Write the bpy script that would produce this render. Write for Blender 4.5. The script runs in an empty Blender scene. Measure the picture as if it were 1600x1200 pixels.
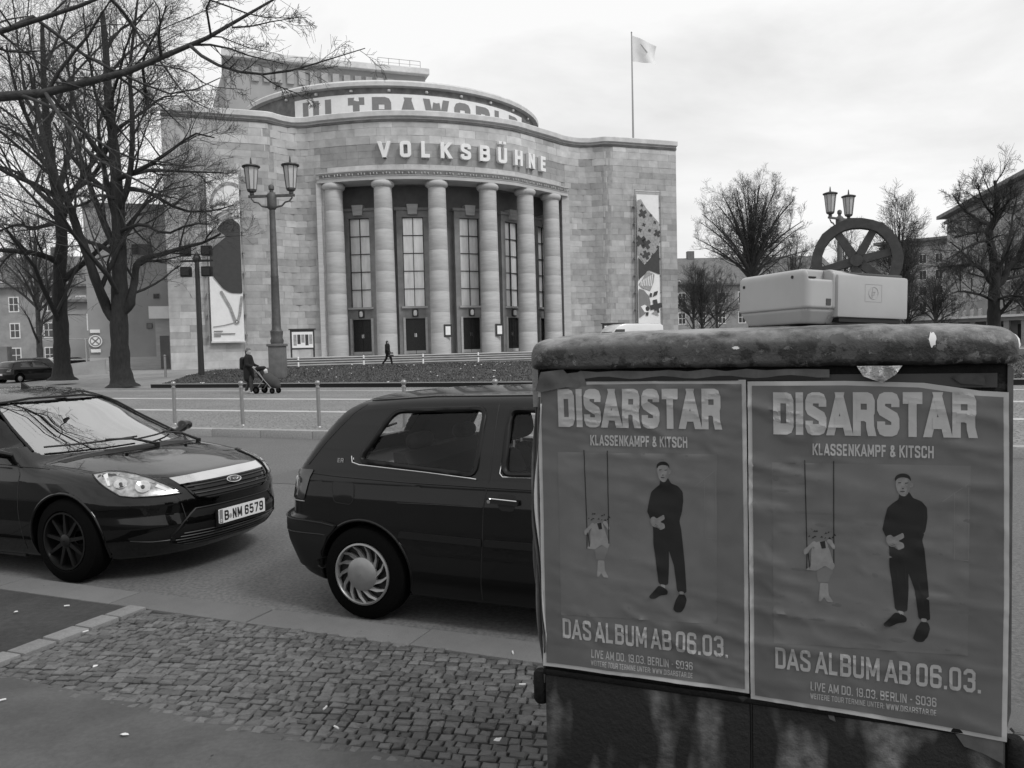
import bpy, bmesh, math, random
import numpy as np
from mathutils import Vector, Matrix
from mathutils.geometry import delaunay_2d_cdt
R_ = math.radians
random.seed(11); rng = np.random.default_rng(11)
SC = bpy.context.scene; COL = SC.collection
# ------------------------------------------------------------------ camera
cd = bpy.data.cameras.new("camera"); cam = bpy.data.objects.new("camera", cd); COL.objects.link(cam)
EYE = 1.53
cam.matrix_world = Matrix.Translation((0, 0, EYE)) @ Matrix.Rotation(R_(90-2.6), 4, 'X') @ Matrix.Rotation(R_(-1.37), 4, 'Z')
cd.sensor_width = 36; cd.lens = 1250/1600*36; cd.clip_start = .05; cd.clip_end = 3000
SC.camera = cam
# ------------------------------------------------------------------ sky, sun, exposure
SUN_EL, SUN_AZ = 48, 128          # azimuth: compass style, clockwise from +Y
w = bpy.data.worlds.new("World"); SC.world = w; w.use_nodes = True
nt = w.node_tree; nt.nodes.clear(); N = nt.nodes.new; L = nt.links.new
out = N('ShaderNodeOutputWorld'); bg = N('ShaderNodeBackground'); L(bg.outputs[0], out.inputs[0])
sky = N('ShaderNodeTexSky'); sky.sky_type = 'NISHITA'; sky.sun_disc = False; sky.sun_elevation = R_(SUN_EL); sky.sun_rotation = R_(SUN_AZ)
bw = N('ShaderNodeRGBToBW'); L(sky.outputs[0], bw.inputs[0])
tc = N('ShaderNodeTexCoord'); mp = N('ShaderNodeMapping'); mp.inputs['Scale'].default_value = (1.3, 1.3, 3.4); mp.inputs['Location'].default_value = (.7, .2, .35)
L(tc.outputs['Generated'], mp.inputs[0])
nz = N('ShaderNodeTexNoise'); nz.inputs['Scale'].default_value = 1.6; nz.inputs['Detail'].default_value = 7; nz.inputs['Roughness'].default_value = .55; nz.inputs['Distortion'].default_value = .35
L(mp.outputs[0], nz.inputs['Vector'])
cr = N('ShaderNodeValToRGB'); e = cr.color_ramp.elements
e[0].position = .30; e[0].color = (6.3, 6.3, 6.3, 1); e[1].position = .56; e[1].color = (8.9, 8.9, 8.9, 1)
L(nz.outputs['Fac'], cr.inputs[0])
mx = N('ShaderNodeMix'); mx.data_type = 'RGBA'; mx.inputs['Factor'].default_value = .93
L(bw.outputs[0], mx.inputs['A']); L(cr.outputs[0], mx.inputs['B']); L(mx.outputs['Result'], bg.inputs[0])
bg.inputs[1].default_value = .1
sd = bpy.data.lights.new("sun", 'SUN'); sd.energy = 1.5; sd.angle = R_(14); sd.color = (1, 1, 1)
sun = bpy.data.objects.new("sun", sd); COL.objects.link(sun)
az, el = R_(SUN_AZ), R_(SUN_EL)
sdir = Vector((math.sin(az)*math.cos(el), math.cos(az)*math.cos(el), math.sin(el)))
sun.rotation_euler = sdir.to_track_quat('Z', 'Y').to_euler()
vs = SC.view_settings; SC.display_settings.display_device = 'sRGB'
vs.view_transform = 'Standard'; vs.look = 'None'; vs.exposure = .2; vs.gamma = 1; vs.use_curve_mapping = False
SC.cycles.max_bounces = 6; SC.cycles.transparent_max_bounces = 12

# ------------------------------------------------------------------ materials
def mat(name, c, rough=.8, metal=0, var=0, vscale=2, bump=0, bscale=30, coat=0, attr=None, spec=.5, stain=0, sscale=.6, stretch=(1, 1, 1), ior=None, obj_rand=0, coat_rough=.03, thr=None):
    """grey principled material; var/stain: noise in the albedo, thr=(grey, scale, cut) hard-edged flaked patches"""
    m = bpy.data.materials.new(name); m.use_nodes = True; t = m.node_tree; n = t.nodes.new; l = t.links.new
    b = t.nodes['Principled BSDF']; b.inputs['Roughness'].default_value = rough; b.inputs['Metallic'].default_value = metal
    b.inputs['Coat Weight'].default_value = coat; b.inputs['Coat Roughness'].default_value = coat_rough; b.inputs['Specular IOR Level'].default_value = spec
    if ior: b.inputs['IOR'].default_value = ior
    b.inputs['Base Color'].default_value = (c, c, c, 1)
    cur = None
    def val(v):
        x = n('ShaderNodeValue'); x.outputs[0].default_value = v; return x.outputs[0]
    def mul(a, bb):
        x = n('ShaderNodeMath'); x.operation = 'MULTIPLY'; l(a, x.inputs[0])
        if hasattr(bb, 'is_linked') or not isinstance(bb, (int, float)): l(bb, x.inputs[1])
        else: x.inputs[1].default_value = bb
        return x.outputs[0]
    tcn = n('ShaderNodeTexCoord'); mpn = n('ShaderNodeMapping'); mpn.inputs['Scale'].default_value = stretch; l(tcn.outputs['Object'], mpn.inputs[0])
    def noise(sc, det=5, ro=.6):
        x = n('ShaderNodeTexNoise'); x.inputs['Scale'].default_value = sc; x.inputs['Detail'].default_value = det; x.inputs['Roughness'].default_value = ro
        l(mpn.outputs[0], x.inputs['Vector']); return x.outputs['Fac']
    def ramp(f, lo, hi, a=.3, bq=.7):
        x = n('ShaderNodeMapRange'); x.inputs[1].default_value = a; x.inputs[2].default_value = bq; x.inputs[3].default_value = lo; x.inputs[4].default_value = hi
        l(f, x.inputs[0]); return x.outputs[0]
    if var or stain or attr or obj_rand or thr:
        cur = val(c)
        if attr:
            a = n('ShaderNodeAttribute'); a.attribute_name = attr; cur = mul(cur, a.outputs['Fac'])
        if obj_rand:
            oi = n('ShaderNodeObjectInfo'); cur = mul(cur, ramp(oi.outputs['Random'], 1-obj_rand, 1+obj_rand, 0, 1))
        if var: cur = mul(cur, ramp(noise(vscale), 1-var, 1+var))
        if stain: cur = mul(cur, ramp(noise(sscale, 4, .7), 1-stain, 1, .38, .6))
        if thr:
            f = ramp(noise(thr[1], 8, .62), 0, 1, thr[2], thr[2]+.02)
            x = n('ShaderNodeMix'); x.data_type = 'FLOAT'; l(f, x.inputs[0]); l(cur, x.inputs[2]); x.inputs[3].default_value = thr[0]; cur = x.outputs[0]
        l(cur, b.inputs['Base Color'])
    if bump:
        bn = n('ShaderNodeBump'); bn.inputs['Strength'].default_value = min(1, bump); bn.inputs['Distance'].default_value = .02 if bscale < 60 else .006
        l(noise(bscale, 6, .65), bn.inputs['Height']); l(bn.outputs[0], b.inputs['Normal'])
    return m
def glass_mat(name, tint=.6, ior=1.5, thin=True, rough=0.0, boost=0.0):
    m = bpy.data.materials.new(name); m.use_nodes = True; t = m.node_tree; n = t.nodes.new; l = t.links.new
    t.nodes.remove(t.nodes['Principled BSDF']); o = t.nodes['Material Output']
    tr = n('ShaderNodeBsdfTransparent'); tr.inputs[0].default_value = (tint, tint, tint, 1)
    gl = n('ShaderNodeBsdfGlossy'); gl.inputs['Roughness'].default_value = rough; gl.inputs[0].default_value = (1, 1, 1, 1)
    # Schlick reflectance, the same from both sides of a thin pane
    ge = n('ShaderNodeNewGeometry'); dp = n('ShaderNodeVectorMath'); dp.operation = 'DOT_PRODUCT'; l(ge.outputs['Incoming'], dp.inputs[0]); l(ge.outputs['Normal'], dp.inputs[1])
    def mt(op, a, b_=None, cl=False):
        x = n('ShaderNodeMath'); x.operation = op; x.use_clamp = cl
        for i, q in enumerate((a, b_)):
            if q is None: continue
            if isinstance(q, (int, float)): x.inputs[i].default_value = q
            else: l(q, x.inputs[i])
        return x.outputs[0]
    f0 = ((ior-1)/(ior+1))**2+boost
    ad_ = mt('ADD', mt('MULTIPLY', mt('POWER', mt('SUBTRACT', 1., mt('ABSOLUTE', dp.outputs['Value'])), 5.), 1-f0), f0, True)
    mxs = n('ShaderNodeMixShader'); l(ad_, mxs.inputs[0]); l(tr.outputs[0], mxs.inputs[1]); l(gl.outputs[0], mxs.inputs[2]); l(mxs.outputs[0], o.inputs[0])
    return m
MT = {}
def MM(k, *a, **kw):
    if k not in MT: MT[k] = mat(k, *a, **kw)
    return MT[k]
MM('stone', .43, .9, var=.16, vscale=1.3, bump=.35, bscale=9, attr='tone', stain=.14, sscale=.35)
MM('stone_joint', .30, .95, var=.2, vscale=3)
MM('travertine', .47, .85, var=.07, vscale=2.2, bump=.3, bscale=3, stain=.14, sscale=.9, stretch=(.6, .6, 5))
MM('travertine_light', .50, .85, var=.12, vscale=2, bump=.3, bscale=8, stain=.15, attr='tone')
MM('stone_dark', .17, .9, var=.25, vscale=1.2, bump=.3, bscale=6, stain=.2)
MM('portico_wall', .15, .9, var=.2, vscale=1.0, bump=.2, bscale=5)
MM('cornice', .60, .8, var=.12, vscale=1.5, stain=.12)
MM('tower_wall', .30, .9, var=.12, vscale=.35, bump=.2, bscale=5)
MM('letter_white', .78, .6, var=.06, vscale=2)
MM('white_sign', .80, .5, var=.04, vscale=3, stain=.05)
MM('grey_print', .20, .6, var=.08, vscale=4)
MM('dark_print', .045, .6, var=.15, vscale=3)
MM('mid_print', .30, .6, var=.3, vscale=6)
MM('curtain', .88, .35, metal=.35, var=.18, vscale=.9, stretch=(3, 1, .6))
MM('door', .015, .4, var=.3, vscale=6)
MM('dark_metal', .03, .5, var=.2, vscale=8)
MM('lamp_metal', .085, .55, var=.25, vscale=5, bump=.2, bscale=40, stain=.2)
MM('lamp_plinth', .14, .9, var=.2, vscale=3, bump=.3, bscale=20)
MM('lamp_glass', .5, .35, var=.1, vscale=3)
MM('steel', .32, .35, metal=.7, var=.1, vscale=12)
MM('bark', .022, .95, var=.4, vscale=5, bump=.9, bscale=7, stretch=(2.5, 2.5, .6))
MM('bark_light', .055, .95, var=.4, vscale=5, bump=.6, bscale=9)
MM('twig', .042, .9)
MM('twig_far', .085, .9)
MM('bark_near', .045, .9, var=.45, vscale=14, bump=.8, bscale=40)
MM('asphalt', .128, .85, var=.38, vscale=38, bump=.6, bscale=160, stain=.10, sscale=1.1)
MM('asphalt_patch', .105, .85, var=.3, vscale=45, bump=.5, bscale=160)
MM('footpath', .086, .8, var=.14, vscale=45, bump=.35, bscale=120, stain=.32, sscale=2.2)
MM('dirt', .036, .9, var=.3, vscale=25, bump=.6, bscale=60, stain=.3, sscale=2)
MM('granite_kerb', .128, .8, var=.25, vscale=160, bump=.5, bscale=120, stain=.15, sscale=2, obj_rand=.12)
MM('granite_slab', .21, .8, var=.2, vscale=120, bump=.5, bscale=100, stain=.2, sscale=5, obj_rand=.15)
MM('cobble', .094, .48, var=.22, vscale=60, bump=.5, bscale=90, obj_rand=.38)
MM('cobble_mass', .094, .48, var=.22, vscale=60, bump=.5, bscale=90, attr='tone')
MM('cobble_bed', .034, .95, var=.35, vscale=40, bump=.7, bscale=90, stain=.3, sscale=2)
MM('lawn', .062, .95, var=.45, vscale=1.2, bump=.8, bscale=12, stain=.3, sscale=.3)
MM('grass_blade', .088, .9, attr='tone')
MM('path_light', .27, .9, var=.15, vscale=3, stain=.15, sscale=.5)
MM('plaster', .30, .9, var=.1, vscale=.6, stain=.15)
MM('plaster_light', .34, .9, var=.1, vscale=.6, stain=.12)
MM('roof_tile', .15, .9, var=.2, vscale=3, bump=.5, bscale=8)
MM('window_white', .72, .6)
MM('window_glass', .03, .08, spec=.8)
MM('paint_black', .0022, .2, coat=.8, spec=.1)
MM('paint_grey', .0048, .4, coat=.55, spec=.12, coat_rough=.05)
MM('plastic_black', .007, .5, spec=.3)
MM('lens_dark', .006, .12, coat=1)
MM('tyre', .0025, .9, spec=.08, bump=.3, bscale=60)
MM('rim_dark', .02, .35, metal=.6)
MM('hubcap', .26, .42, metal=.55, var=.12, vscale=10)
MM('chrome', .72, .12, metal=1)
MM('car_interior', .012, .9)
MM('seat_cloth', .02, .95, var=.2, vscale=20)
MM('dash', .10, .7)
MM('plate_white', .72, .45)
MM('ink_black', .006, .6)
MM('lens_inner', .42, .32, metal=.6, var=.5, vscale=22)
MM('lens_light', .75, .3)
MM('car_white', .72, .25, coat=1)
MM('car_silver', .35, .3, metal=.5, coat=1)
MM('skin', .32, .6)
MM('coat_cloth', .008, .95)
MM('hat_cloth', .13, .95)
MM('light_cloth', .55, .9)
MM('grey_cloth', .045, .9)
MM('shoe_white', .65, .6)
MM('poster', .105, .38, var=.07, vscale=9, stain=.10, sscale=4)
MM('poster_edge', .36, .5, var=.1, vscale=12)
MM('poster_panel', .115, .38, var=.13, vscale=7)
MM('poster_letter', .34, .5, var=.07, vscale=30)
MM('poster_letter_small', .31, .5)
MM('poster_black', .0035, .5)
MM('poster_skin', .17, .6, var=.2, vscale=80)
MM('poster_faint', .15, .5)
MM('poster_edge_dark', .13, .6)
MM('dark_print_faint', .010, .7)
MM('poster_light', .19, .6, var=.12, vscale=60)
MM('paper_old', .10, .8, var=.3, vscale=9, stain=.3, sscale=8)
MM('far_glass', .06, .1)
MM('cabinet', .004, .65, var=.5, vscale=16, bump=.4, bscale=50, thr=(.022, 9, .62), spec=.2)
MM('cabinet_lid', .010, .30, var=.7, vscale=22, bump=.45, bscale=70, stain=.5, sscale=9, thr=(.115, 27, .59), spec=.6)
MM('mid_dark', .04, .8, var=.4, vscale=30)
MM('spray', .012, .8, var=.4, vscale=30, stretch=(1, 1, .22), thr=(.012, 5, .5))
MM('window_surround', .25, .9, var=.15, vscale=1.5, stain=.15)
MM('foil', .5, .3, metal=.5, bump=1, bscale=50)
MM('printer', .38, .45, var=.03, vscale=6, stain=.04, sscale=8)
MM('printer_base', .20, .5, var=.05, vscale=6)
MM('printer_dark', .05, .4)
MM('sculpture', .042, .7, var=.3, vscale=4, bump=.4, bscale=20)
MM('litter', .62, .8); MM('leaf_dark', .03, .9)
MM('flag_cloth', .75, .9, var=.06, vscale=2)
GW = glass_mat('windscreen_glass', .55, 1.7, boost=.38)
GS = glass_mat('side_glass', .86, 1.32)
GD = glass_mat('dark_glass', .12, 1.5)
GC = glass_mat('lens_glass', .92, 1.45)

# ------------------------------------------------------------------ object helpers
def mesh(name, V_, F_, m=None, smooth=False):
    me = bpy.data.meshes.new(name)
    if isinstance(V_, np.ndarray) and isinstance(F_, np.ndarray):
        me.vertices.add(len(V_)); me.vertices.foreach_set('co', V_.astype(np.float32).ravel())
        k = F_.shape[1]; me.loops.add(F_.size); me.loops.foreach_set('vertex_index', F_.astype(np.int32).ravel())
        me.polygons.add(len(F_)); me.polygons.foreach_set('loop_start', np.arange(0, F_.size, k, dtype=np.int32))
        me.update(calc_edges=True)
    else:
        me.from_pydata([tuple(map(float, v)) for v in V_], [], [tuple(int(i) for i in f) for f in F_]); me.update()
    if m is not None: me.materials.append(MT[m] if isinstance(m, str) else m)
    if smooth: me.polygons.foreach_set('use_smooth', np.ones(len(me.polygons), dtype=bool))
    return me
def tag(o, label=None, cat=None, group=None, kind=None):
    if label: o['label'] = label
    if cat: o['category'] = cat
    if group: o['group'] = group
    if kind: o['kind'] = kind
    return o
def link(name, me, parent=None, **kw):
    o = bpy.data.objects.new(name, me); COL.objects.link(o)
    if parent is not None: o.parent = parent
    return tag(o, **kw)
def ob(name, V_, F_, m=None, parent=None, smooth=False, **kw):
    return link(name, mesh(name, V_, F_, m, smooth), parent, **kw)
def empty(name, loc=(0, 0, 0), rz=0, **kw):
    o = bpy.data.objects.new(name, None); COL.objects.link(o); o.location = loc; o.rotation_euler = (0, 0, rz); o.empty_display_size = .2
    return tag(o, **kw)
def copy_tree(o, parent=None):
    c = o.copy(); COL.objects.link(c)
    if parent is not None: c.parent = parent
    for ch in [x for x in bpy.data.objects if x.parent == o and x != c]: copy_tree(ch, c)
    return c
class MB:
    """collects shapes into one mesh"""
    def __init__(s): s.v = []; s.f = []; s.t = []
    def add(s, v, f, tone=None):
        k = len(s.v); s.v += [tuple(p) for p in v]; s.f += [tuple(i+k for i in q) for q in f]
        s.t += [tone]*len(v)
        return s
    def box(s, x0, x1, y0, y1, z0, z1, M=None, tone=None, ch=0):
        if ch:
            bm = bmesh.new(); bmesh.ops.create_cube(bm, size=1)
            for q in bm.verts: q.co = Vector(((x0+x1)/2+q.co.x*(x1-x0), (y0+y1)/2+q.co.y*(y1-y0), (z0+z1)/2+q.co.z*(z1-z0)))
            bmesh.ops.bevel(bm, geom=bm.edges[:], offset=ch, segments=2, profile=.6, affect='EDGES')
            v = [q.co.copy() for q in bm.verts]; f = [[a.index for a in p.verts] for p in bm.faces]; bm.free()
        else:
            v = [Vector(p) for p in ((x0,y0,z0),(x1,y0,z0),(x1,y1,z0),(x0,y1,z0),(x0,y0,z1),(x1,y0,z1),(x1,y1,z1),(x0,y1,z1))]
            f = [(0,3,2,1),(4,5,6,7),(0,1,5,4),(1,2,6,5),(2,3,7,6),(3,0,4,7)]
        if M is not None: v = [M @ p for p in v]
        return s.add(v, f, tone)
    def lathe(s, prof, n=16, M=None, cap=True, tone=None):
        v = []; f = []
        for r, z in prof:
            for i in range(n):
                a = 2*math.pi*i/n; v.append(Vector((r*math.cos(a), r*math.sin(a), z)))
        for j in range(len(prof)-1):
            for i in range(n):
                f.append((j*n+i, j*n+(i+1)%n, (j+1)*n+(i+1)%n, (j+1)*n+i))
        if cap: f.append(tuple(range(n-1, -1, -1))); f.append(tuple((len(prof)-1)*n+i for i in range(n)))
        if M is not None: v = [M @ p for p in v]
        return s.add(v, f, tone)
    def tube(s, pts, r, n=6, cap=True, closed=False):
        P = [Vector(p) for p in pts]; rs = r if hasattr(r, '__len__') else [r]*len(P); v = []; f = []; m_ = len(P)
        up = Vector((0, 0, 1)); prev = None
        for i, p in enumerate(P):
            a = P[(i-1) % m_] if (closed or i > 0) else p; b = P[(i+1) % m_] if (closed or i < m_-1) else p
            d = (b-a).normalized()
            if prev is None:
                ref = up if abs(d.z) < .9 else Vector((1, 0, 0)); x = d.cross(ref).normalized()
            else: x = (prev - d*prev.dot(d)).normalized()
            prev = x; y = d.cross(x)
            for k in range(n):
                t = 2*math.pi*k/n; v.append(p + (x*math.cos(t)+y*math.sin(t))*rs[i])
        for i in range(m_ if closed else m_-1):
            j = (i+1) % m_
            for k in range(n): f.append((i*n+k, i*n+(k+1)%n, j*n+(k+1)%n, j*n+k))
        if cap and not closed: f.append(tuple(range(n-1, -1, -1))); f.append(tuple((m_-1)*n+k for k in range(n)))
        return s.add(v, f)
    def prism(s, pts, axis, h, M=None):
        """pts 2-D outline extruded: axis 'y' -> (x,z) outline thick in y from h[0] to h[1]; 'z' -> (x,y) outline"""
        k = len(pts)
        mk = (lambda p, q: Vector((p[0], q, p[1]))) if axis == 'y' else ((lambda p, q: Vector((p[0], p[1], q))) if axis == 'z' else (lambda p, q: Vector((q, p[0], p[1]))))
        v = [mk(p, h[0]) for p in pts]+[mk(p, h[1]) for p in pts]
        f = [tuple(range(k)), tuple(range(2*k-1, k-1, -1))]+[(i, i+k, (i+1) % k+k, (i+1) % k) for i in range(k)]
        if M is not None: v = [M @ p for p in v]
        return s.add(v, f)
    def build(s, name, m, parent=None, smooth=False, angle=None, **kw):
        me = mesh(name, s.v, s.f, m, smooth)
        bm = bmesh.new(); bm.from_mesh(me); bmesh.ops.recalc_face_normals(bm, faces=bm.faces[:]); bm.to_mesh(me); bm.free()
        if any(t is not None for t in s.t):
            a = me.attributes.new('tone', 'FLOAT', 'POINT'); a.data.foreach_set('value', np.array([1. if t is None else t for t in s.t], dtype=np.float32))
        if smooth and angle is None: angle = 40
        if angle: me.polygons.foreach_set('use_smooth', np.ones(len(me.polygons), dtype=bool)); me.set_sharp_from_angle(angle=R_(angle))
        return link(name, me, parent, **kw)
def box(name, x0, x1, y0, y1, z0, z1, m, parent=None, ch=0, **kw):
    return MB().box(x0, x1, y0, y1, z0, z1, ch=ch).build(name, m, parent, angle=35 if ch else None, **kw)

# street frame: s along the street (to the right), t across it (away from the camera)
UX, VX = Vector((.922, -.387, 0)), Vector((.387, .922, 0)); STREET = math.atan2(-.387, .922)
def W(s, t, z=0): return UX*s+VX*t+Vector((0, 0, z))

# ------------------------------------------------------------------ value noise + surface nets (for bodies)
def vnoise(p, seed=0):
    p = np.asarray(p, float); i = np.floor(p).astype(np.int64); f = p-i; f = f*f*(3-2*f)
    def h(a):
        n_ = np.zeros(a.shape[:-1], dtype=np.int64)+seed*7919
        for k in range(a.shape[-1]): n_ = (n_*374761393+a[..., k]*668265263) & 0xffffffff; n_ = ((n_ ^ (n_ >> 13))*1274126177) & 0xffffffff
        return ((n_ ^ (n_ >> 16)) & 0xffff)/65535.
    D = p.shape[-1]; r = 0
    for c in range(2**D):
        o = np.array([(c >> k) & 1 for k in range(D)]); wgt = 1
        for k in range(D): wgt = wgt*(f[..., k] if o[k] else 1-f[..., k])
        r = r+wgt*h(i+o)
    return r
def smin(a, b, k): h = np.clip(.5+.5*(b-a)/k, 0, 1); return b*(1-h)+a*h-k*h*(1-h)
def smax(a, b, k): return -smin(-a, -b, k)
def nets(f, lo, hi, res, newton=2, normal_eps=.004):
    lo = np.array(lo, float); n = np.ceil((np.array(hi)-lo)/res).astype(int)+1
    ax = [lo[k]+res*np.arange(n[k]) for k in range(3)]
    Fv = np.empty(n, dtype=np.float32)
    for i0 in range(0, n[0], 40):
        X, Y, Z = np.meshgrid(ax[0][i0:i0+40], ax[1], ax[2], indexing='ij'); Fv[i0:i0+40] = f(X, Y, Z)
    S = Fv < 0
    cx, cy, cz = n[0]-1, n[1]-1, n[2]-1
    cnt = np.zeros((cx, cy, cz), dtype=np.int8); acc = np.zeros((cx, cy, cz, 3), dtype=np.float32)
    def sl(o): return tuple(slice(o[k], o[k]+(cx, cy, cz)[k]) for k in range(3))
    for a in range(3):
        b, c = [k for k in range(3) if k != a]
        for ob_ in (0, 1):
            for oc in (0, 1):
                o0 = [0, 0, 0]; o0[b] = ob_; o0[c] = oc; o1 = list(o0); o1[a] = 1
                A, B = Fv[sl(o0)], Fv[sl(o1)]; cr_ = (A < 0) != (B < 0)
                t = np.where(cr_, A/np.where(cr_, A-B, 1), 0)
                cnt += cr_
                acc[..., a] += np.where(cr_, t, 0); acc[..., b] += cr_*ob_; acc[..., c] += cr_*oc
    act = cnt > 0; idx = -np.ones((cx, cy, cz), dtype=np.int64); idx[act] = np.arange(act.sum())
    cells = np.argwhere(act); P = lo+res*(cells+acc[act]/cnt[act][:, None])
    quads = []
    for a in range(3):
        b, c = (a+1) % 3, (a+2) % 3
        s0 = [slice(None)]*3; s1 = [slice(None)]*3; s0[a] = slice(0, -1); s1[a] = slice(1, None)
        A, B = S[tuple(s0)], S[tuple(s1)]
        e_ = np.argwhere(A != B); e_ = e_[(e_[:, b] > 0) & (e_[:, c] > 0) & (e_[:, b] < n[b]-1) & (e_[:, c] < n[c]-1)]
        fl = A[tuple(e_.T)]
        def q(db, dc):
            k = e_.copy(); k[:, b] -= db; k[:, c] -= dc; return idx[tuple(k.T)]
        Q = np.stack([q(1, 1), q(0, 1), q(0, 0), q(1, 0)], 1); Q[~fl] = Q[~fl][:, ::-1]
        quads.append(Q)
    Q = np.concatenate(quads); Q = Q[(Q >= 0).all(1)]
    def grad(P_, e_=1e-3):
        g = np.empty_like(P_)
        for k in range(3):
            d = np.zeros(3); d[k] = e_; a_ = P_+d; b_ = P_-d
            g[:, k] = (f(*a_.T)-f(*b_.T))/(2*e_)
        return g
    for _ in range(newton):
        g = grad(P); v = f(*P.T); g2 = (g*g).sum(1)+1e-6
        st = -(v/g2)[:, None]*g; ln = np.linalg.norm(st, axis=1); k = np.minimum(1, .6*res/np.maximum(ln, 1e-9)); P = P+st*k[:, None]
    g = grad(P, normal_eps); nn = g/np.maximum(np.linalg.norm(g, axis=1), 1e-9)[:, None]
    return P, Q, nn
def net_ob(name, f, lo, hi, res, m, parent=None, newton=2, **kw):
    P, Q, nn = nets(f, lo, hi, res, newton); me = mesh(name, P, Q, m, True)
    me.normals_split_custom_set_from_vertices([tuple(v) for v in nn])
    return link(name, me, parent, **kw)
def capsules(C_, k=.03):
    """smooth union of tapered capsules [(p, q, r1, r2)]"""
    def f(x, y, z):
        r = None
        for p, q, a, b in C_:
            d = [q[i]-p[i] for i in range(3)]; L2 = sum(c*c for c in d)+1e-9
            t = np.clip(((x-p[0])*d[0]+(y-p[1])*d[1]+(z-p[2])*d[2])/L2, 0, 1)
            v = np.sqrt((x-p[0]-t*d[0])**2+(y-p[1]-t*d[1])**2+(z-p[2]-t*d[2])**2)-(a+(b-a)*t)
            r = v if r is None else smin(r, v, k)
        return r
    return f

# ------------------------------------------------------------------ patches: 2-D outlines carried onto surfaces
def patch(name, outline, fn, off, m, parent=None, step=.05, skirt=.01, holes=(), smooth=True, **kw):
    """outline (2-D) filled and mapped by fn(P[n,2]) -> (pos, nrm); raised by off, with a skirt going down"""
    out_ = [Vector(p) for p in outline]; V2 = list(out_); F2 = [list(range(len(out_)))]
    xs = [p[0] for p in outline]; ys = [p[1] for p in outline]; inner = []
    poly = np.array(outline, float)
    if step:
        gx = np.arange(min(xs)+step/2, max(xs), step); gy = np.arange(min(ys)+step/2, max(ys), step)
        if len(gx)*len(gy) < 60000 and len(gx) and len(gy):
            G = np.array(np.meshgrid(gx, gy)).reshape(2, -1).T; d = poly_sd(poly, G[:, 0], G[:, 1]); G = G[d < -step*.35]; inner = [Vector(p) for p in G.tolist()]
    # subdivide outline
    o2 = []
    for i in range(len(out_)):
        a, b = out_[i], out_[(i+1) % len(out_)]; k = max(1, int((b-a).length/step)) if step else 1
        for j in range(k): o2.append(a+(b-a)*(j/k))
    nO = len(o2); V2 = o2+inner
    r = delaunay_2d_cdt(V2, [], [list(range(nO))], 1, 1e-6)
    v2, tris = r[0], r[2]; P2 = np.array([(p.x, p.y) for p in v2]); pos, nr = fn(P2); top = pos+nr*off
    V_ = [tuple(p) for p in top]; F_ = [tuple(t) for t in tris]
    if skirt:
        ed = {}
        for t in F_:
            for i in range(len(t)):
                a, b = t[i], t[(i+1) % len(t)]; ed[(a, b)] = 1
        k = len(V_); V_ += [tuple(p) for p in top-nr*skirt]
        F_ += [(b, a, a+k, b+k) for (a, b) in ed if (b, a) not in ed]
    me = mesh(name, V_, F_, m)
    bm = bmesh.new(); bm.from_mesh(me); bmesh.ops.recalc_face_normals(bm, faces=bm.faces[:]); bm.to_mesh(me); bm.free()
    # orient by the first face
    nrm = Vector(nr[tris[0][0]]) if len(tris) else Vector((0, 0, 1))
    if len(me.polygons) and me.polygons[0].normal.dot(nrm) < 0: me.flip_normals()
    if smooth: me.polygons.foreach_set('use_smooth', np.ones(len(me.polygons), dtype=bool)); me.set_sharp_from_angle(angle=R_(40))
    return link(name, me, parent, **kw)
def poly_sd(poly, x, y):
    x = np.asarray(x, float); y = np.asarray(y, float); d = np.full(x.shape, 1e9); s = np.ones(x.shape)
    n = len(poly)
    for i in range(n):
        a = poly[i]; b = poly[i-1]; ex, ey = b[0]-a[0], b[1]-a[1]; wx, wy = x-a[0], y-a[1]
        t = np.clip((wx*ex+wy*ey)/(ex*ex+ey*ey+1e-12), 0, 1); d = np.minimum(d, (wx-ex*t)**2+(wy-ey*t)**2)
        c1 = y >= a[1]; c2 = y < b[1]; c3 = ex*wy > ey*wx; s = np.where((c1 & c2 & c3) | (~c1 & ~c2 & ~c3), -s, s)
    return s*np.sqrt(d)
def rounded(pts, r, n=4):
    """round the corners of a closed 2-D outline"""
    o = []; k = len(pts)
    for i in range(k):
        p, a, b = Vector(pts[i]), Vector(pts[i-1]), Vector(pts[(i+1) % k]); ra = min(r, (a-p).length*.45, (b-p).length*.45)
        A = p+(a-p).normalized()*ra; B = p+(b-p).normalized()*ra
        for j in range(n+1):
            t = j/n; o.append(tuple(A*(1-t)**2+p*2*t*(1-t)+B*t*t))
    return o

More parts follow.
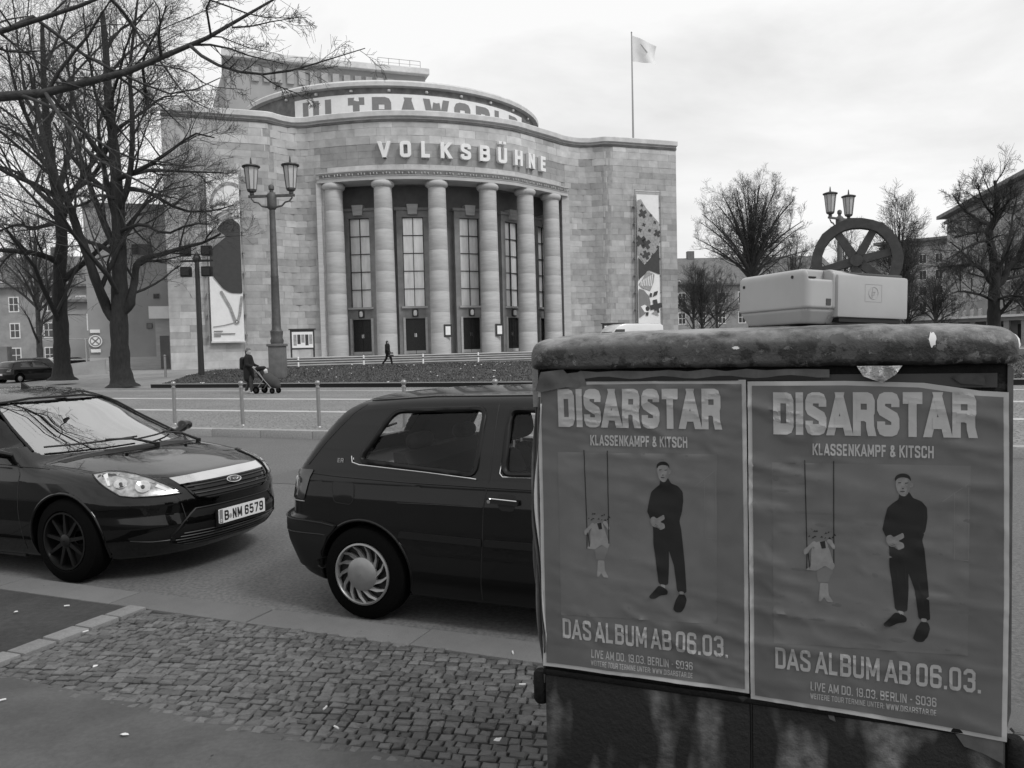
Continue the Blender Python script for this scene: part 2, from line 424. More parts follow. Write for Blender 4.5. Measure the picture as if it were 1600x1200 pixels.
# ------------------------------------------------------------------ lettering: condensed bold stroke letters, cap height 1
def _g():
    w = .46; a = 0.; b = 1.; c = .12
    G = {}
    rr = lambda x0, x1, y0, y1, k=.13: [(x0+k, y0), (x1-k, y0), (x1-k*.3, y0+k*.3), (x1, y0+k), (x1, y1-k), (x1-k*.3, y1-k*.3), (x1-k, y1), (x0+k, y1), (x0+k*.3, y1-k*.3), (x0, y1-k), (x0, y0+k), (x0+k*.3, y0+k*.3)]
    G['O'] = ([('c', rr(0, w, a, b))], w); G['0'] = G['O']
    G['D'] = ([('c', [(0, a), (w-c, a), (w-c*.3, a+c*.3), (w, a+c), (w, b-c), (w-c*.3, b-c*.3), (w-c, b), (0, b)])], w)
    G['I'] = ([('o', [(0, -.1), (0, 1.1)])], 0.)
    G['1'] = ([('o', [(.16, -.1), (.16, 1.1)]), ('o', [(.16, .93), (0, .8)])], .16)
    S = [(w, .72), (w, b-c), (w-c*.3, b-c*.3), (w-c, b), (c, b), (c*.3, b-c*.3), (0, b-c), (0, .68), (.03, .62), (w-.03, .40), (w, .33), (w, c), (w-c*.3, c*.3), (w-c, a), (c, a), (c*.3, c*.3), (0, c), (0, .28)]
    G['S'] = ([('o', S)], w)
    G['A'] = ([('o', [(-.06, -.1), (.24, 1.06)]), ('o', [(.24, 1.06), (.54, -.1)]), ('o', [(.08, .25), (.40, .25)])], .48)
    P_ = [(0, .46), (w-c, .46), (w-c*.3, .46+c*.3), (w, .46+c), (w, b-c), (w-c*.3, b-c*.3), (w-c, b), (0, b)]
    G['P'] = ([('o', [(0, -.1), (0, 1.1)]), ('o', P_)], w)
    G['R'] = ([('o', [(0, -.1), (0, 1.1)]), ('o', P_), ('o', [(w*.6, .46), (w-.03, .36), (w-.02, .1), (w+.03, -.1)])], w)
    G['B'] = ([('o', [(0, -.1), (0, 1.1)]), ('o', [(0, .53), (w-c, .53), (w, .62), (w, b-c), (w-c*.3, b-c*.3), (w-c, b), (0, b)]), ('o', [(0, .53), (w-c, .53), (w+.01, .43), (w+.01, c), (w-c*.3, c*.3), (w-c, a), (0, a)])], w)
    G['T'] = ([('o', [(-.1, b), (w+.06, b)]), ('o', [(w/2-.02, b), (w/2-.02, -.1)])], w-.04)
    G['K'] = ([('o', [(0, -.1), (0, 1.1)]), ('o', [(.02, .42), (w+.02, 1.1)]), ('o', [(.16, .58), (w+.04, -.1)])], w)
    G['L'] = ([('o', [(0, 1.1), (0, a), (w-.04, a)])], w-.08)
    G['E'] = ([('o', [(w-.04, b), (0, b), (0, a), (w-.04, a)]), ('o', [(0, .52), (w-.08, .52)])], w-.06)
    G['F'] = ([('o', [(w-.04, b), (0, b), (0, -.1)]), ('o', [(0, .52), (w-.08, .52)])], w-.06)
    G['N'] = ([('o', [(0, -.1), (0, 1.1)]), ('o', [(w, -.1), (w, 1.1)]), ('o', [(0, 1.06), (w, -.06)])], w)
    G['M'] = ([('o', [(0, -.1), (0, 1.1)]), ('o', [(.6, -.1), (.6, 1.1)]), ('o', [(0, 1.08), (.3, .12)]), ('o', [(.3, .12), (.6, 1.08)])], .6)
    G['W'] = ([('o', [(-.04, 1.1), (.17, -.06)]), ('o', [(.17, -.06), (.34, 1.0)]), ('o', [(.34, 1.0), (.51, -.06)]), ('o', [(.51, -.06), (.72, 1.1)])], .68)
    G['V'] = ([('o', [(-.05, 1.1), (.24, -.08)]), ('o', [(.24, -.08), (.53, 1.1)])], .48)
    G['U'] = ([('o', [(0, 1.1), (0, c), (c*.3, c*.3), (c, a), (w-c, a), (w-c*.3, c*.3), (w, c), (w, 1.1)])], w)
    G['H'] = ([('o', [(0, -.1), (0, 1.1)]), ('o', [(w, -.1), (w, 1.1)]), ('o', [(0, .52), (w, .52)])], w)
    G['C'] = ([('o', [(w, .70), (w, b-c), (w-c*.3, b-c*.3), (w-c, b), (c, b), (c*.3, b-c*.3), (0, b-c), (0, c), (c*.3, c*.3), (c, a), (w-c, a), (w-c*.3, c*.3), (w, c), (w, .30)])], w)
    G['6'] = ([('o', [(w, .74), (w, b-c), (w-c*.3, b-c*.3), (w-c, b), (c, b), (c*.3, b-c*.3), (0, b-c), (0, c), (c*.3, c*.3), (c, a), (w-c, a), (w-c*.3, c*.3), (w, c), (w, .44), (w-c, .55), (0, .55)])], w)
    G['9'] = ([('o', [(w-x, 1-y) for x, y in G['6'][0][0][1]])], w)
    G['3'] = ([('o', [(0, .78), (0, b-c), (c, b), (w-c, b), (w, b-c), (w, .62), (w-c, .53), (.14, .53)]), ('o', [(w-c, .53), (w, .43), (w, c), (w-c, a), (c, a), (0, c), (0, .24)])], w)
    G['5'] = ([('o', [(w, b), (0, b), (0, .56), (w-c, .60), (w, .5), (w, c), (w-c, a), (c, a), (0, c), (0, .22)])], w)
    G['7'] = ([('o', [(-.08, b), (w, b), (w, .86), (.14, -.1)])], w)
    G['2'] = ([('o', [(0, .74), (0, b-c), (c, b), (w-c, b), (w, b-c), (w, .62), (0, .1), (0, a), (w, a)])], w)
    G['8'] = ([('c', rr(0, w, .54, b)), ('c', rr(0, w, a, .54))], w)
    G['.'] = ([('o', [(.0, -.1), (.0, .08)])], .0)
    G[','] = ([('o', [(.0, -.1), (.03, .08)])], .03); G[':'] = ([('o', [(0, -.1), (0, .08)]), ('o', [(0, .5), (0, .66)])], 0.)
    G['-'] = ([('o', [(0, .45), (.26, .45)])], .26)
    G['&'] = ([('o', [(w+.05, a), (.06, .74), (.08, b-.04), (.2, b), (.32, b-.04), (.34, .76), (.02, .36), (0, .12), (.1, a), (.28, a), (w-.02, .42)])], w+.03)
    G['Ü'] = ([G['U'][0][0], ('o', [(.06, 1.22), (.06, 1.4)]), ('o', [(w-.06, 1.22), (w-.06, 1.4)])], w)
    return G
GL = _g()
def _clip(q, y0, y1):
    for s_, lim in ((1, y0), (-1, -y1)):
        o = []
        for i in range(len(q)):
            a, b = q[i], q[(i+1) % len(q)]; ia, ib = s_*a[1] >= lim, s_*b[1] >= lim
            if ia: o.append(a)
            if ia != ib:
                t = (lim-s_*a[1])/(s_*(b[1]-a[1])); o.append((a[0]+(b[0]-a[0])*t, a[1]+(b[1]-a[1])*t))
        q = o
        if len(q) < 3: return []
    return q
def glyph_quads(ch, wt):
    """list of strokes; each stroke a list of 2-D quads; centre lines are inset so the cap height stays 1"""
    if ch not in GL: return [], .25
    strokes, wd = GL[ch]; res = []; h = wt/2
    for kind, pts in strokes:
        pts = list(pts)
        if kind == 'o':
            for e0, e1 in ((0, 1), (-1, -2)):
                y = pts[e0][1]
                if (-.2 < y < -.02) or (1.02 < y < 1.15):
                    d = Vector(pts[e0])-Vector(pts[e1]); d = d/abs(d.y)*.4 if abs(d.y) > 1e-6 else d; pts[e0] = (pts[e0][0]+d.x, pts[e0][1]+d.y)
        hi = 1.5 if min(p[1] for p in pts) > 1.1 else 1.
        P = [(x+h, (h+(1-wt)*y) if hi == 1. else y) for x, y in pts]; n = len(P); cl = kind == 'c'; Ls = []
        for i in range(n):
            a = P[i-1] if (cl or i > 0) else None; b = P[(i+1) % n] if (cl or i < n-1) else None; p = P[i]
            def nd(u, v): d = Vector((v[0]-u[0], v[1]-u[1])).normalized(); return Vector((-d.y, d.x))
            if a is None: m = nd(p, b)*h
            elif b is None: m = nd(a, p)*h
            else:
                n1, n2 = nd(a, p), nd(p, b); m = (n1+n2)
                if m.length < .3: m = n1*h
                else: m.normalize(); m = m*(h/max(.45, m.dot(n1)))
            Ls.append(((p[0]+m.x, p[1]+m.y), (p[0]-m.x, p[1]-m.y)))
        qs = []
        for i in range(n if cl else n-1):
            A, B = Ls[i], Ls[(i+1) % n]; q = _clip([A[0], B[0], B[1], A[1]], 0., hi)
            if len(q) > 2: qs.append(q)
        res.append(qs)
    return res, wd+wt
def text_layout(s, wt, gap=.1, space=.24):
    x = 0; L_ = []
    for ch in s:
        if ch == ' ': x += space; continue
        st, wd = glyph_quads(ch, wt); L_.append((ch, x, st)); x += wd+gap
    return L_, x-gap
def text_obs(name, s, fn, x0, x1, z0, h, wt, m, parent, depth=0, per_letter=False, gap=.1, off=.001, space=.24, sub=1):
    """letters written from x0 to x1 (baseline z0, cap height h) in the 2-D space of fn"""
    lay, wd = text_layout(s, wt, gap, space); k = (x1-x0)/wd; mbs = []
    mb = MB(); flat = [] 
    for ci, (ch, x, st) in enumerate(lay):
        if per_letter: mb = MB()
        for si, qs in enumerate(st):
            for q in qs:
                P = np.array([(x0+(x+p[0])*k, z0+p[1]*h) for p in q])
                if sub > 1: flat.append((P, off+si*.0003)); continue
                pos, nr = fn(P); o = off+si*(.0003 if depth == 0 else .004)
                n = len(q); top = pos+nr*(o+depth)
                if depth:
                    mb.add([tuple(v) for v in top]+[tuple(v) for v in pos+nr*o*.2], [tuple(range(n)), tuple(range(2*n-1, n-1, -1))]+[(i, (i+1) % n, (i+1) % n+n, i+n) for i in range(n)])
                else: mb.add([tuple(v) for v in top], [tuple(range(n))])
        if per_letter: mb.build(name, m, parent)
    if sub > 1:
        bm = bmesh.new()
        for P, o in flat: bm.faces.new([bm.verts.new((p[0], p[1], o)) for p in P])
        for _ in range(4):
            ed = [e_ for e_ in bm.edges if e_.calc_length() > .011]
            if not ed: break
            bmesh.ops.triangulate(bm, faces=bm.faces[:]); ed = [e_ for e_ in bm.edges if e_.calc_length() > .011]; bmesh.ops.subdivide_edges(bm, edges=ed, cuts=1)
        bm.verts.ensure_lookup_table(); bm.verts.index_update(); A_ = np.array([tuple(v.co) for v in bm.verts]); pos, nr = fn(A_[:, :2]); pos = pos+nr*A_[:, 2:3]
        mb.add([tuple(p) for p in pos], [[v.index for v in f.verts] for f in bm.faces]); bm.free()
    return None if per_letter else mb.build(name, m, parent)
# ================================================================== GROUND
def gz(t):
    k = min(1, max(0, (t-29)/16)); return .5*k*k*(3-2*k)
def sheet(name, poly, z, m, step=None, thick=0, **kw):
    """flat sheet given by an (s,t) outline"""
    P = [W(s, t, z) for s, t in poly]; k = len(P)
    return ob(name, P, [tuple(range(k))], m, kind='structure', **kw)
ss = [-900, -300, -120, -80, -60, -50, -45, -40, -30, -20, -10, 0, 20, 50, 120, 300, 900]; tt = [-200, -20, 3.6, 12.7, 28.9, 28.95, 30, 31, 32, 33, 34, 35, 36, 38, 40, 42, 45, 60, 100, 300, 1200]
V_ = [W(s, t, (gz(t)-.03) if t > 28.91 else -.20) for t in tt for s in ss]; n_ = len(ss)
ob('ground', V_, [(j*n_+i, j*n_+i+1, (j+1)*n_+i+1, (j+1)*n_+i) for j in range(len(tt)-1) for i in range(n_-1)], 'path_light', kind='structure', smooth=True)
sheet('road', [(-150, 3.7), (60, 3.7), (60, 12.75), (-150, 12.75)], -.135, 'asphalt')
sheet('footpath', [(-60, -25), (40, -25), (40, 2.55), (-60, 2.55)], 0, 'footpath')
sheet('pavement_bed', [(-3.96, 2.5), (40, 2.5), (40, 3.6), (-3.96, 3.6)], -.014, 'cobble_bed')
sheet('dirt_strip', [(-60, 2.5), (-4.03, 2.5), (-4.03, 3.6), (-60, 3.6)], -.008, 'dirt')
# kerbs made of single stones
def kerb_row(name, t0, t1, z0, z1, s0, s1, ln, m, first=0.):
    base = box(name, 0, 1, 0, 1, 0, 1, m, kind='structure')
    me = base.data; bb = MB(); bb.v = [tuple(W(s, t, z)) for s, t, z in ((s0, t0+.03, z0), (s1, t0+.03, z0), (s1, t1-.03, z0), (s0, t1-.03, z0), (s0, t0+.03, z1-.03), (s1, t0+.03, z1-.03), (s1, t1-.03, z1-.03), (s0, t1-.03, z1-.03))]
    for i, v in enumerate(me.vertices): v.co = bb.v[i]
    me.update()
    unit = MB().box(.004, ln-.004, 0, t1-t0, z0, z1, ch=.012).build('kerb_stone', m, angle=35).data
    bpy.data.objects.remove([o for o in bpy.data.objects if o.data == unit][0])
    s = s0+first
    while s < s1:
        o = link('kerb_stone', unit, base); o.location = W(s, t0+random.uniform(-.004, .004), random.uniform(-.004, .003)); o.rotation_euler = (0, 0, STREET+random.uniform(-.003, .003)); s += ln
    return base
kerb_row('near_kerb', 3.55, 3.80, -.24, .0, -14.95, 6, 1.07, 'granite_kerb')
MM('granite_far', .30, .8, var=.2, vscale=30, obj_rand=.12, bump=.3, bscale=60)
kerb_row('far_kerb', 12.65, 12.88, -.24, .02, -32, 12, 1.25, 'granite_far')
# light slabs between dirt strip and cobbles
sl = box('paving_slabs', 0, 1, 0, 1, 0, 1, 'dirt', kind='structure')
for i, v in enumerate(sl.data.vertices): x, y, z = v.co; v.co = W(-4.06+.12*x, 2.55+1.0*y, -.12+.09*z)
for i in range(5):
    a = 2.56+i*.2; o = MB().box(-.068, .068, .005, .190, -.10, .012, ch=.008).build('slab', 'granite_slab', sl, angle=35)
    o.location = W(-4.0+random.uniform(-.006, .006), a, random.uniform(-.003, .004)); o.rotation_euler = (0, 0, STREET+random.uniform(-.05, .05))
# near cobbles
def cobble_mesh(seed):
    r = random.Random(seed); a, b = .5, .5; q = [(-a, -b), (a, -b), (a, b), (-a, b)]; j = lambda k: r.uniform(-k, k)
    base = [(x+j(.07), y+j(.09), -1) for x, y in q]; mid = [(x*.98+j(.02), y*.98+j(.02), -.16) for x, y, z in base]; top = [(x*.80+j(.05), y*.78+j(.05), j(.12)) for x, y, z in mid]
    V_ = base+mid+top+[(j(.05), j(.05), .08)]
    F_ = [(i, (i+1) % 4, (i+1) % 4+4, i+4) for i in range(4)]+[(i+4, (i+1) % 4+4, (i+1) % 4+8, i+8) for i in range(4)]+[(i+8, (i+1) % 4+8, 12) for i in range(4)]
    return V_, F_
CB = [mesh('cobble', *cobble_mesh(i), 'cobble') for i in range(10)]
pav = bpy.data.objects['pavement_bed']; stones = []
th = R_(13); ca, sa = math.cos(th), math.sin(th)
v = -3.0; row = 0
while v < 6:
    hgt = random.uniform(.045, .055); u = -8+random.uniform(0, .1)
    while u < 8:
        ln = random.choice((.045, .052, .058, .065, .078)); uu = u+ln/2; vv = v+hgt/2+.006*math.sin(u*3+row)
        s = uu*ca-vv*sa; t = 1.2+uu*sa+vv*ca
        if -3.93 < s < 3.2 and 2.50 < t < 3.54:
            stones.append((s, t, ln-.006, hgt-.006))
        u += ln
    v += hgt; row += 1
stones.sort(key=lambda q: (W(q[0], q[1])-Vector((0, 0, 0))).length)
# those hidden behind the cabinet are not worth an object of their own
vis = [q for q in stones if not (-.95 < q[0] < .55 and q[1] > 2.2)]
hid = [q for q in stones if (-.95 < q[0] < .55 and q[1] > 2.2)]
mass = MB()
def cz(q): return .004*math.sin(q[0]*2.1)+random.uniform(-.003, .004)
for i, q in enumerate(vis[:300]):
    o = link('cobble', CB[random.randrange(10)], pav); o.location = W(q[0], q[1], cz(q)); o.scale = (q[2], q[3], .032); o.rotation_euler = (random.uniform(-.05, .05), random.uniform(-.05, .05), STREET+th+random.uniform(-.08, .08)+(math.pi if random.random() < .5 else 0))
for q in vis[300:]+hid:
    Vc, Fc = cobble_mesh(random.randrange(1000)); M = Matrix.Translation(W(q[0], q[1], cz(q))) @ Matrix.Rotation(STREET+th+random.uniform(-.08, .08), 4, 'Z')
    mass.add([M @ Vector((x*q[2], y*q[3], z*.032)) for x, y, z in Vc], Fc, random.uniform(.62, 1.38))
o = mass.build('cobbles', 'cobble_mass', pav); tag(o, kind='stuff')
# far pavement with two lines of light slabs
m = mat('far_cobble', .25, .8, var=.22, vscale=14, stain=.15, sscale=.4); t_ = m.node_tree
vo = t_.nodes.new('ShaderNodeTexVoronoi'); vo.feature = 'DISTANCE_TO_EDGE'; vo.inputs['Scale'].default_value = 8.5; tcx = t_.nodes.new('ShaderNodeTexCoord'); t_.links.new(tcx.outputs['Object'], vo.inputs['Vector'])
mr = t_.nodes.new('ShaderNodeMapRange'); mr.inputs[2].default_value = .12; t_.links.new(vo.outputs['Distance'], mr.inputs[0])
bq = t_.nodes.new('ShaderNodeBump'); bq.inputs['Strength'].default_value = 1; bq.inputs['Distance'].default_value = .03; t_.links.new(mr.outputs[0], bq.inputs['Height']); t_.links.new(bq.outputs[0], t_.nodes['Principled BSDF'].inputs['Normal'])
MT['far_cobble'] = m
sheet('far_pavement', [(-60, 12.8), (60, 12.8), (60, 28.9), (-60, 28.9)], 0, 'far_cobble')
MM('pale_slab', .42, .8, var=.12, vscale=6, obj_rand=.1)
for nm, t0, wd in (('slab_line', 16.8, .42), ('slab_line', 21.3, .5), ('slab_line', 26.2, .3)):
    base = sheet(nm, [(-45, t0), (25, t0), (25, t0+wd), (-45, t0+wd)], .003, 'stone_joint'); unit = mesh('slab', *(lambda q: (q.v, q.f))(MB().box(.006, .994, .004, wd-.004, .002, .007)), 'pale_slab')
    for k in range(70): o = link('slab', unit, base); o.location = W(-45+k, t0); o.rotation_euler = (0, 0, STREET)
# lawn edging: dark low wall with a pale top
le = box('lawn_edging', 0, 1, 0, 1, 0, 1, 'plastic_black', kind='structure')
for i, v in enumerate(le.data.vertices): x, y, z = v.co; v.co = W(-31+100*x, 28.82+.12*y, -.05+.22*z)
pc = box('edging_cap', 0, 1, 0, 1, 0, 1, 'granite_far', le)
for i, v in enumerate(pc.data.vertices): x, y, z = v.co; v.co = W(-31+100*x, 28.80+.17*y, .172+.03*z)
# lawn
lp = np.array([(-31, 28.95), (-33.5, 32), (-37, 37), (-39.6, 42), (-37.5, 43.8), (-33, 45.3), (-12, 60.5), (10, 66), (90, 66), (90, 28.95)], float)
def lawn_fn(P):
    z = np.array([gz(t) for t in P[:, 1]])+.0; s, t = P[:, 0], P[:, 1]
    z = z+.08*(vnoise(np.stack([s*.25, t*.25], 1), 3)-.3)
    pos = np.stack([UX.x*s+VX.x*t, UX.y*s+VX.y*t, z], 1); return pos, np.tile([0, 0, 1.], (len(s), 1))
patch('lawn', lp.tolist(), lawn_fn, .03, 'lawn', step=1.6, skirt=.12, kind='structure')
# blades
nb = 70000
s = rng.uniform(-40, 8, nb); t = 28.98+22*rng.random(nb)**1.5; k = poly_sd(lp, s, t) < -.02; s, t = s[k], t[k]
pos, _ = lawn_fn(np.stack([s, t], 1)); nb = len(s); a = rng.uniform(0, 2*math.pi, nb); h = rng.uniform(.03, .09, nb); wd = rng.uniform(.02, .05, nb)
d = np.stack([np.cos(a)*wd, np.sin(a)*wd, np.zeros(nb)], 1); tip = np.stack([rng.normal(0, .03, nb), rng.normal(0, .03, nb), h], 1); pos[:, 2] += .025
me = mesh('grass', np.stack([pos-d, pos+d, pos+tip], 1).reshape(-1, 3), np.arange(nb*3).reshape(-1, 3), 'grass_blade')
at = me.attributes.new('tone', 'FLOAT', 'POINT'); at.data.foreach_set('value', np.repeat(rng.uniform(.35, 1.6, nb), 3).astype(np.float32))
link('grass', me, label='short winter grass of the lawn before the theatre', kind='stuff')
nl = 260; s = rng.uniform(-37, 6, nl); t = rng.uniform(29, 46, nl); k = poly_sd(lp, s, t) < -.1; s, t = s[k], t[k]; pos, _ = lawn_fn(np.stack([s, t], 1)); q = []
mbl = MB()
for p in pos:
    r = random.uniform(.03, .06); a = random.uniform(0, 6.3); mbl.add([(p[0]+r*math.cos(a+b), p[1]+r*math.sin(a+b), p[2]+.11+.02*math.sin(3*b)) for b in (0, 1.6, 3.1, 4.7)], [(0, 1, 2, 3)])
mbl.build('fallen_leaves', 'litter', kind='stuff')

# ================================================================== THEATRE (local frame: x along the front, -y towards the square)
TH = empty('theatre', (-25.56, 60.12, 0), math.atan2(.334, .942), label='large stone theatre with a bowed columned front and rooftop drum across the square', cat='theatre')
FA = [(0, 0), (7.3, 0), (7.75, -.12), (8.15, -.45), (8.8, -.85), (9.5, -1.08), (10.4, -.86), (11.6, 0), (13.87, 1.45), (16.2, 2.6), (18.55, 3.22), (21, 3.42), (23.6, 3.25), (26.5, 2.65), (28.85, 1.45), (31.2, .15), (32.9, -.8), (34.4, -1.1), (35.3, -.9), (36, -.45), (36.45, -.12), (36.9, 0), (43.7, 0)]
fx = np.array([p[0] for p in FA]); fb = np.array([p[1] for p in FA])
def pchip(x, y, q):
    h = np.diff(x); dl = np.diff(y)/h; d = np.zeros(len(x))
    for i in range(1, len(x)-1):
        if dl[i-1]*dl[i] > 0: w1, w2 = 2*h[i]+h[i-1], h[i]+2*h[i-1]; d[i] = (w1+w2)/(w1/dl[i-1]+w2/dl[i])
    d[0], d[-1] = dl[0], dl[-1]
    q = np.clip(q, x[0], x[-1]); i = np.clip(np.searchsorted(x, q)-1, 0, len(x)-2); t = (q-x[i])/h[i]
    return y[i]*(1+2*t)*(1-t)**2+d[i]*h[i]*t*(1-t)**2+y[i+1]*t*t*(3-2*t)+d[i+1]*h[i]*t*t*(t-1)
AA = np.linspace(0, 43.7, 1200); BB = pchip(fx, fb, AA)
SS = np.concatenate([[0], np.cumsum(np.hypot(np.diff(AA), np.diff(BB)))]); SL = SS[-1]
def fpt(s, off=0.):
    """arc length -> plan point (x, y) of the front, pushed out by off"""
    a = np.interp(s, SS, AA); b = np.interp(s, SS, BB); e_ = .15; da = np.interp(s+e_, SS, AA)-np.interp(s-e_, SS, AA); db = np.interp(s+e_, SS, BB)-np.interp(s-e_, SS, BB)
    l = np.hypot(da, db); nx, nb_ = -db/l, da/l   # outward normal in (a,b)
    return a+nx*off, -(b+nb_*off), nx, -nb_
def s_of(a): return float(np.interp(a, AA, SS))
def facade_fn(P):
    x, y, nx, ny = fpt(P[:, 0]); return np.stack([x, y, P[:, 1]], 1), np.stack([nx, ny, np.zeros(len(x))], 1)
def strip(name, m, s0, s1, prof, n=160, parent=TH, smooth=True, closed=False):
    """profile [(off,z)] swept along the front"""
    S_ = np.linspace(s0, s1, n); V_ = []; F_ = []; k = len(prof)
    for s in S_:
        for o_, z in prof: x, y, _, _ = fpt(s, o_); V_.append((float(x), float(y), z))
    for i in range(n-1):
        for j in range(k if closed else k-1): F_.append((i*k+j, i*k+(j+1) % k, (i+1)*k+(j+1) % k, (i+1)*k+j))
    if closed: F_ += [tuple(range(k)), tuple(range(n*k-1, n*k-k-1, -1))]
    o = MB().add(V_, F_).build(name, m, parent, angle=30 if smooth else None); return o
sP0, sP1 = s_of(11.55), s_of(32.75)
# backing walls (mortar) and the solid behind
strip('wall_core', 'stone_joint', 0, sP0, [(-.02, .3), (-.02, 19.5), (-.5, 19.5)], 80)
strip('wall_core', 'stone_joint', sP1, SL, [(-.02, .3), (-.02, 19.5), (-.5, 19.5)], 80)
strip('wall_core', 'stone_joint', sP0, sP1, [(-1.2, 14.86), (-.02, 14.86), (-.02, 19.5), (-.5, 19.5)], 120)
body = MB().box(0, .3, .05, 34, .3, 19.4).box(43.4, 43.7, .05, 34, .3, 19.4).box(0, 43.7, 34, 34.3, .3, 19.4).build('side_wall', 'tower_wall', TH)
top = [(float(a), float(-b)+.1) for a, b in zip(AA[::12], BB[::12])]
MB().prism(top+[(43.7, 34), (0, 34)], 'z', (19.1, 19.45)).build('roof', 'stone_dark', TH)
# ashlar blocks
blocks = []
def rows(z0, z1, h): 
    n = max(1, round((z1-z0)/h)); return [(z0+(z1-z0)*i/n, z0+(z1-z0)*(i+1)/n) for i in range(n)]
def lay(s0, s1, z0, z1, h, l0, l1, tone, tv, proud=(0, .012)):
    for a, b in rows(z0, z1, h):
        s = s0; 
        while s < s1-.02:
            l = random.uniform(l0, l1); e_ = min(s1, s+l)
            if s1-e_ < .35: e_ = s1
            blocks.append((s, e_, a, b, tone*(1+random.gauss(0, tv)), random.uniform(*proud))); s = e_
for s0, s1 in ((0, sP0-.05), (sP1+.05, SL)):
    lay(s0, s1, .35, 1.75, .7, 1.2, 2.2, 1.12, .06); lay(s0, s1, 1.75, 17.65, .52, .7, 1.9, .95, .115)
lay(sP0-.05, sP1+.05, 16.05, 17.65, .53, .8, 1.9, .74, .05)
lay(0, SL, 17.65, 19.5, .62, .9, 2.0, 1.14, .10, (.01, .03))
def block_mb(mb, q):
    s0, s1, z0, z1, tone, pr = q; g = .006; k = 2 if (s1-s0) > .9 else 1; o = []
    for s in np.linspace(s0+g, s1-g, k+1):
        x, y, nx, ny = fpt(s, pr); x2, y2, _, _ = fpt(s, -.03); o.append([(float(x), float(y), z0+g), (float(x), float(y), z1-g), (float(x2), float(y2), z0+g), (float(x2), float(y2), z1-g)])
    v = [p for c in o for p in c]; f = []
    for i in range(k): a = i*4; f += [(a, a+4, a+5, a+1), (a+1, a+5, a+7, a+3), (a+2, a+6, a+4, a)]
    f += [(0, 1, 3, 2), (k*4, k*4+2, k*4+3, k*4+1)]
    return mb.add(v, f, tone)
cam2 = Vector((0, 0, 1.5)); MW = TH.matrix_basis
def size_key(q):
    x, y, nx, ny = fpt((q[0]+q[1])/2); p = MW @ Vector((float(x), float(y), (q[2]+q[3])/2)); nn_ = MW.to_3x3() @ Vector((float(nx), float(ny), 0)); d = cam2-p
    return -(q[1]-q[0])*(q[3]-q[2])*max(0, nn_.dot(d))/d.length**3
blocks.sort(key=size_key)
for q in blocks[:300]: block_mb(MB(), q).build('stone_block', 'stone', TH)
mb = MB()
for q in blocks[300:]: block_mb(mb, q)
tag(mb.build('stone_blocks', 'stone', TH), kind='stuff')
# cornice
strip('cornice', 'cornice', 0.0, SL, [(-.4, 19.46), (.05, 19.46), (.10, 19.62), (.34, 19.70), (.36, 20.06), (.30, 20.12), (-.45, 20.14)], 220)
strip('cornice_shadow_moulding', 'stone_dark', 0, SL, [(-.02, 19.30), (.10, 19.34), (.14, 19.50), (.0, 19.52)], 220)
# architrave over the columns, ledge above
strip('architrave', 'travertine', s_of(11.3), s_of(33.0), [(-1.9, 14.85), (.22, 14.85), (.22, 15.12), (.27, 15.14), (.27, 15.46), (.36, 15.52), (.36, 15.60), (-.02, 15.66)], 140)
strip('frieze_relief', 'stone_dark', s_of(11.5), s_of(32.8), [(.255, 15.18), (.285, 15.2), (.285, 15.42), (.255, 15.44)], 140)
fm = MB()
for k in range(24):
    s = s_of(11.8)+k*(s_of(32.5)-s_of(11.8))/23; 
    for dz, dd in ((.0, .0), (.1, .25), (.0, .5)):
        x, y, nx, ny = fpt(s+dd, .30); fm.lathe([(.01, -.09), (.05, -.05), (.06, .05), (.01, .10)], 5, Matrix.Translation((float(x), float(y), 15.3+dz*.3)), cap=False)
fm.build('frieze_ornament', 'travertine', TH)
lb = MB(); s = s_of(12.0)
while s < s_of(32.3):
    e_ = min(s_of(32.3), s+random.uniform(1.5, 2.4)); block_mb(lb, (s, e_, 15.62, 16.03, random.uniform(.92, 1.1), .05)); s = e_
lb.build('ledge_stones', 'travertine_light', TH)
# portico inside
inner = [(10.9, 1.6), (12.6, 2.0), (14.65, 1.16), (16.7, .3), (18.72, -.23), (21, -.6), (23.32, -.62), (25.4, -.1), (27.41, .75), (29.4, 1.8), (31.31, 2.9), (33.6, 4.0)]
IX = np.array([p[0] for p in inner]); IY = np.array([p[1] for p in inner])
ia = np.linspace(10.9, 33.6, 60); iy = pchip(IX, IY, ia)
V_ = []; F_ = []
for a, y in zip(ia, iy): V_ += [(a, y, .5), (a, y, 14.9)]
F_ = [(2*i, 2*i+2, 2*i+3, 2*i+1) for i in range(59)]
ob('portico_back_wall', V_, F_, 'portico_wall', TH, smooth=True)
ceil = [(float(a), float(y)) for a, y in zip(ia, iy)]; fr = [(float(fpt(s, -.1)[0]), float(fpt(s, -.1)[1])) for s in np.linspace(s_of(33.0), s_of(11.3), 50)]
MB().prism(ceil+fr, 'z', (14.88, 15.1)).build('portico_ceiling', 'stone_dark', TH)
for a, sgn in ((11.45, 1), (32.85, -1)):
    x, y, _, _ = fpt(s_of(a), 0); MB().prism([(float(x)-.35, float(y)-.02), (float(x)+.35, float(y)-.02), (float(x)+.35, float(y)+4), (float(x)-.35, float(y)+4)], 'z', (.6, 14.9)).build('portico_side_wall', 'travertine', TH)
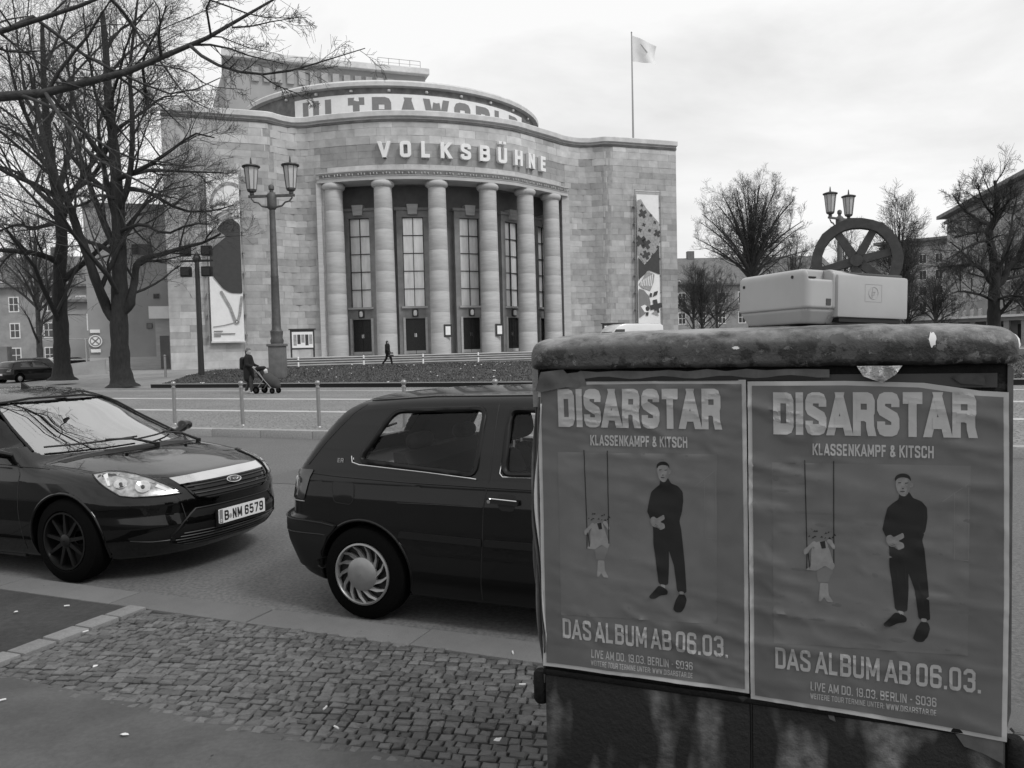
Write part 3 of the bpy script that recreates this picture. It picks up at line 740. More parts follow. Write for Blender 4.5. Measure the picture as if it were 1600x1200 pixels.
# columns
cols = [(12.45, .06), (16.01, -2.01), (20.16, -2.85), (24.49, -2.57), (28.23, -1.27), (31.25, .34)]
prof = [(.80, 1.18)]
for k in range(8):
    z0 = 1.2+k*1.64; z1 = z0+1.64; r0 = .80-.10*(k/8)**1.3; r1 = .80-.10*((k+1)/8)**1.3; prof += [(r0-.012, z0+.0), (r0, z0+.025), (r1, z1-.025), (r1-.012, z1)]
prof += [(.70, 14.33), (.78, 14.36), (.88, 14.46), (.92, 14.60), (.88, 14.74), (.80, 14.80), (.80, 14.88)]
cme = MB().lathe(prof, 28).build('column', 'travertine', TH, angle=50)
for i, (a, y) in enumerate(cols):
    o = cme if i == 0 else cme.copy()
    if i: COL.objects.link(o)
    o.location = (a, y, 0); o.rotation_euler = (0, 0, i*1.3)
# windows and doors of the five bays
bays = [(14.65, 1.16), (18.72, -.23), (23.32, -.27), (27.41, .82), (31.25, 2.86)]
for i, (a, y0) in enumerate(bays):
    y = float(np.interp(a, ia, iy)); dy = float(np.interp(a+.5, ia, iy)-np.interp(a-.5, ia, iy)); ang = math.atan2(dy, 1.); M = Matrix.Translation((a, y, 0)) @ Matrix.Rotation(ang, 4, 'Z')
    # stone surround
    f = MB()
    for sx in (-1, 1): f.box(min(sx*.86, sx*1.32), max(sx*.86, sx*1.32), -.42, .1, 1.2, 12.35, M)
    f.box(-1.32, 1.32, -.46, .1, 12.35, 12.9, M).box(-1.48, 1.48, -.6, .1, 12.9, 13.12, M).box(-.86, .86, -.38, .1, 4.12, 4.95, M)
    f.build('window_surround', 'window_surround', TH)
    MB().prism([(-.36, 12.55), (.36, 12.55), (.46, 13.36), (-.46, 13.36)], 'y', (-.74, .1), M).box(-.26, .26, -.78, .1, 12.72, 13.2, M).build('keystone', 'travertine', TH)
    MB().box(-1.05, 1.05, -.56, .1, 4.95, 5.10, M).build('window_sill', 'travertine', TH)
    wf = MB().box(-.86, -.80, -.16, -.02, 5.1, 12.35, M).box(.80, .86, -.16, -.02, 5.1, 12.35, M).box(-.025, .025, -.17, -.02, 5.1, 12.35, M)
    for k in range(6): z = 5.1+k*1.45; wf.box(-.80, .80, -.165, -.02, z-.03, z+.03, M)
    wf = wf.build('window', 'dark_metal', TH)
    for k in range(5):
        for sx in (0, 1): MB().box(-.80+.825*sx, -.025+.825*sx, -.05, -.03, 5.13+k*1.45, 6.52+k*1.45, M).build('pane', 'curtain', wf)
    dr = MB().box(-.86, .86, -.04, .05, 1.2, 4.12, M).build('door', 'door', TH)
    for sx in (-1, 1):
        x0, x1 = (-.80, -.02) if sx < 0 else (.02, .80)
        lf = MB().box(x0, x1, -.10, -.04, 1.5, 4.05, M)
        for r_ in range(5):
            for c_ in range(3): xx = x0+.09+c_*.22; lf.box(xx, xx+.15, -.125, -.10, 1.72+r_*.46, 2.06+r_*.46, M)
        lf.build('door_leaf', 'door', dr)
        MB().box(x0, x1, -.13, -.05, 1.22, 1.48, M).build('kick_plate', 'cornice', dr)
        MB().box(sx*.06-.02, sx*.06+.02, -.17, -.12, 2.6, 2.9, M).build('handle', 'chrome', dr)
    for sx in (-1, 1): MB().box(min(sx*.80, sx*.98), max(sx*.80, sx*.98), -.50, -.05, 1.2, 4.2, M).build('door_jamb', 'travertine', TH)
    MB().lathe([(.02, -.24), (.13, -.20), (.16, 0), (.13, .20), (.02, .24)], 8, M @ Matrix.Translation((0, -.55, 4.55)), cap=False).build('wall_lamp', 'white_sign', TH, smooth=True)
    MB().prism(rounded([(-.25, 4.24), (.25, 4.24), (.25, 4.86), (-.25, 4.86)], .09), 'y', (-.46, -.36), M).build('lamp_plate', 'dark_metal', TH)
for a, y, wd in ((20.55, -3.63, .34), (24.95, -3.40, .34)):
    fr = MB().box(a-wd, a+wd, y-.03, y+.12, 2.5, 3.5).build('notice_frame', 'dark_metal', TH); MB().box(a-wd+.14, a+wd-.14, y-.045, y, 2.66, 3.34).build('notice_paper', 'white_sign', fr)
# platform and steps
MB().prism([(8.0, -5.6), (37.0, -5.6), (37.0, 4), (8.0, 4)], 'z', (1.12, 1.18)).build('platform', 'travertine', TH)
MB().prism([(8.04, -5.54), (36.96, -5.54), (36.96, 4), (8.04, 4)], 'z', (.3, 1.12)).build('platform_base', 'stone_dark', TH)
for k in range(4):
    zt = 1.18-.17*(k+1); o = MB().box(8.0-.02*k, 37.0+.02*k, -6.02-.42*k, -5.55-.42*k, zt-.055, zt, ch=.012).build('step', 'travertine', TH, angle=30)
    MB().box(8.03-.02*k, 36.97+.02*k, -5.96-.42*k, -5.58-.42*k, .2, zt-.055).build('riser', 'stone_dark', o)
# the drum on the roof, its banner and the stage tower
DC, DR = (21.5, 20.0), 15.0
a_ = np.linspace(math.pi*1.0, math.pi*2.0, 90); V_ = []; prof = [(DR, 18.9), (DR, 24.55), (DR+.42, 24.62), (DR+.45, 24.95), (DR+.3, 25.12), (DR-1.5, 25.3)]
for t in a_:
    for r, z in prof: V_.append((DC[0]+r*math.cos(t), DC[1]+r*math.sin(t), z))
k = len(prof); F_ = [(i*k+j, i*k+j+1, (i+1)*k+j+1, (i+1)*k+j) for i in range(89) for j in range(1)]
MB().add(V_, F_).build('drum_wall', 'stone_dark', TH, smooth=True)
F_ = [(i*k+j, i*k+j+1, (i+1)*k+j+1, (i+1)*k+j) for i in range(89) for j in range(1, k-1)]
MB().add(V_, F_).build('drum_cornice', 'cornice', TH, angle=30)
MB().prism([(DC[0]+(DR-1.4)*math.cos(t), DC[1]+(DR-1.4)*math.sin(t)) for t in a_]+[(DC[0]+DR, DC[1]+8), (DC[0]-DR, DC[1]+8)], 'z', (24.9, 25.28)).build('drum_roof', 'cornice', TH)
MB().box(27.5, 30.2, 9.5, 11, 25.2, 25.65).build('roof_hatch', 'white_sign', TH)
for k_ in range(9):
    t = math.pi*(1.22+.07*k_); MB().lathe([(.12, -.1), (.16, 0), (.12, .1)], 8, Matrix.Translation((DC[0]+(DR+.08)*math.cos(t), DC[1]+(DR+.08)*math.sin(t), 24.28))).build('drum_lamp', 'cornice', TH)
def drum_fn(P):
    """x = arc length measured from the middle of the drum front"""
    t = math.pi*1.5+P[:, 0]/DR; nx, ny = np.cos(t), np.sin(t); r = DR+.06
    return np.stack([DC[0]+r*nx, DC[1]+r*ny, P[:, 1]], 1), np.stack([nx, ny, 0*nx], 1)
bl, br_ = -12.2, 11.6
bn = patch('banner', [(bl, 20.6), (br_, 20.6), (br_, 24.0), (bl, 24.0)], drum_fn, .03, 'white_sign', TH, step=.6, skirt=.05)
text_obs('banner_letter', 'ULTRAWORLD', drum_fn, bl+.9, br_-.8, 21.1, 2.62, .25, 'grey_print', bn, off=.045, gap=.26, per_letter=True)
text_obs('letter', 'VOLKSBÜHNE', facade_fn, s_of(15.75), s_of(30.2), 16.5, 1.24, .215, 'letter_white', TH, depth=.26, per_letter=True, gap=.62, off=.10)
# stage tower
T0, T1, TY = 5.2, 26.7, 26.0
MB().add([(T0-1.1, TY, 19), (T1, TY, 19), (T1, TY+16, 19), (T0-4.5, TY+16, 19), (T0, TY+.3, 33.3), (T1, TY+.3, 33.3), (T1, TY+16, 33.3), (T0-1.5, TY+16, 33.3)], [(0, 1, 5, 4), (1, 2, 6, 5), (2, 3, 7, 6), (3, 0, 4, 7), (4, 5, 6, 7)]).build('stage_tower', 'tower_wall', TH)
MB().box(T0-.6, T1+.35, TY-.5, TY+16.5, 33.0, 33.7, ch=.08).build('tower_cornice', 'cornice', TH)
for k_ in range(13):
    xx = 7.6+k_*1.22; z1 = 32.3; MB().box(xx, xx+.72, TY-.02, TY+.3, z1-1.5, z1).build('tower_window', 'plaster_light', TH)
for x0, x1 in ((21.3, 26.2), (6.0, 9.5)):
    rl = MB()
    for k_ in range(5): xx = x0+(x1-x0)*k_/4; rl.tube([(xx, TY+.4, 33.7), (xx, TY+.4, 34.7)], .03, 4)
    rl.tube([(x0, TY+.4, 34.7), (x1, TY+.4, 34.7)], .03, 4).tube([(x0, TY+.4, 34.25), (x1, TY+.4, 34.25)], .02, 4).build('roof_railing', 'steel', TH)
# side wing on the left
MB().box(-6.6, -.02, 8, 30, .3, 13.8).build('side_wing', 'tower_wall', TH); MB().box(-6.7, -.02, 7.9, 30, 13.8, 14.15).build('side_wing_cornice', 'stone_dark', TH)
for x0, z0, wq, hq in ((-3.1, 10.0, 1.5, .8), (-4.4, 3.6, .55, .45), (-2.2, 3.9, .35, .35), (-1.6, 6.4, .35, .3)):
    f_ = MB().box(x0-.05, x0+wq+.05, 7.93, 8.1, z0-.05, z0+hq+.05).build('window', 'stone_dark', TH); MB().box(x0, x0+wq, 7.9, 7.95, z0, z0+hq).build('pane', 'window_glass', f_)
# narrow door strip at the wing's corner, low plinth
MB().box(-1.5, -.1, 6.9, 8.1, .3, 4.6).build('porch', 'travertine', TH); MB().box(-1.2, -.5, 6.86, 7.0, .5, 3.2).build('porch_door', 'portico_wall', TH)
MB().box(-6.6, -1.5, 7.95, 8.0, .3, 1.5).build('plinth', 'travertine', TH)
# small cube sign
MB().box(-1.9, -.2, 6.2, 6.5, 4.6, 5.6).build('projecting_sign', 'white_sign', TH)

# ------------------------------------------------------------------ big banners on the wings
def flat_fn(x0, z0, y, sgn=-1):
    return lambda P: (np.stack([x0+P[:, 0], np.full(len(P), y), z0+P[:, 1]], 1), np.tile([0, -1., 0], (len(P), 1)))
def frame_banner(x0, x1, z0, z1, label):
    root = empty('hanging_banner', MW @ Vector((x0, -.35, z0)), TH.rotation_euler[2], label=label, cat='banner', group='tall banners on the theatre wings')
    wd, hg = x1-x0, z1-z0; fn = flat_fn(0, 0, 0)
    patch('cloth', [(0, 0), (wd, 0), (wd, hg), (0, hg)], lambda P: (np.stack([P[:, 0], .05*(vnoise(np.stack([P[:, 0]*1.2, P[:, 1]*.5], 1), 5)-.5), P[:, 1]], 1), np.tile([0, -1., 0], (len(P), 1))), 0, 'white_sign', root, step=.3, skirt=.02)
    for xx in (-.17, wd+.17):
        MB().tube([(xx, -.02, -.35), (xx, -.02, hg+.45)], .045, 6).build('pole', 'steel', root)
    MB().tube([(-.2, -.02, hg+.28), (wd+.2, -.02, hg+.28)], .04, 6).build('top_bar', 'steel', root); MB().box(-.05, wd+.05, -.06, .02, -.12, 0).build('bottom_bar', 'cornice', root)
    for k_ in range(8):
        for xx in (-.17, wd+.17): MB().box(xx-.09, xx+.09, .0, .36, .4+k_*hg/8, .5+k_*hg/8).build('bracket', 'steel', root)
    return root, wd, hg
def pp(root, name, pts, m, off, r=0, wd=1, hg=1, step=.5):
    P = [(x*wd, z*hg) for x, z in pts]
    if r: P = rounded(P, r)
    return patch(name, P, flat_fn(0, 0, 0), off, m, root, step=step, skirt=.0)
rt, wd, hg = frame_banner(2.95, 5.3, 2.55, 15.2, 'tall banner with a dark rounded shape and pale tubes on the theatre\'s left wing')
K = dict(wd=wd, hg=hg)
pp(rt, 'printed_shape', [(.02, .55), (.25, .66), (.45, .715), (.75, .735), (.99, .70), (.99, .285), (.62, .29), (.40, .315), (.12, .385), (.03, .44)], 'dark_print', .06, .15, **K)
pp(rt, 'printed_shape', [(.02, .54), (.55, .625), (.30, .665), (.02, .66)], 'mid_print', .07, 0, **K)
def band(pts, r, m='mid_print', off=.065, nm='printed_line'):
    q = MB(); P = [Vector((x*wd, 0, z*hg)) for x, z in pts]; L_, R2 = [], []
    for i, p in enumerate(P):
        a, b = P[max(0, i-1)], P[min(len(P)-1, i+1)]; d = (b-a).normalized(); nn_ = Vector((-d.z, 0, d.x))*r; L_.append(p+nn_); R2.append(p-nn_)
    v = [Vector((p.x, -off, p.z)) for p in L_+R2]; k = len(P); q.add(v, [(i, i+1, i+1+k, i+k) for i in range(k-1)]); return q.build(nm, m, rt)
def arc(cx, cz, rx, rz, a0, a1, n=16): return [(cx+rx*math.cos(R_(a0+(a1-a0)*i/n)), cz+rz*math.sin(R_(a0+(a1-a0)*i/n))) for i in range(n+1)]
band(arc(.75, .80, .62, .145, 90, 178), .11); band([(.75, .945), (.99, .93)], .11); band(arc(.50, .79, .36, .035, 60, 170), .09, off=.067); band([(.1, .73), (.35, .755), (.7, .79), (.99, .84)], .10, off=.069)
band([(.05, .69), (.4, .73), (.7, .765), (.74, .80)], .09, off=.071); band([(.1, .70), (.5, .735), (.98, .745)], .10, off=.073)
band([(.33, .30), (.60, .20), (.74, .115)], .10, off=.062); band([(.97, .27), (.88, .16), (.80, .11)], .10, off=.0622); band([(.05, .085), (.40, .095), (.72, .11)], .03, 'grey_print', off=.0615)
for r_, m_, o_ in ((.20, 'mid_print', .064), (.12, 'dark_print', .066), (.06, 'white_sign', .068)): pp(rt, 'printed_disc', [(.78+r_*math.cos(R_(a))/wd, .115+r_*math.sin(R_(a))/hg) for a in range(0, 360, 24)], m_, o_, **K)
for zz, x1 in ((.056, .34), (.040, .72), (.028, .28)): pp(rt, 'printed_line', [(.07, zz), (x1, zz), (x1, zz+.007), (.07, zz+.007)], 'grey_print', .06, **K)
for k_ in range(14):
    for j_ in range(9):
        if j_ % 2 == k_ % 2: x, z = .66+.038*j_, .765+.0055*k_; 
        else: continue
        pp(rt, 'printed_dot', [(x, z), (x+.024, z), (x+.024, z+.004), (x, z+.004)], 'grey_print', .058, step=0, **K) if k_ % 3 == 0 else None
rt, wd, hg = frame_banner(39.35, 41.6, 2.7, 15.1, 'tall banner with an eye and black crosses on the theatre\'s right wing')
K = dict(wd=wd, hg=hg)
pp(rt, 'printed_shape', [(.02, .955), (.18, .965), (.42, .90), (.98, .80), (.98, .62), (.42, .52), (.30, .50), (.02, .56)], 'mid_print', .06, **K)
pp(rt, 'printed_shape', [(.02, .545), (.30, .49), (.42, .51), (.98, .62), (.99, .42), (.50, .45), (.30, .42), (.10, .39), (.02, .37)], 'dark_print', .058, **K)
def cross(cx, cz, r, a, m_='dark_print', off=.07):
    c, s_ = math.cos(R_(a)), math.sin(R_(a)); t = r*.36; P = [(-t, -r), (t, -r), (t, -t), (r, -t), (r, t), (t, t), (t, r), (-t, r), (-t, t), (-r, t), (-r, -t), (-t, -t)]
    pp(rt, 'printed_cross', [(cx+(x*c-y*s_)/wd, cz+(x*s_+y*c)/hg) for x, y in P], m_, off, step=0, **K)
for cx, cz, r, a in ((.25, .86, .42, 30), (.62, .85, .16, 20), (.22, .92, .15, 15), (.30, .78, .18, 25), (.80, .80, .17, 30), (.90, .72, .36, 30), (.55, .74, .17, 20), (.38, .56, .42, 25), (.70, .56, .18, 20), (.92, .62, .16, 25), (.15, .565, .14, 20), (.42, .50, .15, 25), (.15, .66, .55, 40), (.38, .64, .5, 35), (.12, .74, .2, 20)): cross(cx, cz, r, a)
pp(rt, 'printed_shape', [(.04, .35), (.2, .385), (.42, .445), (.75, .42), (.70, .36), (.55, .30), (.2, .32)], 'mid_print', .062, **K)
for k_ in range(7): pp(rt, 'printed_line', [(.10+.08*k_, .335), (.13+.08*k_, .335), (.17+.085*k_, .375+.008*k_), (.13+.085*k_, .37+.008*k_)], 'white_sign', .066, step=0, **K)
pp(rt, 'printed_shape', [(.03, .315), (.25, .305), (.48, .26), (.55, .21), (.5, .165), (.28, .13), (.03, .10)], 'grey_print', .064, .1, **K)
pp(rt, 'printed_eye', [(.10, .185), (.28, .198), (.48, .175), (.40, .14), (.26, .145)], 'white_sign', .068, **K); pp(rt, 'printed_iris', [(.40+.09*math.cos(R_(a)), .168+.018*math.sin(R_(a))) for a in range(0, 360, 30)], 'dark_print', .072, step=0, **K)
pp(rt, 'printed_square', [(.66, .255), (.85, .27), (.90, .30), (.72, .29)], 'dark_print', .07, step=0, **K); cross(.80, .185, .62, 12); pp(rt, 'printed_square', [(.50, .26), (.60, .25), (.63, .28), (.54, .285)], 'dark_print', .069, step=0, **K)
pp(rt, 'printed_shape', [(.58, .135), (.80, .155), (.93, .115), (.75, .125)], 'mid_print', .071, step=0, **K)
pp(rt, 'printed_square', [(.32, .12), (.42, .115), (.46, .14), (.36, .145)], 'dark_print', .0695, step=0, **K)
# flag on its pole
fp = MW @ Vector((41.75, 4.5, 20.2)); root = empty('flagpole', fp, 0, label='tall thin flagpole with a pale flag on the theatre\'s right wing', cat='flagpole')
MB().tube([(0, 0, 0), (0, 0, 11.2)], [.10, .06], 8).build('pole', 'steel', root); MB().lathe([(.02, 11.2), (.09, 11.28), (.02, 11.4)], 8).build('finial', 'steel', root)
V_ = []; nx_, nz_ = 18, 10
for i in range(nx_):
    for j in range(nz_): u, v = i/(nx_-1), j/(nz_-1); V_.append((.07+2.35*u*(1-.08*math.sin(3*v)), .22*math.sin(7*u+2*v)*u, 11.0-1.05*u**1.1-2.45*(1-v)*(1-.28*u)+.05*math.sin(9*u)*u))
o = ob('flag', V_, [(i*nz_+j, (i+1)*nz_+j, (i+1)*nz_+j+1, i*nz_+j+1) for i in range(nx_-1) for j in range(nz_-1)], 'flag_cloth', root, smooth=True)
pf = MB().add([(.75, -.25, 10.1), (1.35, -.25, 9.25), (1.5, -.25, 9.3), (.85, -.25, 10.12)], [(0, 1, 2, 3)]).build('flag_emblem', 'mid_print', root)
# ================================================================== CARS
def I(x, xs, ys): return np.interp(x, xs, ys)
def S(x, xs, ys): return pchip(np.array(xs, float), np.array(ys, float), np.asarray(x, float))
def rounded_end(x, y, W_, x_end, x_c, n_, sgn):
    """>0 outside a super-elliptic plan end"""
    u = np.clip(sgn*(x-x_c)/np.maximum(sgn*(x_end-x_c), .01), 0, 3); v = np.abs(y)/W_
    return ((u**n_+v**n_)**(1/n_)-1)*W_*.75
class Car: pass
def hatch_body(P):
    """implicit car body from a dictionary of section curves; x forward, wheels at the given axles"""
    def outer(x, y, z):
        ay = np.abs(y); w0 = I(z, *P['half_width'])*(1-.0*x)
        w0 = w0-P.get('plan_taper', 0)*np.clip((P['xm']-x), 0, 9)**2-.012*np.clip(x-P['xm'], 0, 9)**2
        xf = I(z, *P['front']); xr = I(z, *P['rear'])
        side = ay-w0
        fr = rounded_end(x, y, w0, xf, xf-P['fc'], P['fn'], 1); re = rounded_end(x, y, w0, xr, xr+P['rc'], P['rn'], -1)
        top = z-(S(x, *P['low_top'])-P['top_drop']*(ay/.85)**3)
        b = smax(smax(smax(side, fr, .03), re, .03), top*.95, P['shoulder'])
        b = smax(b, I(x, *P['bottom'])-z, .03)
        # greenhouse
        wg = I(z, *P['gh_width'])-P.get('gh_taper', 0)*np.clip((P['xm']-x), 0, 9)**2
        xs = x+P['ws_curve']*(ay/.7)**2*(x > P['xm'])-P['rs_curve']*(ay/.6)**2*(x < P['xm'])
        rf = (z-(S(xs, *P['roof'])-P['crown']*(ay/.6)**2.5))*I(x, *P['roof_lip'])
        g = smax(ay-wg, rf, P['rail']); g = smax(g, P.get('gh_floor', .6)-z, .01)
        f = smin(b, g, P.get('blend', .035))
        for cx, r in P['arches']:
            a = np.sqrt((x-cx)**2+(z-P['axle_z'])**2)-r; a = np.maximum(a, .45-ay); f = smax(f, -a, .012)
            lip = np.abs(np.sqrt((x-cx)**2+(z-P['axle_z'])**2)-(r+.022))-.02     # rolled arch lip
        return f
    def full(x, y, z):
        o = outer(x, y, z)
        cab = np.maximum(np.maximum(o+P.get('skin', .04), P['floor']-z), np.maximum(x-P['cab'][1], P['cab'][0]-x))
        f = np.maximum(o, -cab)
        for poly in P['side_windows']:
            d = poly_sd(poly, x, z); f = np.maximum(f, -np.maximum(d, .40-np.abs(y)))
        for poly, xa, xb in P['end_windows']:
            d = poly_sd(poly, np.abs(y), z); f = np.maximum(f, -np.maximum(d, np.maximum(xa-x, x-xb)))
        return f
    return outer, full
def marcher(outer):
    def hit(O, D, T=3., n=80):
        O = np.asarray(O, float); D = np.asarray(D, float); t = np.zeros(len(O)); done = np.zeros(len(O), bool); lo = np.zeros(len(O)); hi = np.full(len(O), T)
        for k in range(1, n+1):
            tk = T*k/n; p = O+D*tk; ins = outer(*p.T) < 0; new = ins & ~done; hi[new] = tk; lo[new] = tk-T/n; done |= ins
        for _ in range(16):
            mid = (lo+hi)/2; ins = outer(*(O+D*mid[:, None]).T) < 0; hi = np.where(ins, mid, hi); lo = np.where(ins, lo, mid)
        p = O+D*hi[:, None]; g = np.empty_like(p)
        for k in range(3):
            d = np.zeros(3); d[k] = .004; g[:, k] = outer(*(p+d).T)-outer(*(p-d).T)
        return p, g/np.maximum(np.linalg.norm(g, axis=1), 1e-9)[:, None]
    def side(sgn): return lambda P: hit(np.stack([P[:, 0], np.full(len(P), sgn*1.3), P[:, 1]], 1), np.tile([0, -sgn*1., 0], (len(P), 1)), 1.2)
    def cyl(cx, sgn=1, T=2.2):
        """P = (azimuth in degrees from the car's axis towards -y, height)"""
        def f(P):
            a = np.radians(P[:, 0]); d = np.stack([sgn*np.cos(a), -np.sin(a), 0*a], 1); o = np.stack([np.full(len(P), cx), 0*a, P[:, 1]], 1)+d*T
            return hit(o, -d, T, 120)
        return f
    def top(): return lambda P: hit(np.stack([P[:, 0], P[:, 1], np.full(len(P), 1.8)], 1), np.tile([0, 0, -1.], (len(P), 1)), 1.7, 120)
    def end(sgn, x0=2., T=2.2):
        """P = (y, z) seen along x"""
        return lambda P: hit(np.stack([np.full(len(P), x0), P[:, 0], P[:, 1]], 1), np.tile([-sgn*1., 0, 0], (len(P), 1)), T, 160)
    return hit, side, cyl, top, end
def line_on(fn, pts, r, m, parent, name, off=.0, n=5, closed=False, step=.04, depth=0):
    P = []
    k = len(pts)
    for i in range(k if closed else k-1):
        a, b = np.array(pts[i], float), np.array(pts[(i+1) % k], float); c = max(1, int(np.linalg.norm(b-a)/step))
        for j in range(c): P.append(a+(b-a)*j/c)
    if not closed: P.append(np.array(pts[-1], float))
    pos, nr = fn(np.array(P)); q = pos+nr*off
    return MB().tube([tuple(v) for v in q], r, n, closed=closed).build(name, m, parent, angle=60)
def seat(root, x, y, z, s=1., m='seat_cloth'):
    g = empty('seat', (x, y, z)); g.parent = root
    f = capsules([((-.05, -.17, .12), (.32, -.17, .10), .10, .09), ((-.05, .17, .12), (.32, .17, .10), .10, .09), ((-.05, 0, .12), (.32, 0, .10), .11, .10), ((-.10, -.17, .15), (-.26, -.15, .60), .08, .06), ((-.10, .17, .15), (-.26, .15, .60), .08, .06), ((-.10, 0, .15), (-.26, 0, .62), .08, .06)], .05)
    c = net_ob('seat_cushion', f, (-.45, -.35, -.05), (.5, .35, .8), .035, m, g)
    h = net_ob('headrest', capsules([((-.28, -.10, .76), (-.28, .10, .76), .065, .065), ((-.28, -.10, .83), (-.28, .10, .83), .05, .05)], .05), (-.42, -.22, .6), (-.15, .22, .95), .02, m, g)
    MB().tube([(-.28, -.06, .55), (-.28, -.06, .8)], .008, 5).tube([(-.28, .06, .55), (-.28, .06, .8)], .008, 5).build('headrest_post', 'chrome', g)
    return g
def tyre(root, x, y, z, R0, wdt, sgn, rim_r, spokes, face):
    """wheel at (x,y,z) facing sgn*y"""
    wh = empty('wheel', (x, y, z)); wh.parent = root; M = Matrix.Rotation(R_(90 if sgn < 0 else -90), 4, 'X')
    h = wdt/2; pr = [(rim_r, -h), (R0-.035, -h), (R0-.008, -h+.018), (R0, -h+.045), (R0, h-.045), (R0-.008, h-.018), (R0-.035, h-.002), (rim_r+.012, h+.003), (rim_r, h-.012)]
    MB().lathe(pr, 48, M, cap=False).build('tyre', 'tyre', wh, angle=35)
    return wh, M, h

# ------------------------------------------------------------------ compact hatchback, black (origin: front axle, on the road)
FP = dict(half_width=([.15, .30, .45, .60, .75, .86, .95], [.845, .895, .915, .920, .905, .865, .80]), xm=-1.5, plan_taper=.018,
    front=([.15, .24, .32, .42, .50, .58, .66, .72, .80, .95], [.70, .80, .865, .885, .86, .865, .83, .775, .66, .3]), fc=.85, fn=2.55,
    rear=([.15, .45, .6, .9, 1.0], [-3.35, -3.47, -3.44, -3.36, -3.3]), rc=.6, rn=3.2,
    low_top=([-3.5, -3.0, -1.5, -.5, -.15, .2, .5, .7, .80, .9], [.97, .98, .955, .94, .912, .862, .80, .748, .70, .60]), top_drop=.085, shoulder=.055,
    bottom=([-3.5, -3.2, -3.0, .3, .55, .9], [.30, .24, .16, .16, .16, .18]),
    gh_width=([.85, .92, 1.05, 1.2, 1.33, 1.43], [.862, .83, .772, .702, .628, .57]), gh_taper=.02,
    roof=([-3.8, -3.5, -3.32, -3.12, -2.8, -2.2, -1.6, -1.16, -.74, -.18, .02, .15, .5], [.2, .85, 1.03, 1.28, 1.37, 1.42, 1.41, 1.338, 1.165, .935, .83, .7, .2]), ws_curve=.10, rs_curve=.08, crown=.045, roof_lip=([-3.5, -3.1, -2.9, -1.3, -1.15, .1], [.6, .65, 1, 1, .88, .88]), rail=.07, blend=.02,
    arches=[(0, .345), (-2.64, .345)], axle_z=.315, floor=.42, cab=(-3.2, -.12), skin=.05,
    side_windows=[np.array(rounded([(-1.16, 1.275), (-.55, .985), (-1.45, .95), (-1.52, 1.30)], .04)), np.array(rounded([(-1.62, 1.31), (-1.56, .955), (-2.5, .97), (-2.6, 1.30)], .04))],
    end_windows=[(np.array([(-.9, .935), (.70, .918), (.715, .96), (.56, 1.25), (.50, 1.295), (-.9, 1.322)]), -1.45, .1)])
f_out, f_full = hatch_body(FP)
hit, side, cyl, topm, endm = marcher(f_out)
CARZ = -.135
hb = empty('parked_car', W(-5.34, 4.98, CARZ), STREET, label='black hatchback parked at the kerb showing its front and number plate', cat='car')
net_ob('body', f_full, (-3.62, -1.0, .08), (.98, 1.0, 1.58), .0175, 'paint_black', hb)
C0d = cyl(-.2); C0 = lambda P: C0d(P*np.array([60., 1.])); TF = topm(); SD = side(-1); FR = endm(1, 1.6, 1.7)
# windscreen: follows the body, just below its skin
def ws_fn(P): return endm(1, .45, 2.2)(P)
patch('windscreen', [(-.71, .932), (-.40, .927), (0, .925), (.40, .927), (.71, .932), (.725, .96), (.57, 1.25), (.505, 1.30), (.25, 1.325), (-.25, 1.325), (-.505, 1.30), (-.57, 1.25), (-.725, .96)], ws_fn, -.012, GW, hb, step=.06, skirt=0)
line_on(ws_fn, [(-.725, .95), (-.57, 1.25), (-.505, 1.302), (-.25, 1.328), (.25, 1.328), (.505, 1.302), (.57, 1.25), (.725, .95)], .011, 'plastic_black', hb, 'windscreen_seal')
for sg in (-1, 1):
    for poly in FP['side_windows']: patch('side_window', [(x, z) for x, z in poly], side(sg), -.015, GD, hb, step=.08, skirt=0)
# scuttle under the screen, wipers
patch('scuttle', [(-.25, -.70), (-.17, -.35), (-.15, 0), (-.17, .35), (-.25, .70), (-.17, .70), (-.07, .35), (-.04, 0), (-.07, -.35), (-.17, -.70)], TF, .002, 'plastic_black', hb, step=.06, skirt=0)
def wiper(p0, p1, pv):
    a, b = np.array(p0), np.array(p1); q = np.array([a+(b-a)*t for t in np.linspace(0, 1, 8)]); pos, nr = ws_fn(q)
    wv = MB().tube([tuple(v) for v in pos+nr*.022], .008, 5).build('wiper', 'plastic_black', hb)
    piv, n2 = TF(np.array([pv])); mid = pos[4]+nr[4]*.035
    MB().tube([tuple(piv[0]+n2[0]*.02), tuple((piv[0]+mid)/2+np.array([.0, 0, .035])), tuple(mid)], [.014, .011, .008], 6).lathe([(.022, 0), (.022, .03), (.012, .035)], 8, Matrix.Translation(Vector(piv[0]))).build('wiper_arm', 'plastic_black', wv)
wiper((-.66, .958), (.04, .968), (-.08, .10)); wiper((.00, .950), (.62, .975), (-.13, .62))
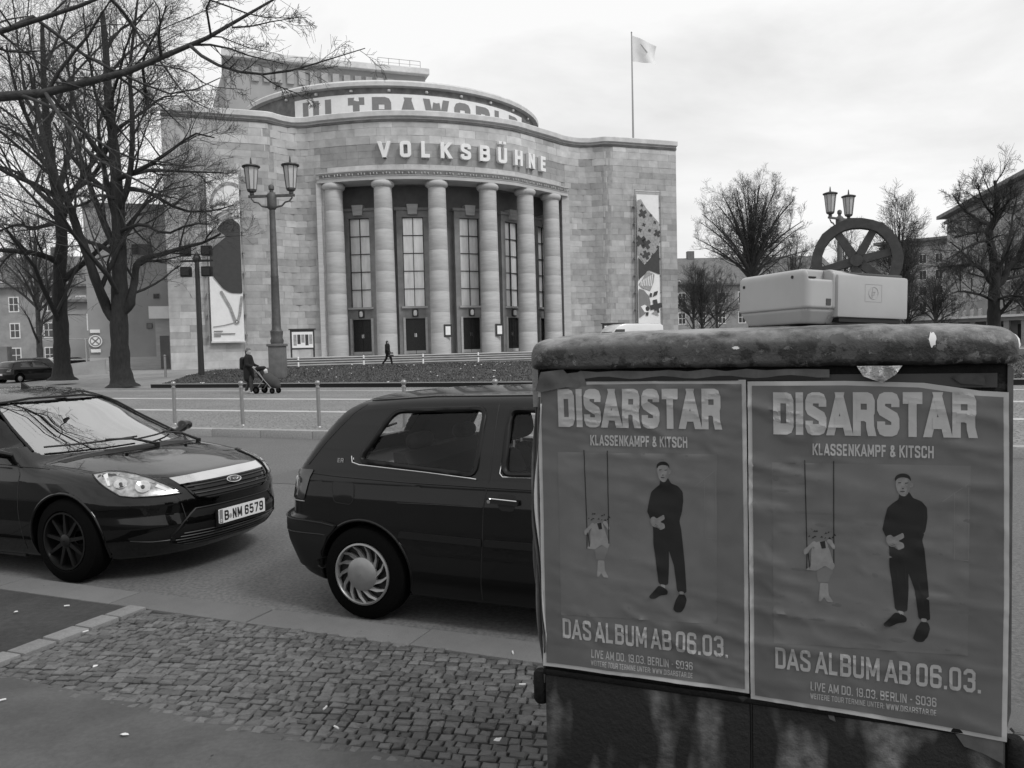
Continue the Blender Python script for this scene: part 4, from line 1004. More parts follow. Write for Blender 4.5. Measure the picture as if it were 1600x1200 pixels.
# headlights
hl_out = [(a/60., z) for a, z in ((63, .802), (57, .812), (50, .806), (43, .786), (37, .755), (31, .702), (26.5, .640), (36, .638), (44, .642), (49, .656), (55, .718))]
def mir(o): return [(-a, z) for a, z in o][::-1]
for k, o_ in enumerate((hl_out, mir(hl_out))):
    base = patch('headlight', o_, C0, .003, 'lens_inner', hb, step=.03, skirt=.0)
    sg = 1 if k == 0 else -1
    for az_, zz, r in ((49*sg/60, .735, .046), (40.5*sg/60, .708, .052)):
        p, nr = C0(np.array([[az_, zz]])); p = Vector(p[0]); n_ = Vector(nr[0]); M = Matrix.Translation(p+n_*.001) @ n_.to_track_quat('Z', 'Y').to_matrix().to_4x4()
        MB().lathe([(r, .002), (r*1.02, .010), (r*.92, .009), (r*.7, .002), (r*.4, .0015), (.004, .001)], 24, M, cap=False).build('reflector', 'chrome', base, smooth=True)
        MB().lathe([(r*.26, .0), (r*.24, .010), (r*.12, .014), (.002, .015)], 14, M, cap=False).build('bulb_cover', 'dark_metal', base, smooth=True)
    patch('indicator_lens', [(57.5*sg/60, .79), (54*sg/60, .725), (53*sg/60, .725), (56*sg/60, .80)], C0, .010, 'lens_light', base, step=0, skirt=.005)
    patch('trim_wedge', [(35*sg/60, .715), (29.5*sg/60, .658), (30.5*sg/60, .650), (36*sg/60, .700)], C0, .010, 'lens_light', base, step=0, skirt=.005)
    patch('lens', o_, C0, .016, GC, base, step=.03, skirt=.016)
    line_on(C0, o_, .0055, 'plastic_black', base, 'seal', .006, closed=True, step=.03)
# grille, chrome bar, badge
pt = lambda o: [(y, z) for y, z in o]
gr = patch('grille', [(-.445, .695), (.445, .695), (.39, .60), (.30, .575), (-.30, .575), (-.39, .60)], FR, .003, 'plastic_black', hb, step=.06, skirt=.01)
line_on(FR, [(-.445, .695), (.445, .695), (.39, .60), (.30, .572), (-.30, .572), (-.39, .60)], .010, 'paint_black', gr, 'grille_frame', .004, closed=True)
for k in range(4): yy = .43-.018*k; line_on(FR, [(-yy, .675-.026*k), (yy, .675-.026*k)], .0055, 'plastic_black' if k % 2 else 'dark_metal', gr, 'grille_slat', .010)
patch('chrome_bar', [(-.475, .742), (-.2, .748), (.2, .748), (.475, .742), (.455, .697), (-.455, .697)], FR, .010, 'chrome', hb, step=.06, skirt=.02)
pb, nb_ = FR(np.array([[0, .665]])); M = Matrix.Translation(Vector(pb[0])+Vector(nb_[0])*.012) @ Vector(nb_[0]).to_track_quat('Z', 'Y').to_matrix().to_4x4()
bd = MB().add([M @ Vector((.078*math.cos(a), .034*math.sin(a), h_)) for h_ in (-.01, .008) for a in np.linspace(0, 2*math.pi, 24, endpoint=False)], [tuple(range(24, 48))]+[(i, (i+1) % 24, (i+1) % 24+24, i+24) for i in range(24)]).build('badge', 'chrome', hb)
MB().add([M @ Vector((.068*math.cos(a), .027*math.sin(a), .0095)) for a in np.linspace(0, 2*math.pi, 24, endpoint=False)], [tuple(range(24))]).build('badge_face', 'dark_metal', bd)
sc_ = [(-.052, -.010), (-.040, .016), (-.020, .018), (-.034, .006), (-.046, .0), (-.030, .0), (-.018, -.008), (-.008, -.004), (-.010, .006), (-.018, .004), (-.014, -.008), (.0, -.006), (.008, .007), (.004, -.008), (.014, .007), (.022, .006), (.034, .004), (.026, -.008), (.038, -.004), (.050, .020), (.044, -.010)]
MB().tube([M @ Vector((x*1.05, y, .0115)) for x, y in [(-a, b) for a, b in sc_] if True][::-1] if False else [M @ Vector((a, b, .0115)) for a, b in sc_], .0022, 4).build('badge_script', 'chrome', bd)
# lower opening with frame, slats, plate
lo_ = [(-.40, .515), (.40, .515), (.50, .43), (.565, .335), (.545, .275), (.42, .250), (-.42, .250), (-.545, .275), (-.565, .335), (-.50, .43)]
lg = patch('lower_grille', lo_, FR, .002, 'plastic_black', hb, step=.06, skirt=.01)
line_on(FR, lo_, .007, 'plastic_black', lg, 'lower_frame', .004, closed=True)
line_on(FR, [(-.565, .33), (-.545, .275), (-.42, .250), (0, .246), (.42, .250), (.545, .275), (.565, .33)], .005, 'rim_dark', lg, 'trim_strip', .014)
for k in range(5): yy = .53-.0*k; line_on(FR, [(-yy+.02*abs(k-2), .345-.022*k), (yy-.02*abs(k-2), .345-.022*k)], .0045, 'dark_metal', lg, 'grille_slat', .008)
def plate_fn(y0, z0, tilt=.0):
    pc_, nc = FR(np.array([[y0, z0]])); x0 = pc_[0][0]+.018
    return lambda P: (np.stack([np.full(len(P), x0)-.0*P[:, 0], y0+P[:, 0], z0+P[:, 1]], 1), np.tile([1., 0, 0], (len(P), 1)))
PF = plate_fn(0, .425)
pl_ = patch('number_plate', rounded([(-.26, -.055), (.26, -.055), (.26, .055), (-.26, .055)], .01), PF, .004, 'plate_white', hb, step=0, skirt=.014)
MB().box(.0, .02, -.27, .27, -.075, .06).build('plate_holder', 'plastic_black', pl_).location = Vector(PF(np.array([[0, 0]]))[0][0])-Vector((.024, 0, 0))
# the plate reads from the car's right to its left when seen from in front
tf = lambda P: PF(np.stack([P[:, 0], P[:, 1]], 1))
text_obs('plate_lettering', 'B', tf, -.205, -.160, -.038, .076, .19, 'ink_black', pl_, off=.0055)
text_obs('plate_lettering', 'NM', tf, -.115, -.012, -.038, .076, .19, 'ink_black', pl_, off=.0055, gap=.18)
text_obs('plate_lettering', '6579', tf, .020, .235, -.038, .076, .19, 'ink_black', pl_, off=.0055, gap=.2)
patch('plate_band', [(-.256, -.052), (-.222, -.052), (-.222, .052), (-.256, .052)], tf, .0052, 'grey_print', pl_, step=0, skirt=0)
text_obs('plate_lettering', 'D', tf, -.247, -.233, -.042, .022, .2, 'plate_white', pl_, off=.0062)
patch('plate_seal', [(-.140+.016*math.cos(a), -.012+.018*math.sin(a)) for a in np.linspace(0, 6.28, 14, endpoint=False)], tf, .0056, 'mid_print', pl_, step=0, skirt=0)
# fog recess, bonnet seams, sill
for sg in (1, -1):
    fo = patch('fog_recess', [(a_*sg/60, z_) for a_, z_ in ((28.5, .40), (38, .385), (47, .345), (45, .315), (31, .31))], C0, .002, 'plastic_black', hb, step=.03, skirt=.008)
    line_on(C0, [(46*sg/60, .325), (38*sg/60, .308), (31*sg/60, .307)], .004, 'rim_dark', fo, 'trim_strip', .004, step=.03)
    line_on(TF, [(.80, -.475*sg), (.70, -.55*sg), (.45, -.66*sg), (.2, -.725*sg), (-.0, -.75*sg), (-.22, -.77*sg)], .004, 'ink_black', hb, 'bonnet_seam', -.001)
    line_on(side(-sg), [(-.44, .22), (-.46, .5), (-.45, .8), (-.52, .93)], .004, 'ink_black', hb, 'door_seam', -.001)
    line_on(side(-sg), [(-.2, .835), (-.6, .86), (-1.4, .875), (-2.2, .88)], .004, 'rim_dark', hb, 'waist_line', .0)
    # mirror
    mr_ = net_ob('mirror', capsules([((-.66, -sg*.96, .985), (-.66, -sg*1.03, .985), .052, .044), ((-.62, -sg*.80, .92), (-.64, -sg*.94, .965), .028, .035)], .04), (-.82, min(-sg*.76, -sg*1.16), .84), (-.52, max(-sg*.76, -sg*1.16), 1.08), .016, 'paint_black', hb)
for y in (-.30, .32): MB().lathe([(.012, 0), (.016, .012), (.004, .018)], 8, Matrix.Translation(Vector(TF(np.array([[.02, y]]))[0][0]))).build('washer_jet', 'plastic_black', hb)
pa = Vector(TF(np.array([[-2.2, 0.]]))[0][0]); pa.x = -2.05
MB().prism([(-.06, -.005), (.05, -.005), (.02, .02), (-.055, .055)], 'y', (-.012, .012), Matrix.Translation((-1.55, .02, 1.400))).build('roof_aerial', 'plastic_black', hb)
for sg in (-1, 1):
    for cx in (0, -2.64): line_on(side(sg), [(cx+.352*math.cos(a), .315+.352*math.sin(a)) for a in np.linspace(R_(-20), R_(200), 30)], .012, 'paint_black', hb, 'arch_lip', -.004, n=8, step=.05)
# wheels with dark alloy spokes
for x in (0, -2.64):
    for sg in (-1, 1):
        wh, M, h = tyre(hb, x, sg*.775, .315, .315, .20, sg, .215, 0, 0)
        rm = MB().lathe([(.222, h-.02), (.215, h+.002), (.203, h+.002), (.198, h-.03), (.19, -h*.2), (.05, -h*.3)], 40, M, cap=False).build('rim', 'rim_dark', wh, angle=35)
        for k in range(9):
            A = M @ Matrix.Rotation(2*math.pi*k/9+.2, 4, 'Z'); MB().prism([(.03, -.016), (.20, -.010), (.20, .010), (.03, .016)], 'z', (h-.045, h-.012), A).build('spoke', 'rim_dark', wh)
        MB().lathe([(.05, h-.05), (.05, h-.008), (.035, h-.002), (.004, h)], 20, M, cap=False).build('hub', 'rim_dark', wh, smooth=True)
MB().box(-3.2, -.5, -.82, .82, .15, .43).box(-3.0, .5, -.50, .50, .17, .5).build('underbody', 'car_interior', hb)  # underbody lowered and a tray box added to deepen the shade beneath
# interior
MB().box(-.72, -.22, -.70, .70, .60, .87, ch=.05).build('dashboard', 'dash', hb, angle=40)
stw = MB(); M = Matrix.Translation((-.86, .36, .93)) @ Matrix.Rotation(R_(-65), 4, 'Y')
stw.tube([M @ Vector((.18*math.cos(a), .18*math.sin(a), 0)) for a in np.linspace(0, 2*math.pi, 24, endpoint=False)], .016, 6, closed=True).tube([M @ Vector((-.17, 0, 0)), M @ Vector((.17, 0, -.01))], .018, 5).lathe([(.05, -.02), (.05, .02)], 10, M).build('steering_wheel', 'dash', hb, smooth=True)
for y in (.36, -.36): seat(hb, -1.45, y, .36, m='dash')
seat(hb, -2.4, .36, .38, m='dash'); seat(hb, -2.4, -.36, .38, m='dash')
MB().tube([(-1.02, 0, 1.27), (-1.03, 0, 1.22)], .012, 5).box(-1.05, -1.02, -.12, .12, 1.16, 1.23, ch=.01).build('rear_view_mirror', 'plastic_black', hb)
MB().box(-.60, -.42, -.52, -.28, .875, .882).build('paper_on_dash', 'plate_white', hb)

# ------------------------------------------------------------------ older three-door hatchback, dark grey (origin: rear axle)
GP = dict(half_width=([.15, .30, .45, .60, .75, .86, .93], [.80, .825, .840, .845, .842, .828, .79]), xm=1.1, plan_taper=.010,
    front=([.15, .3, .5, .7, .9], [3.15, 3.22, 3.25, 3.15, 2.9]), fc=.5, fn=3.,
    rear=([.20, .30, .36, .44, .53, .60, .625, .72, .86, .94, 1.1], [-.64, -.685, -.715, -.75, -.77, -.765, -.715, -.71, -.69, -.645, -.52]), rc=.42, rn=3.0,
    low_top=([-.7, -.5, 0, 1.8, 2.2, 2.9, 3.2], [.955, .965, .955, .935, .93, .82, .70]), top_drop=.03, shoulder=.05,
    bottom=([-.7, -.5, -.3, .3, 3.0, 3.3], [.28, .25, .20, .17, .17, .25]),
    gh_width=([.80, .92, 1.05, 1.2, 1.32, 1.42], [.820, .795, .760, .705, .645, .58]), gh_taper=.012,
    roof=([-1., -.72, -.61, -.535, -.37, -.25, -.12, .4, 1.2, 1.7, 1.95, 2.35, 2.6, 3.], [.2, .72, .90, 1.02, 1.22, 1.325, 1.372, 1.405, 1.415, 1.375, 1.26, .96, .8, .2]), gh_floor=.87, ws_curve=.08, rs_curve=.04, crown=.035, roof_lip=([-.7, -.2, 0, 1.7, 1.9, 2.6], [.65, .7, 1, 1, .8, .8]), rail=.055, blend=.02,
    arches=[(0, .325), (2.47, .325)], axle_z=.29, floor=.40, cab=(-.45, 2.05), skin=.055,
    side_windows=[np.array(rounded([(.165, 1.290), (.79, 1.31), (.775, .928), (-.045, .982)], .06)), np.array(rounded([(.95, 1.305), (1.62, 1.29), (2.02, .96), (.95, .94)], .05))],
    end_windows=[(np.array([(-.9, 1.03), (.52, 1.03), (.44, 1.29), (-.9, 1.31)]), -.75, -.05), (np.array([(-.9, 1.0), (.62, 1.0), (.52, 1.30), (-.9, 1.33)]), 1.6, 2.5)])
g_out, g_full = hatch_body(GP)
hit, side, cyl, topm, endm = marcher(g_out)
gc = empty('parked_car', W(-2.77, 4.965, CARZ), STREET, label='dark grey three-door hatchback at the kerb partly hidden by the poster cabinet', cat='car')
net_ob('body', g_full, (-.86, -.95, .10), (3.36, .95, 1.50), .0155, 'paint_grey', gc)
SD = side(-1); CRd = cyl(0.25, -1); CR = lambda P: CRd(P*np.array([60., 1.]))
for sg in (-1, 1):
    for k, poly in enumerate(GP['side_windows']):
        P_ = [(x, z) for x, z in poly]; wn = patch('side_window', P_, side(sg), -.018, GS, gc, step=.07, skirt=0)
        line_on(side(sg), P_, .019, 'plastic_black', wn, 'rubber_seal', -.004, closed=True, n=6)
        if sg < 0:
            if k == 0: line_on(SD, [(-.095, 1.01), (-.085, .972), (-.03, .958), (.45, .932), (.74, .910), (.785, .905)], .004, 'chrome', wn, 'bright_trim', .008)
            else: line_on(SD, [(.935, 1.0), (.93, .945), (.95, .925), (1.3, .928), (1.9, .935)], .004, 'chrome', wn, 'bright_trim', .008)
RE = endm(-1, -1.0, 1.5)
patch('rear_window', [(-.52, 1.03), (.52, 1.03), (.44, 1.29), (-.44, 1.29)], RE, -.02, GS, gc, step=.08, skirt=0)
patch('windscreen', [(-.62, 1.0), (.62, 1.0), (.52, 1.30), (-.52, 1.30)], endm(1, 3.4, 2.2), -.02, GS, gc, step=.1, skirt=0)
line_on(SD, [(.868, 1.365), (.872, 1.1), (.868, .92), (.852, .85), (.835, .74), (.825, .55), (.80, .30), (.80, .20)], .0045, 'ink_black', gc, 'door_seam', -.0015)
line_on(SD, [(-.52, .945), (-.42, .95), (-.30, 1.10), (-.14, 1.27), (-.06, 1.325)], .0045, 'ink_black', gc, 'hatch_seam', -.001)
line_on(SD, [(-.05, 1.345), (.4, 1.372), (1.1, 1.38), (1.6, 1.36)], .006, 'plastic_black', gc, 'roof_gutter', .0)
line_on(SD, [(-.45, .90), (-.2, .885), (.3, .87), (.83, .865), (1.8, .86)], .0045, 'paint_grey', gc, 'shoulder_crease', .0)
line_on(SD, [(.26, .745), (.55, .75), (.83, .75)], .003, 'ink_black', gc, 'crease', -.0005)
patch('side_moulding', rounded([(.26, .535), (.82, .525), (.82, .565), (.275, .575)], .012), SD, .010, 'plastic_black', gc, step=.06, skirt=.015)
patch('side_moulding', rounded([(.835, .525), (2.05, .52), (2.05, .56), (.835, .565)], .012), SD, .010, 'plastic_black', gc, step=.06, skirt=.015)
fl = rounded([(-.225, .852), (-.052, .848), (-.05, .76), (-.08, .715), (-.205, .725)], .03)
line_on(SD, fl, .003, 'ink_black', gc, 'fuel_flap_seam', 0, closed=True); patch('fuel_flap', [(x*.96-.006, z*.985+.012) for x, z in fl], SD, .002, 'paint_grey', gc, step=.04, skirt=.003)
hd = patch('door_handle', rounded([(.865, .808), (1.06, .798), (1.06, .770), (.865, .780)], .01), SD, .030, 'plastic_black', gc, step=.04, skirt=.02)
patch('handle_recess', rounded([(.92, .835), (1.04, .83), (1.03, .735), (.93, .74)], .03), SD, .001, 'ink_black', gc, step=.04, skirt=0)
line_on(SD, [(.885, .806), (1.055, .798)], .0035, 'chrome', hd, 'bright_edge', .034)
MB().lathe([(.011, 0), (.011, .006)], 10, Matrix.Translation(Vector(SD(np.array([[.882, .793]]))[0][0])-Vector((0, .03, 0))) @ Matrix.Rotation(R_(90), 4, 'X')).build('lock', 'chrome', gc)
# tail light wraps the corner, bumper is its own moulding
patch('tail_light', [(40, .905), (70, .905), (68, .72), (40, .715)], CR, .006, 'plastic_black', gc, step=4, skirt=.01) if False else None
for sg in (-1, 1):
    tl = patch('tail_light', rounded([(sg*a_/60, z_) for a_, z_ in ((51, .918), (31, .915), (31, .722), (49.5, .730))], .012), CR, .007, 'lens_dark', gc, step=.03, skirt=.012)
    line_on(CR, [(sg*31/60, .712), (sg*49.5/60, .718)], .004, 'hubcap', tl, 'light_edge', .006, step=.03)
bo = [(0, .605), (40, .605), (56, .600), (61.8, .578), (57.6, .50), (54.6, .40), (53.6, .29), (46, .295), (0, .31)]
bm_ = patch('bumper', [(a_/60, z_) for a_, z_ in bo]+[(-a_/60, z_) for a_, z_ in bo[::-1]][1:-1], CR, .012, 'plastic_black', gc, step=.035, skirt=.02)
line_on(CR, [(-55/60, .515), (0, .52), (55/60, .515), (57/60, .512)], .005, 'ink_black', bm_, 'bumper_groove', .010, step=.03)
line_on(CR, [(-55/60, .597), (0, .60), (50/60, .597), (56/60, .590), (61/60, .575)], .005, 'rim_dark', bm_, 'bumper_edge', .012, step=.03)
# small model script behind the window: a few thin strokes
text_obs('badge_script', 'ER', lambda P: SD(P), -.20, -.155, .968, .026, .16, 'hubcap', gc, off=.004)
# roof skylight strip: rear wiper, aerial
MB().tube([Vector(RE(np.array([[y, z]]))[0][0])+Vector((-.03, 0, .0)) for y, z in ((.0, .98), (.12, 1.04), (.30, 1.08), (.42, 1.10))], .009, 5).build('rear_wiper', 'plastic_black', gc)
for sg in (-1, 1):
    for cx in (0, 2.47): line_on(side(sg), [(cx+.330*math.cos(a), .29+.330*math.sin(a)) for a in np.linspace(R_(-15), R_(195), 30)], .011, 'paint_grey', gc, 'arch_lip', -.005, n=8, step=.05)
# wheels: alloy-look trims with swept blades
for x in (0, 2.47):
    for sg in (-1, 1):
        wh, M, h = tyre(gc, x, sg*.735, .29, .29, .185, sg, .19, 0, 0)
        MB().lathe([(.192, h-.01), (.193, h+.010), (.183, h+.014), (.178, h+.006), (.176, h-.02)], 48, M, cap=False).build('trim_ring', 'hubcap', wh, angle=35)
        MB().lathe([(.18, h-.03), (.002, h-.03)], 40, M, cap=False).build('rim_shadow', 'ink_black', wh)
        MB().lathe([(.106, h-.012), (.104, h+.006), (.09, h+.014), (.05, h+.020), (.002, h+.022)], 40, M, cap=False).build('trim_disc', 'hubcap', wh, angle=40)
        for k in range(13):
            A = M @ Matrix.Rotation(2*math.pi*k/13, 4, 'Z'); o_ = []
            a0 = 0
            inn = [(.100, -.10), (.100, .20)]; 
            pin = [(.099*math.cos(t), .099*math.sin(t)) for t in (-.16, .16)]; pm = [(.145*math.cos(t), .145*math.sin(t)) for t in (.20, .34)]; po = [(.182*math.cos(t), .182*math.sin(t)) for t in (.44, .52)]
            v = [A @ Vector((px, py, hh)) for (px, py), hh in zip(pin+pm+po, (h+.006, h+.004, h+.009, h+.003, h+.008, h+.003))]+[A @ Vector((px, py, h-.02)) for px, py in pin+pm+po]
            MB().add(v, [(0, 1, 3, 2), (2, 3, 5, 4), (0, 2, 8, 6), (2, 4, 10, 8), (1, 7, 9, 3), (3, 9, 11, 5)]).build('trim_blade', 'hubcap', wh)
MB().box(-.30, 3.0, -.66, .66, .16, .42).build('underbody', 'car_interior', gc)
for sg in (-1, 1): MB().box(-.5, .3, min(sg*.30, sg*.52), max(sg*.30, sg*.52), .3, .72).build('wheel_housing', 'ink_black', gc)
MB().box(-.42, .28, -.70, .70, .88, .905).build('parcel_shelf', 'car_interior', gc)
MB().prism([(.18, .42), (.72, .42), (.72, .62), (.36, .64), (.20, 1.02), (.12, 1.02)], 'y', (-.62, .62)).build('rear_bench', 'seat_cloth', gc)
for y in (.32, -.34): net_ob('rear_headrest', capsules([((.16, y-.08, 1.07), (.16, y+.08, 1.07), .055, .055)]), (.02, y-.2, .95), (.3, y+.2, 1.2), .02, 'seat_cloth', gc)
for y in (.34, -.34): seat(gc, 1.14, y, .40)
MB().box(1.75, 2.15, -.68, .68, .62, .93, ch=.05).build('dashboard', 'car_interior', gc, angle=40)
# ================================================================== CABINET WITH THE POSTERS
def smear_mat():
    m = mat('smeared_paint', .006, .75, bump=.4, bscale=50); t = m.node_tree; n = t.nodes.new; l = t.links.new
    tc_ = n('ShaderNodeTexCoord'); mp_ = n('ShaderNodeMapping'); mp_.inputs['Scale'].default_value = (8.5, 1, 2.6); mp_.inputs['Location'].default_value = (.35, 0, .2); l(tc_.outputs['Object'], mp_.inputs[0])
    a = n('ShaderNodeTexNoise'); a.inputs['Scale'].default_value = 1.0; a.inputs['Detail'].default_value = 2; l(mp_.outputs[0], a.inputs['Vector'])
    b = n('ShaderNodeTexNoise'); b.inputs['Scale'].default_value = 34; b.inputs['Detail'].default_value = 6; l(tc_.outputs['Object'], b.inputs['Vector'])
    r1 = n('ShaderNodeMapRange'); r1.inputs[1].default_value = .50; r1.inputs[2].default_value = .68; l(a.outputs['Fac'], r1.inputs[0])
    r2 = n('ShaderNodeMapRange'); r2.inputs[1].default_value = .3; r2.inputs[2].default_value = .65; r2.inputs[3].default_value = .35; l(b.outputs['Fac'], r2.inputs[0])
    k = n('ShaderNodeMath'); k.operation = 'MULTIPLY'; l(r1.outputs[0], k.inputs[0]); l(r2.outputs[0], k.inputs[1])
    o = n('ShaderNodeMapRange'); o.inputs[3].default_value = .003; o.inputs[4].default_value = .17; l(k.outputs[0], o.inputs[0]); l(o.outputs[0], t.nodes['Principled BSDF'].inputs['Base Color']); MT['smeared_paint'] = m
smear_mat()
def lid_mat():
    # dark flaking paint; sky highlight painted pale into the colour where the lid faces up
    m = mat('cabinet_lid_paint', .010, .38, bump=.55, bscale=62, spec=.5); t = m.node_tree; n = t.nodes.new; l = t.links.new
    tc_ = n('ShaderNodeTexCoord'); ge = n('ShaderNodeNewGeometry'); sp = n('ShaderNodeSeparateXYZ'); l(ge.outputs['Normal'], sp.inputs[0])
    def nz(sc, a, b, lo, hi, st=(1, 1, 1), det=8):
        mp_ = n('ShaderNodeMapping'); mp_.inputs['Scale'].default_value = st; l(tc_.outputs['Object'], mp_.inputs[0])
        x = n('ShaderNodeTexNoise'); x.inputs['Scale'].default_value = sc; x.inputs['Detail'].default_value = det; x.inputs['Roughness'].default_value = .68; l(mp_.outputs[0], x.inputs['Vector'])
        r = n('ShaderNodeMapRange'); r.inputs[1].default_value = a; r.inputs[2].default_value = b; r.inputs[3].default_value = lo; r.inputs[4].default_value = hi; l(x.outputs['Fac'], r.inputs[0]); return r.outputs[0]
    def mx(f, a, b):
        x = n('ShaderNodeMix'); x.data_type = 'FLOAT'; l(f, x.inputs[0]); 
        for i, q in ((2, a), (3, b)):
            if isinstance(q, float): x.inputs[i].default_value = q
            else: l(q, x.inputs[i])
        return x.outputs[0]
    base = mx(nz(13, .48, .53, 0, 1), .006, .042); base = mx(nz(30, .60, .612, 0, 1), base, .10); base = mx(nz(60, .63, .66, 0, 1), base, .004)
    up = n('ShaderNodeMapRange'); up.inputs[1].default_value = .25; up.inputs[2].default_value = .9; l(sp.outputs['Z'], up.inputs[0])
    k = n('ShaderNodeMath'); k.operation = 'MULTIPLY'; l(up.outputs[0], k.inputs[0]); l(nz(16, .38, .60, .15, 1., (.6, 1, 1)), k.inputs[1])
    c = mx(k.outputs[0], base, .24); l(c, t.nodes['Principled BSDF'].inputs['Base Color']); MT['cabinet_lid_paint'] = m
lid_mat()
CT = empty('utility_cabinet', W(-.863, 2.258, 0), STREET, label='weathered street utility cabinet with a flaking rounded lid and two posters on its front', cat='utility cabinet')
MB().box(.0, 1.225, .0, .50, .02, 1.47, ch=.012).build('cabinet_body', 'cabinet', CT, angle=35)
MB().box(-.01, 1.235, -.012, .51, 0, .14, ch=.01).build('plinth', 'cabinet', CT, angle=35)
def lid_f(x, y, z):
    ex = np.abs(x-.6125)-.635; ey = np.abs(y-.245)-.275; r = .045
    dxy = np.minimum(np.maximum(ex+.05, ey+.05), 0)+np.sqrt(np.maximum(ex+.05, 0)**2+np.maximum(ey+.05, 0)**2)-.05
    topz = 1.572-.018*(np.abs(x-.6125)/.63)**4-.010*(np.abs(y-.245)/.27)**4
    b = smax(smax(dxy, z-topz+.012*np.clip((.06-y)/.08, 0, 1)**2, .042), 1.462-z, .016)
    return b+.0035*(vnoise(np.stack([x*14, y*14, z*14], -1), 9)-.5)+.0025*(vnoise(np.stack([x*40, y*40, z*40], -1), 4)-.5)
lid = net_ob('lid', lid_f, (-.06, -.06, 1.44), (1.29, .56, 1.60), .0075, 'cabinet_lid_paint', CT)
def lid_fn(P):
    """(x, height on the rounded front) -> lid surface"""
    O = np.stack([P[:, 0], np.full(len(P), -.3), P[:, 1]], 1); D = np.array([0, 1., 0]); lo = np.zeros(len(P)); hi = np.full(len(P), .5)
    for _ in range(20):
        mid = (lo+hi)/2; ins = lid_f(*(O+D*mid[:, None]).T) < 0; hi = np.where(ins, mid, hi); lo = np.where(ins, lo, mid)
    return O+D*hi[:, None], np.tile([0, -1., .15], (len(P), 1))
r_ = random.Random(4)
for cx, cz_, w_, h_, m_ in ((.842, 1.532, .022, .020, 'paper_old'), (1.058, 1.526, .008, .024, 'litter'), (1.075, 1.505, .010, .010, 'paper_old'), (.585, 1.515, .010, .005, 'litter')):
    o_ = [(cx+w_*r_.uniform(.75, 1.1)*math.cos(a), cz_+h_*r_.uniform(.6, 1.1)*math.sin(a)) for a in np.linspace(0, 2*math.pi, 18, endpoint=False)]
    patch('paint_flake', o_, lid_fn, .001, m_, lid, step=.01, skirt=.002)
MB().box(.02, 1.20, -.006, .01, 1.405, 1.440).build('door_rail', 'dark_metal', CT)
MB().box(.12, .80, -.014, -.004, 1.426, 1.446).build('vent_lip', 'rim_dark', CT)
ru = [(x, 1.436+.004*math.sin(37*x)) for x in np.linspace(.1, .82, 24)]+[(x, 1.455+.003*math.sin(53*x)) for x in np.linspace(.82, .14, 14)]
cab_fn = lambda y0: (lambda P: (np.stack([P[:, 0], np.full(len(P), y0), P[:, 1]], 1), np.tile([0, -1., 0], (len(P), 1))))
patch('old_paper_strip', ru, cab_fn(-.012), .004, 'paper_old', CT, step=.02, skirt=.002)
patch('torn_paper', [(.0, 1.40), (.02, 1.455), (.09, 1.462), (.10, 1.45), (.15, 1.455), (.16, 1.40), (.10, 1.41), (.02, 1.395)], lambda P: (np.stack([P[:, 0], -.016-.016*np.sin(P[:, 0]*30)*vnoise(P*25, 2), P[:, 1]], 1), np.tile([0, -1., 0], (len(P), 1))), .006, 'paper_old', CT, step=.01, skirt=.002)
patch('torn_paper', [(.885, 1.462), (.99, 1.462), (.975, 1.44), (.945, 1.418), (.90, 1.436)], lambda P: (np.stack([P[:, 0], -.022-.02*vnoise(P*50, 3), P[:, 1]], 1), np.tile([0, -1., 0], (len(P), 1))), .004, 'foil', CT, step=.008, skirt=.002)
patch('torn_paper', [(1.10, 1.432), (1.13, 1.440), (1.17, 1.436), (1.175, 1.41), (1.12, 1.415)], cab_fn(-.008), .005, 'mid_dark', CT, step=.02, skirt=.002)
patch('torn_paper', [(1.10, .545), (1.215, .535), (1.215, .47), (1.17, .49), (1.13, .50)], cab_fn(-.004), .006, 'paper_old', CT, step=.02, skirt=.002)
patch('torn_paper', [(.80, .565), (.845, .56), (.825, .535), (.83, .515), (.815, .52)], cab_fn(-.004), .006, 'paper_old', CT, step=.02, skirt=.002)
# paint on the lower doors
for cx, zt, w_, zb in ((.455, .50, .045, .25), (.60, .475, .05, .22), (.26, .46, .035, .2), (.345, .44, .02, .2), (.775, .415, .035, .2), (.90, .40, .06, .2), (1.03, .38, .03, .2), (.13, .47, .02, .22)):
    continue
    o_ = [(cx-w_*r_.uniform(.7, 1.), zb), (cx-w_*r_.uniform(.9, 1.1), (zb+zt)/2), (cx-w_*.8, zt-.03), (cx-w_*.3, zt), (cx+w_*.35, zt-.004), (cx+w_*.85, zt-.035), (cx+w_*r_.uniform(.8, 1.1), (zb+zt)/2), (cx+w_*r_.uniform(.5, .9), zb)]
    patch('paint_smear', rounded(o_, .02), cab_fn(0), .0015, 'spray', CT, step=.03, skirt=.001)
for x0, x1 in ((.006, .609), (.617, 1.219)): MB().box(x0, x1, -.007, .0, .142, .528, ch=.002).build('lower_door', 'smeared_paint', CT, angle=35)
MB().box(.611, .615, -.004, .004, .14, .545).build('door_gap', 'ink_black', CT)
MB().box(.0, 1.225, -.012, .0, .530, .548, ch=.004).build('front_ledge', 'cabinet', CT, angle=35)
for x in (-.022, 1.235): MB().lathe([(.020, 0), (.026, .01), (.026, .09), (.018, .1)], 12, Matrix.Translation((x+.006, .02, .43)), cap=True).build('hinge', 'cabinet', CT, angle=40)
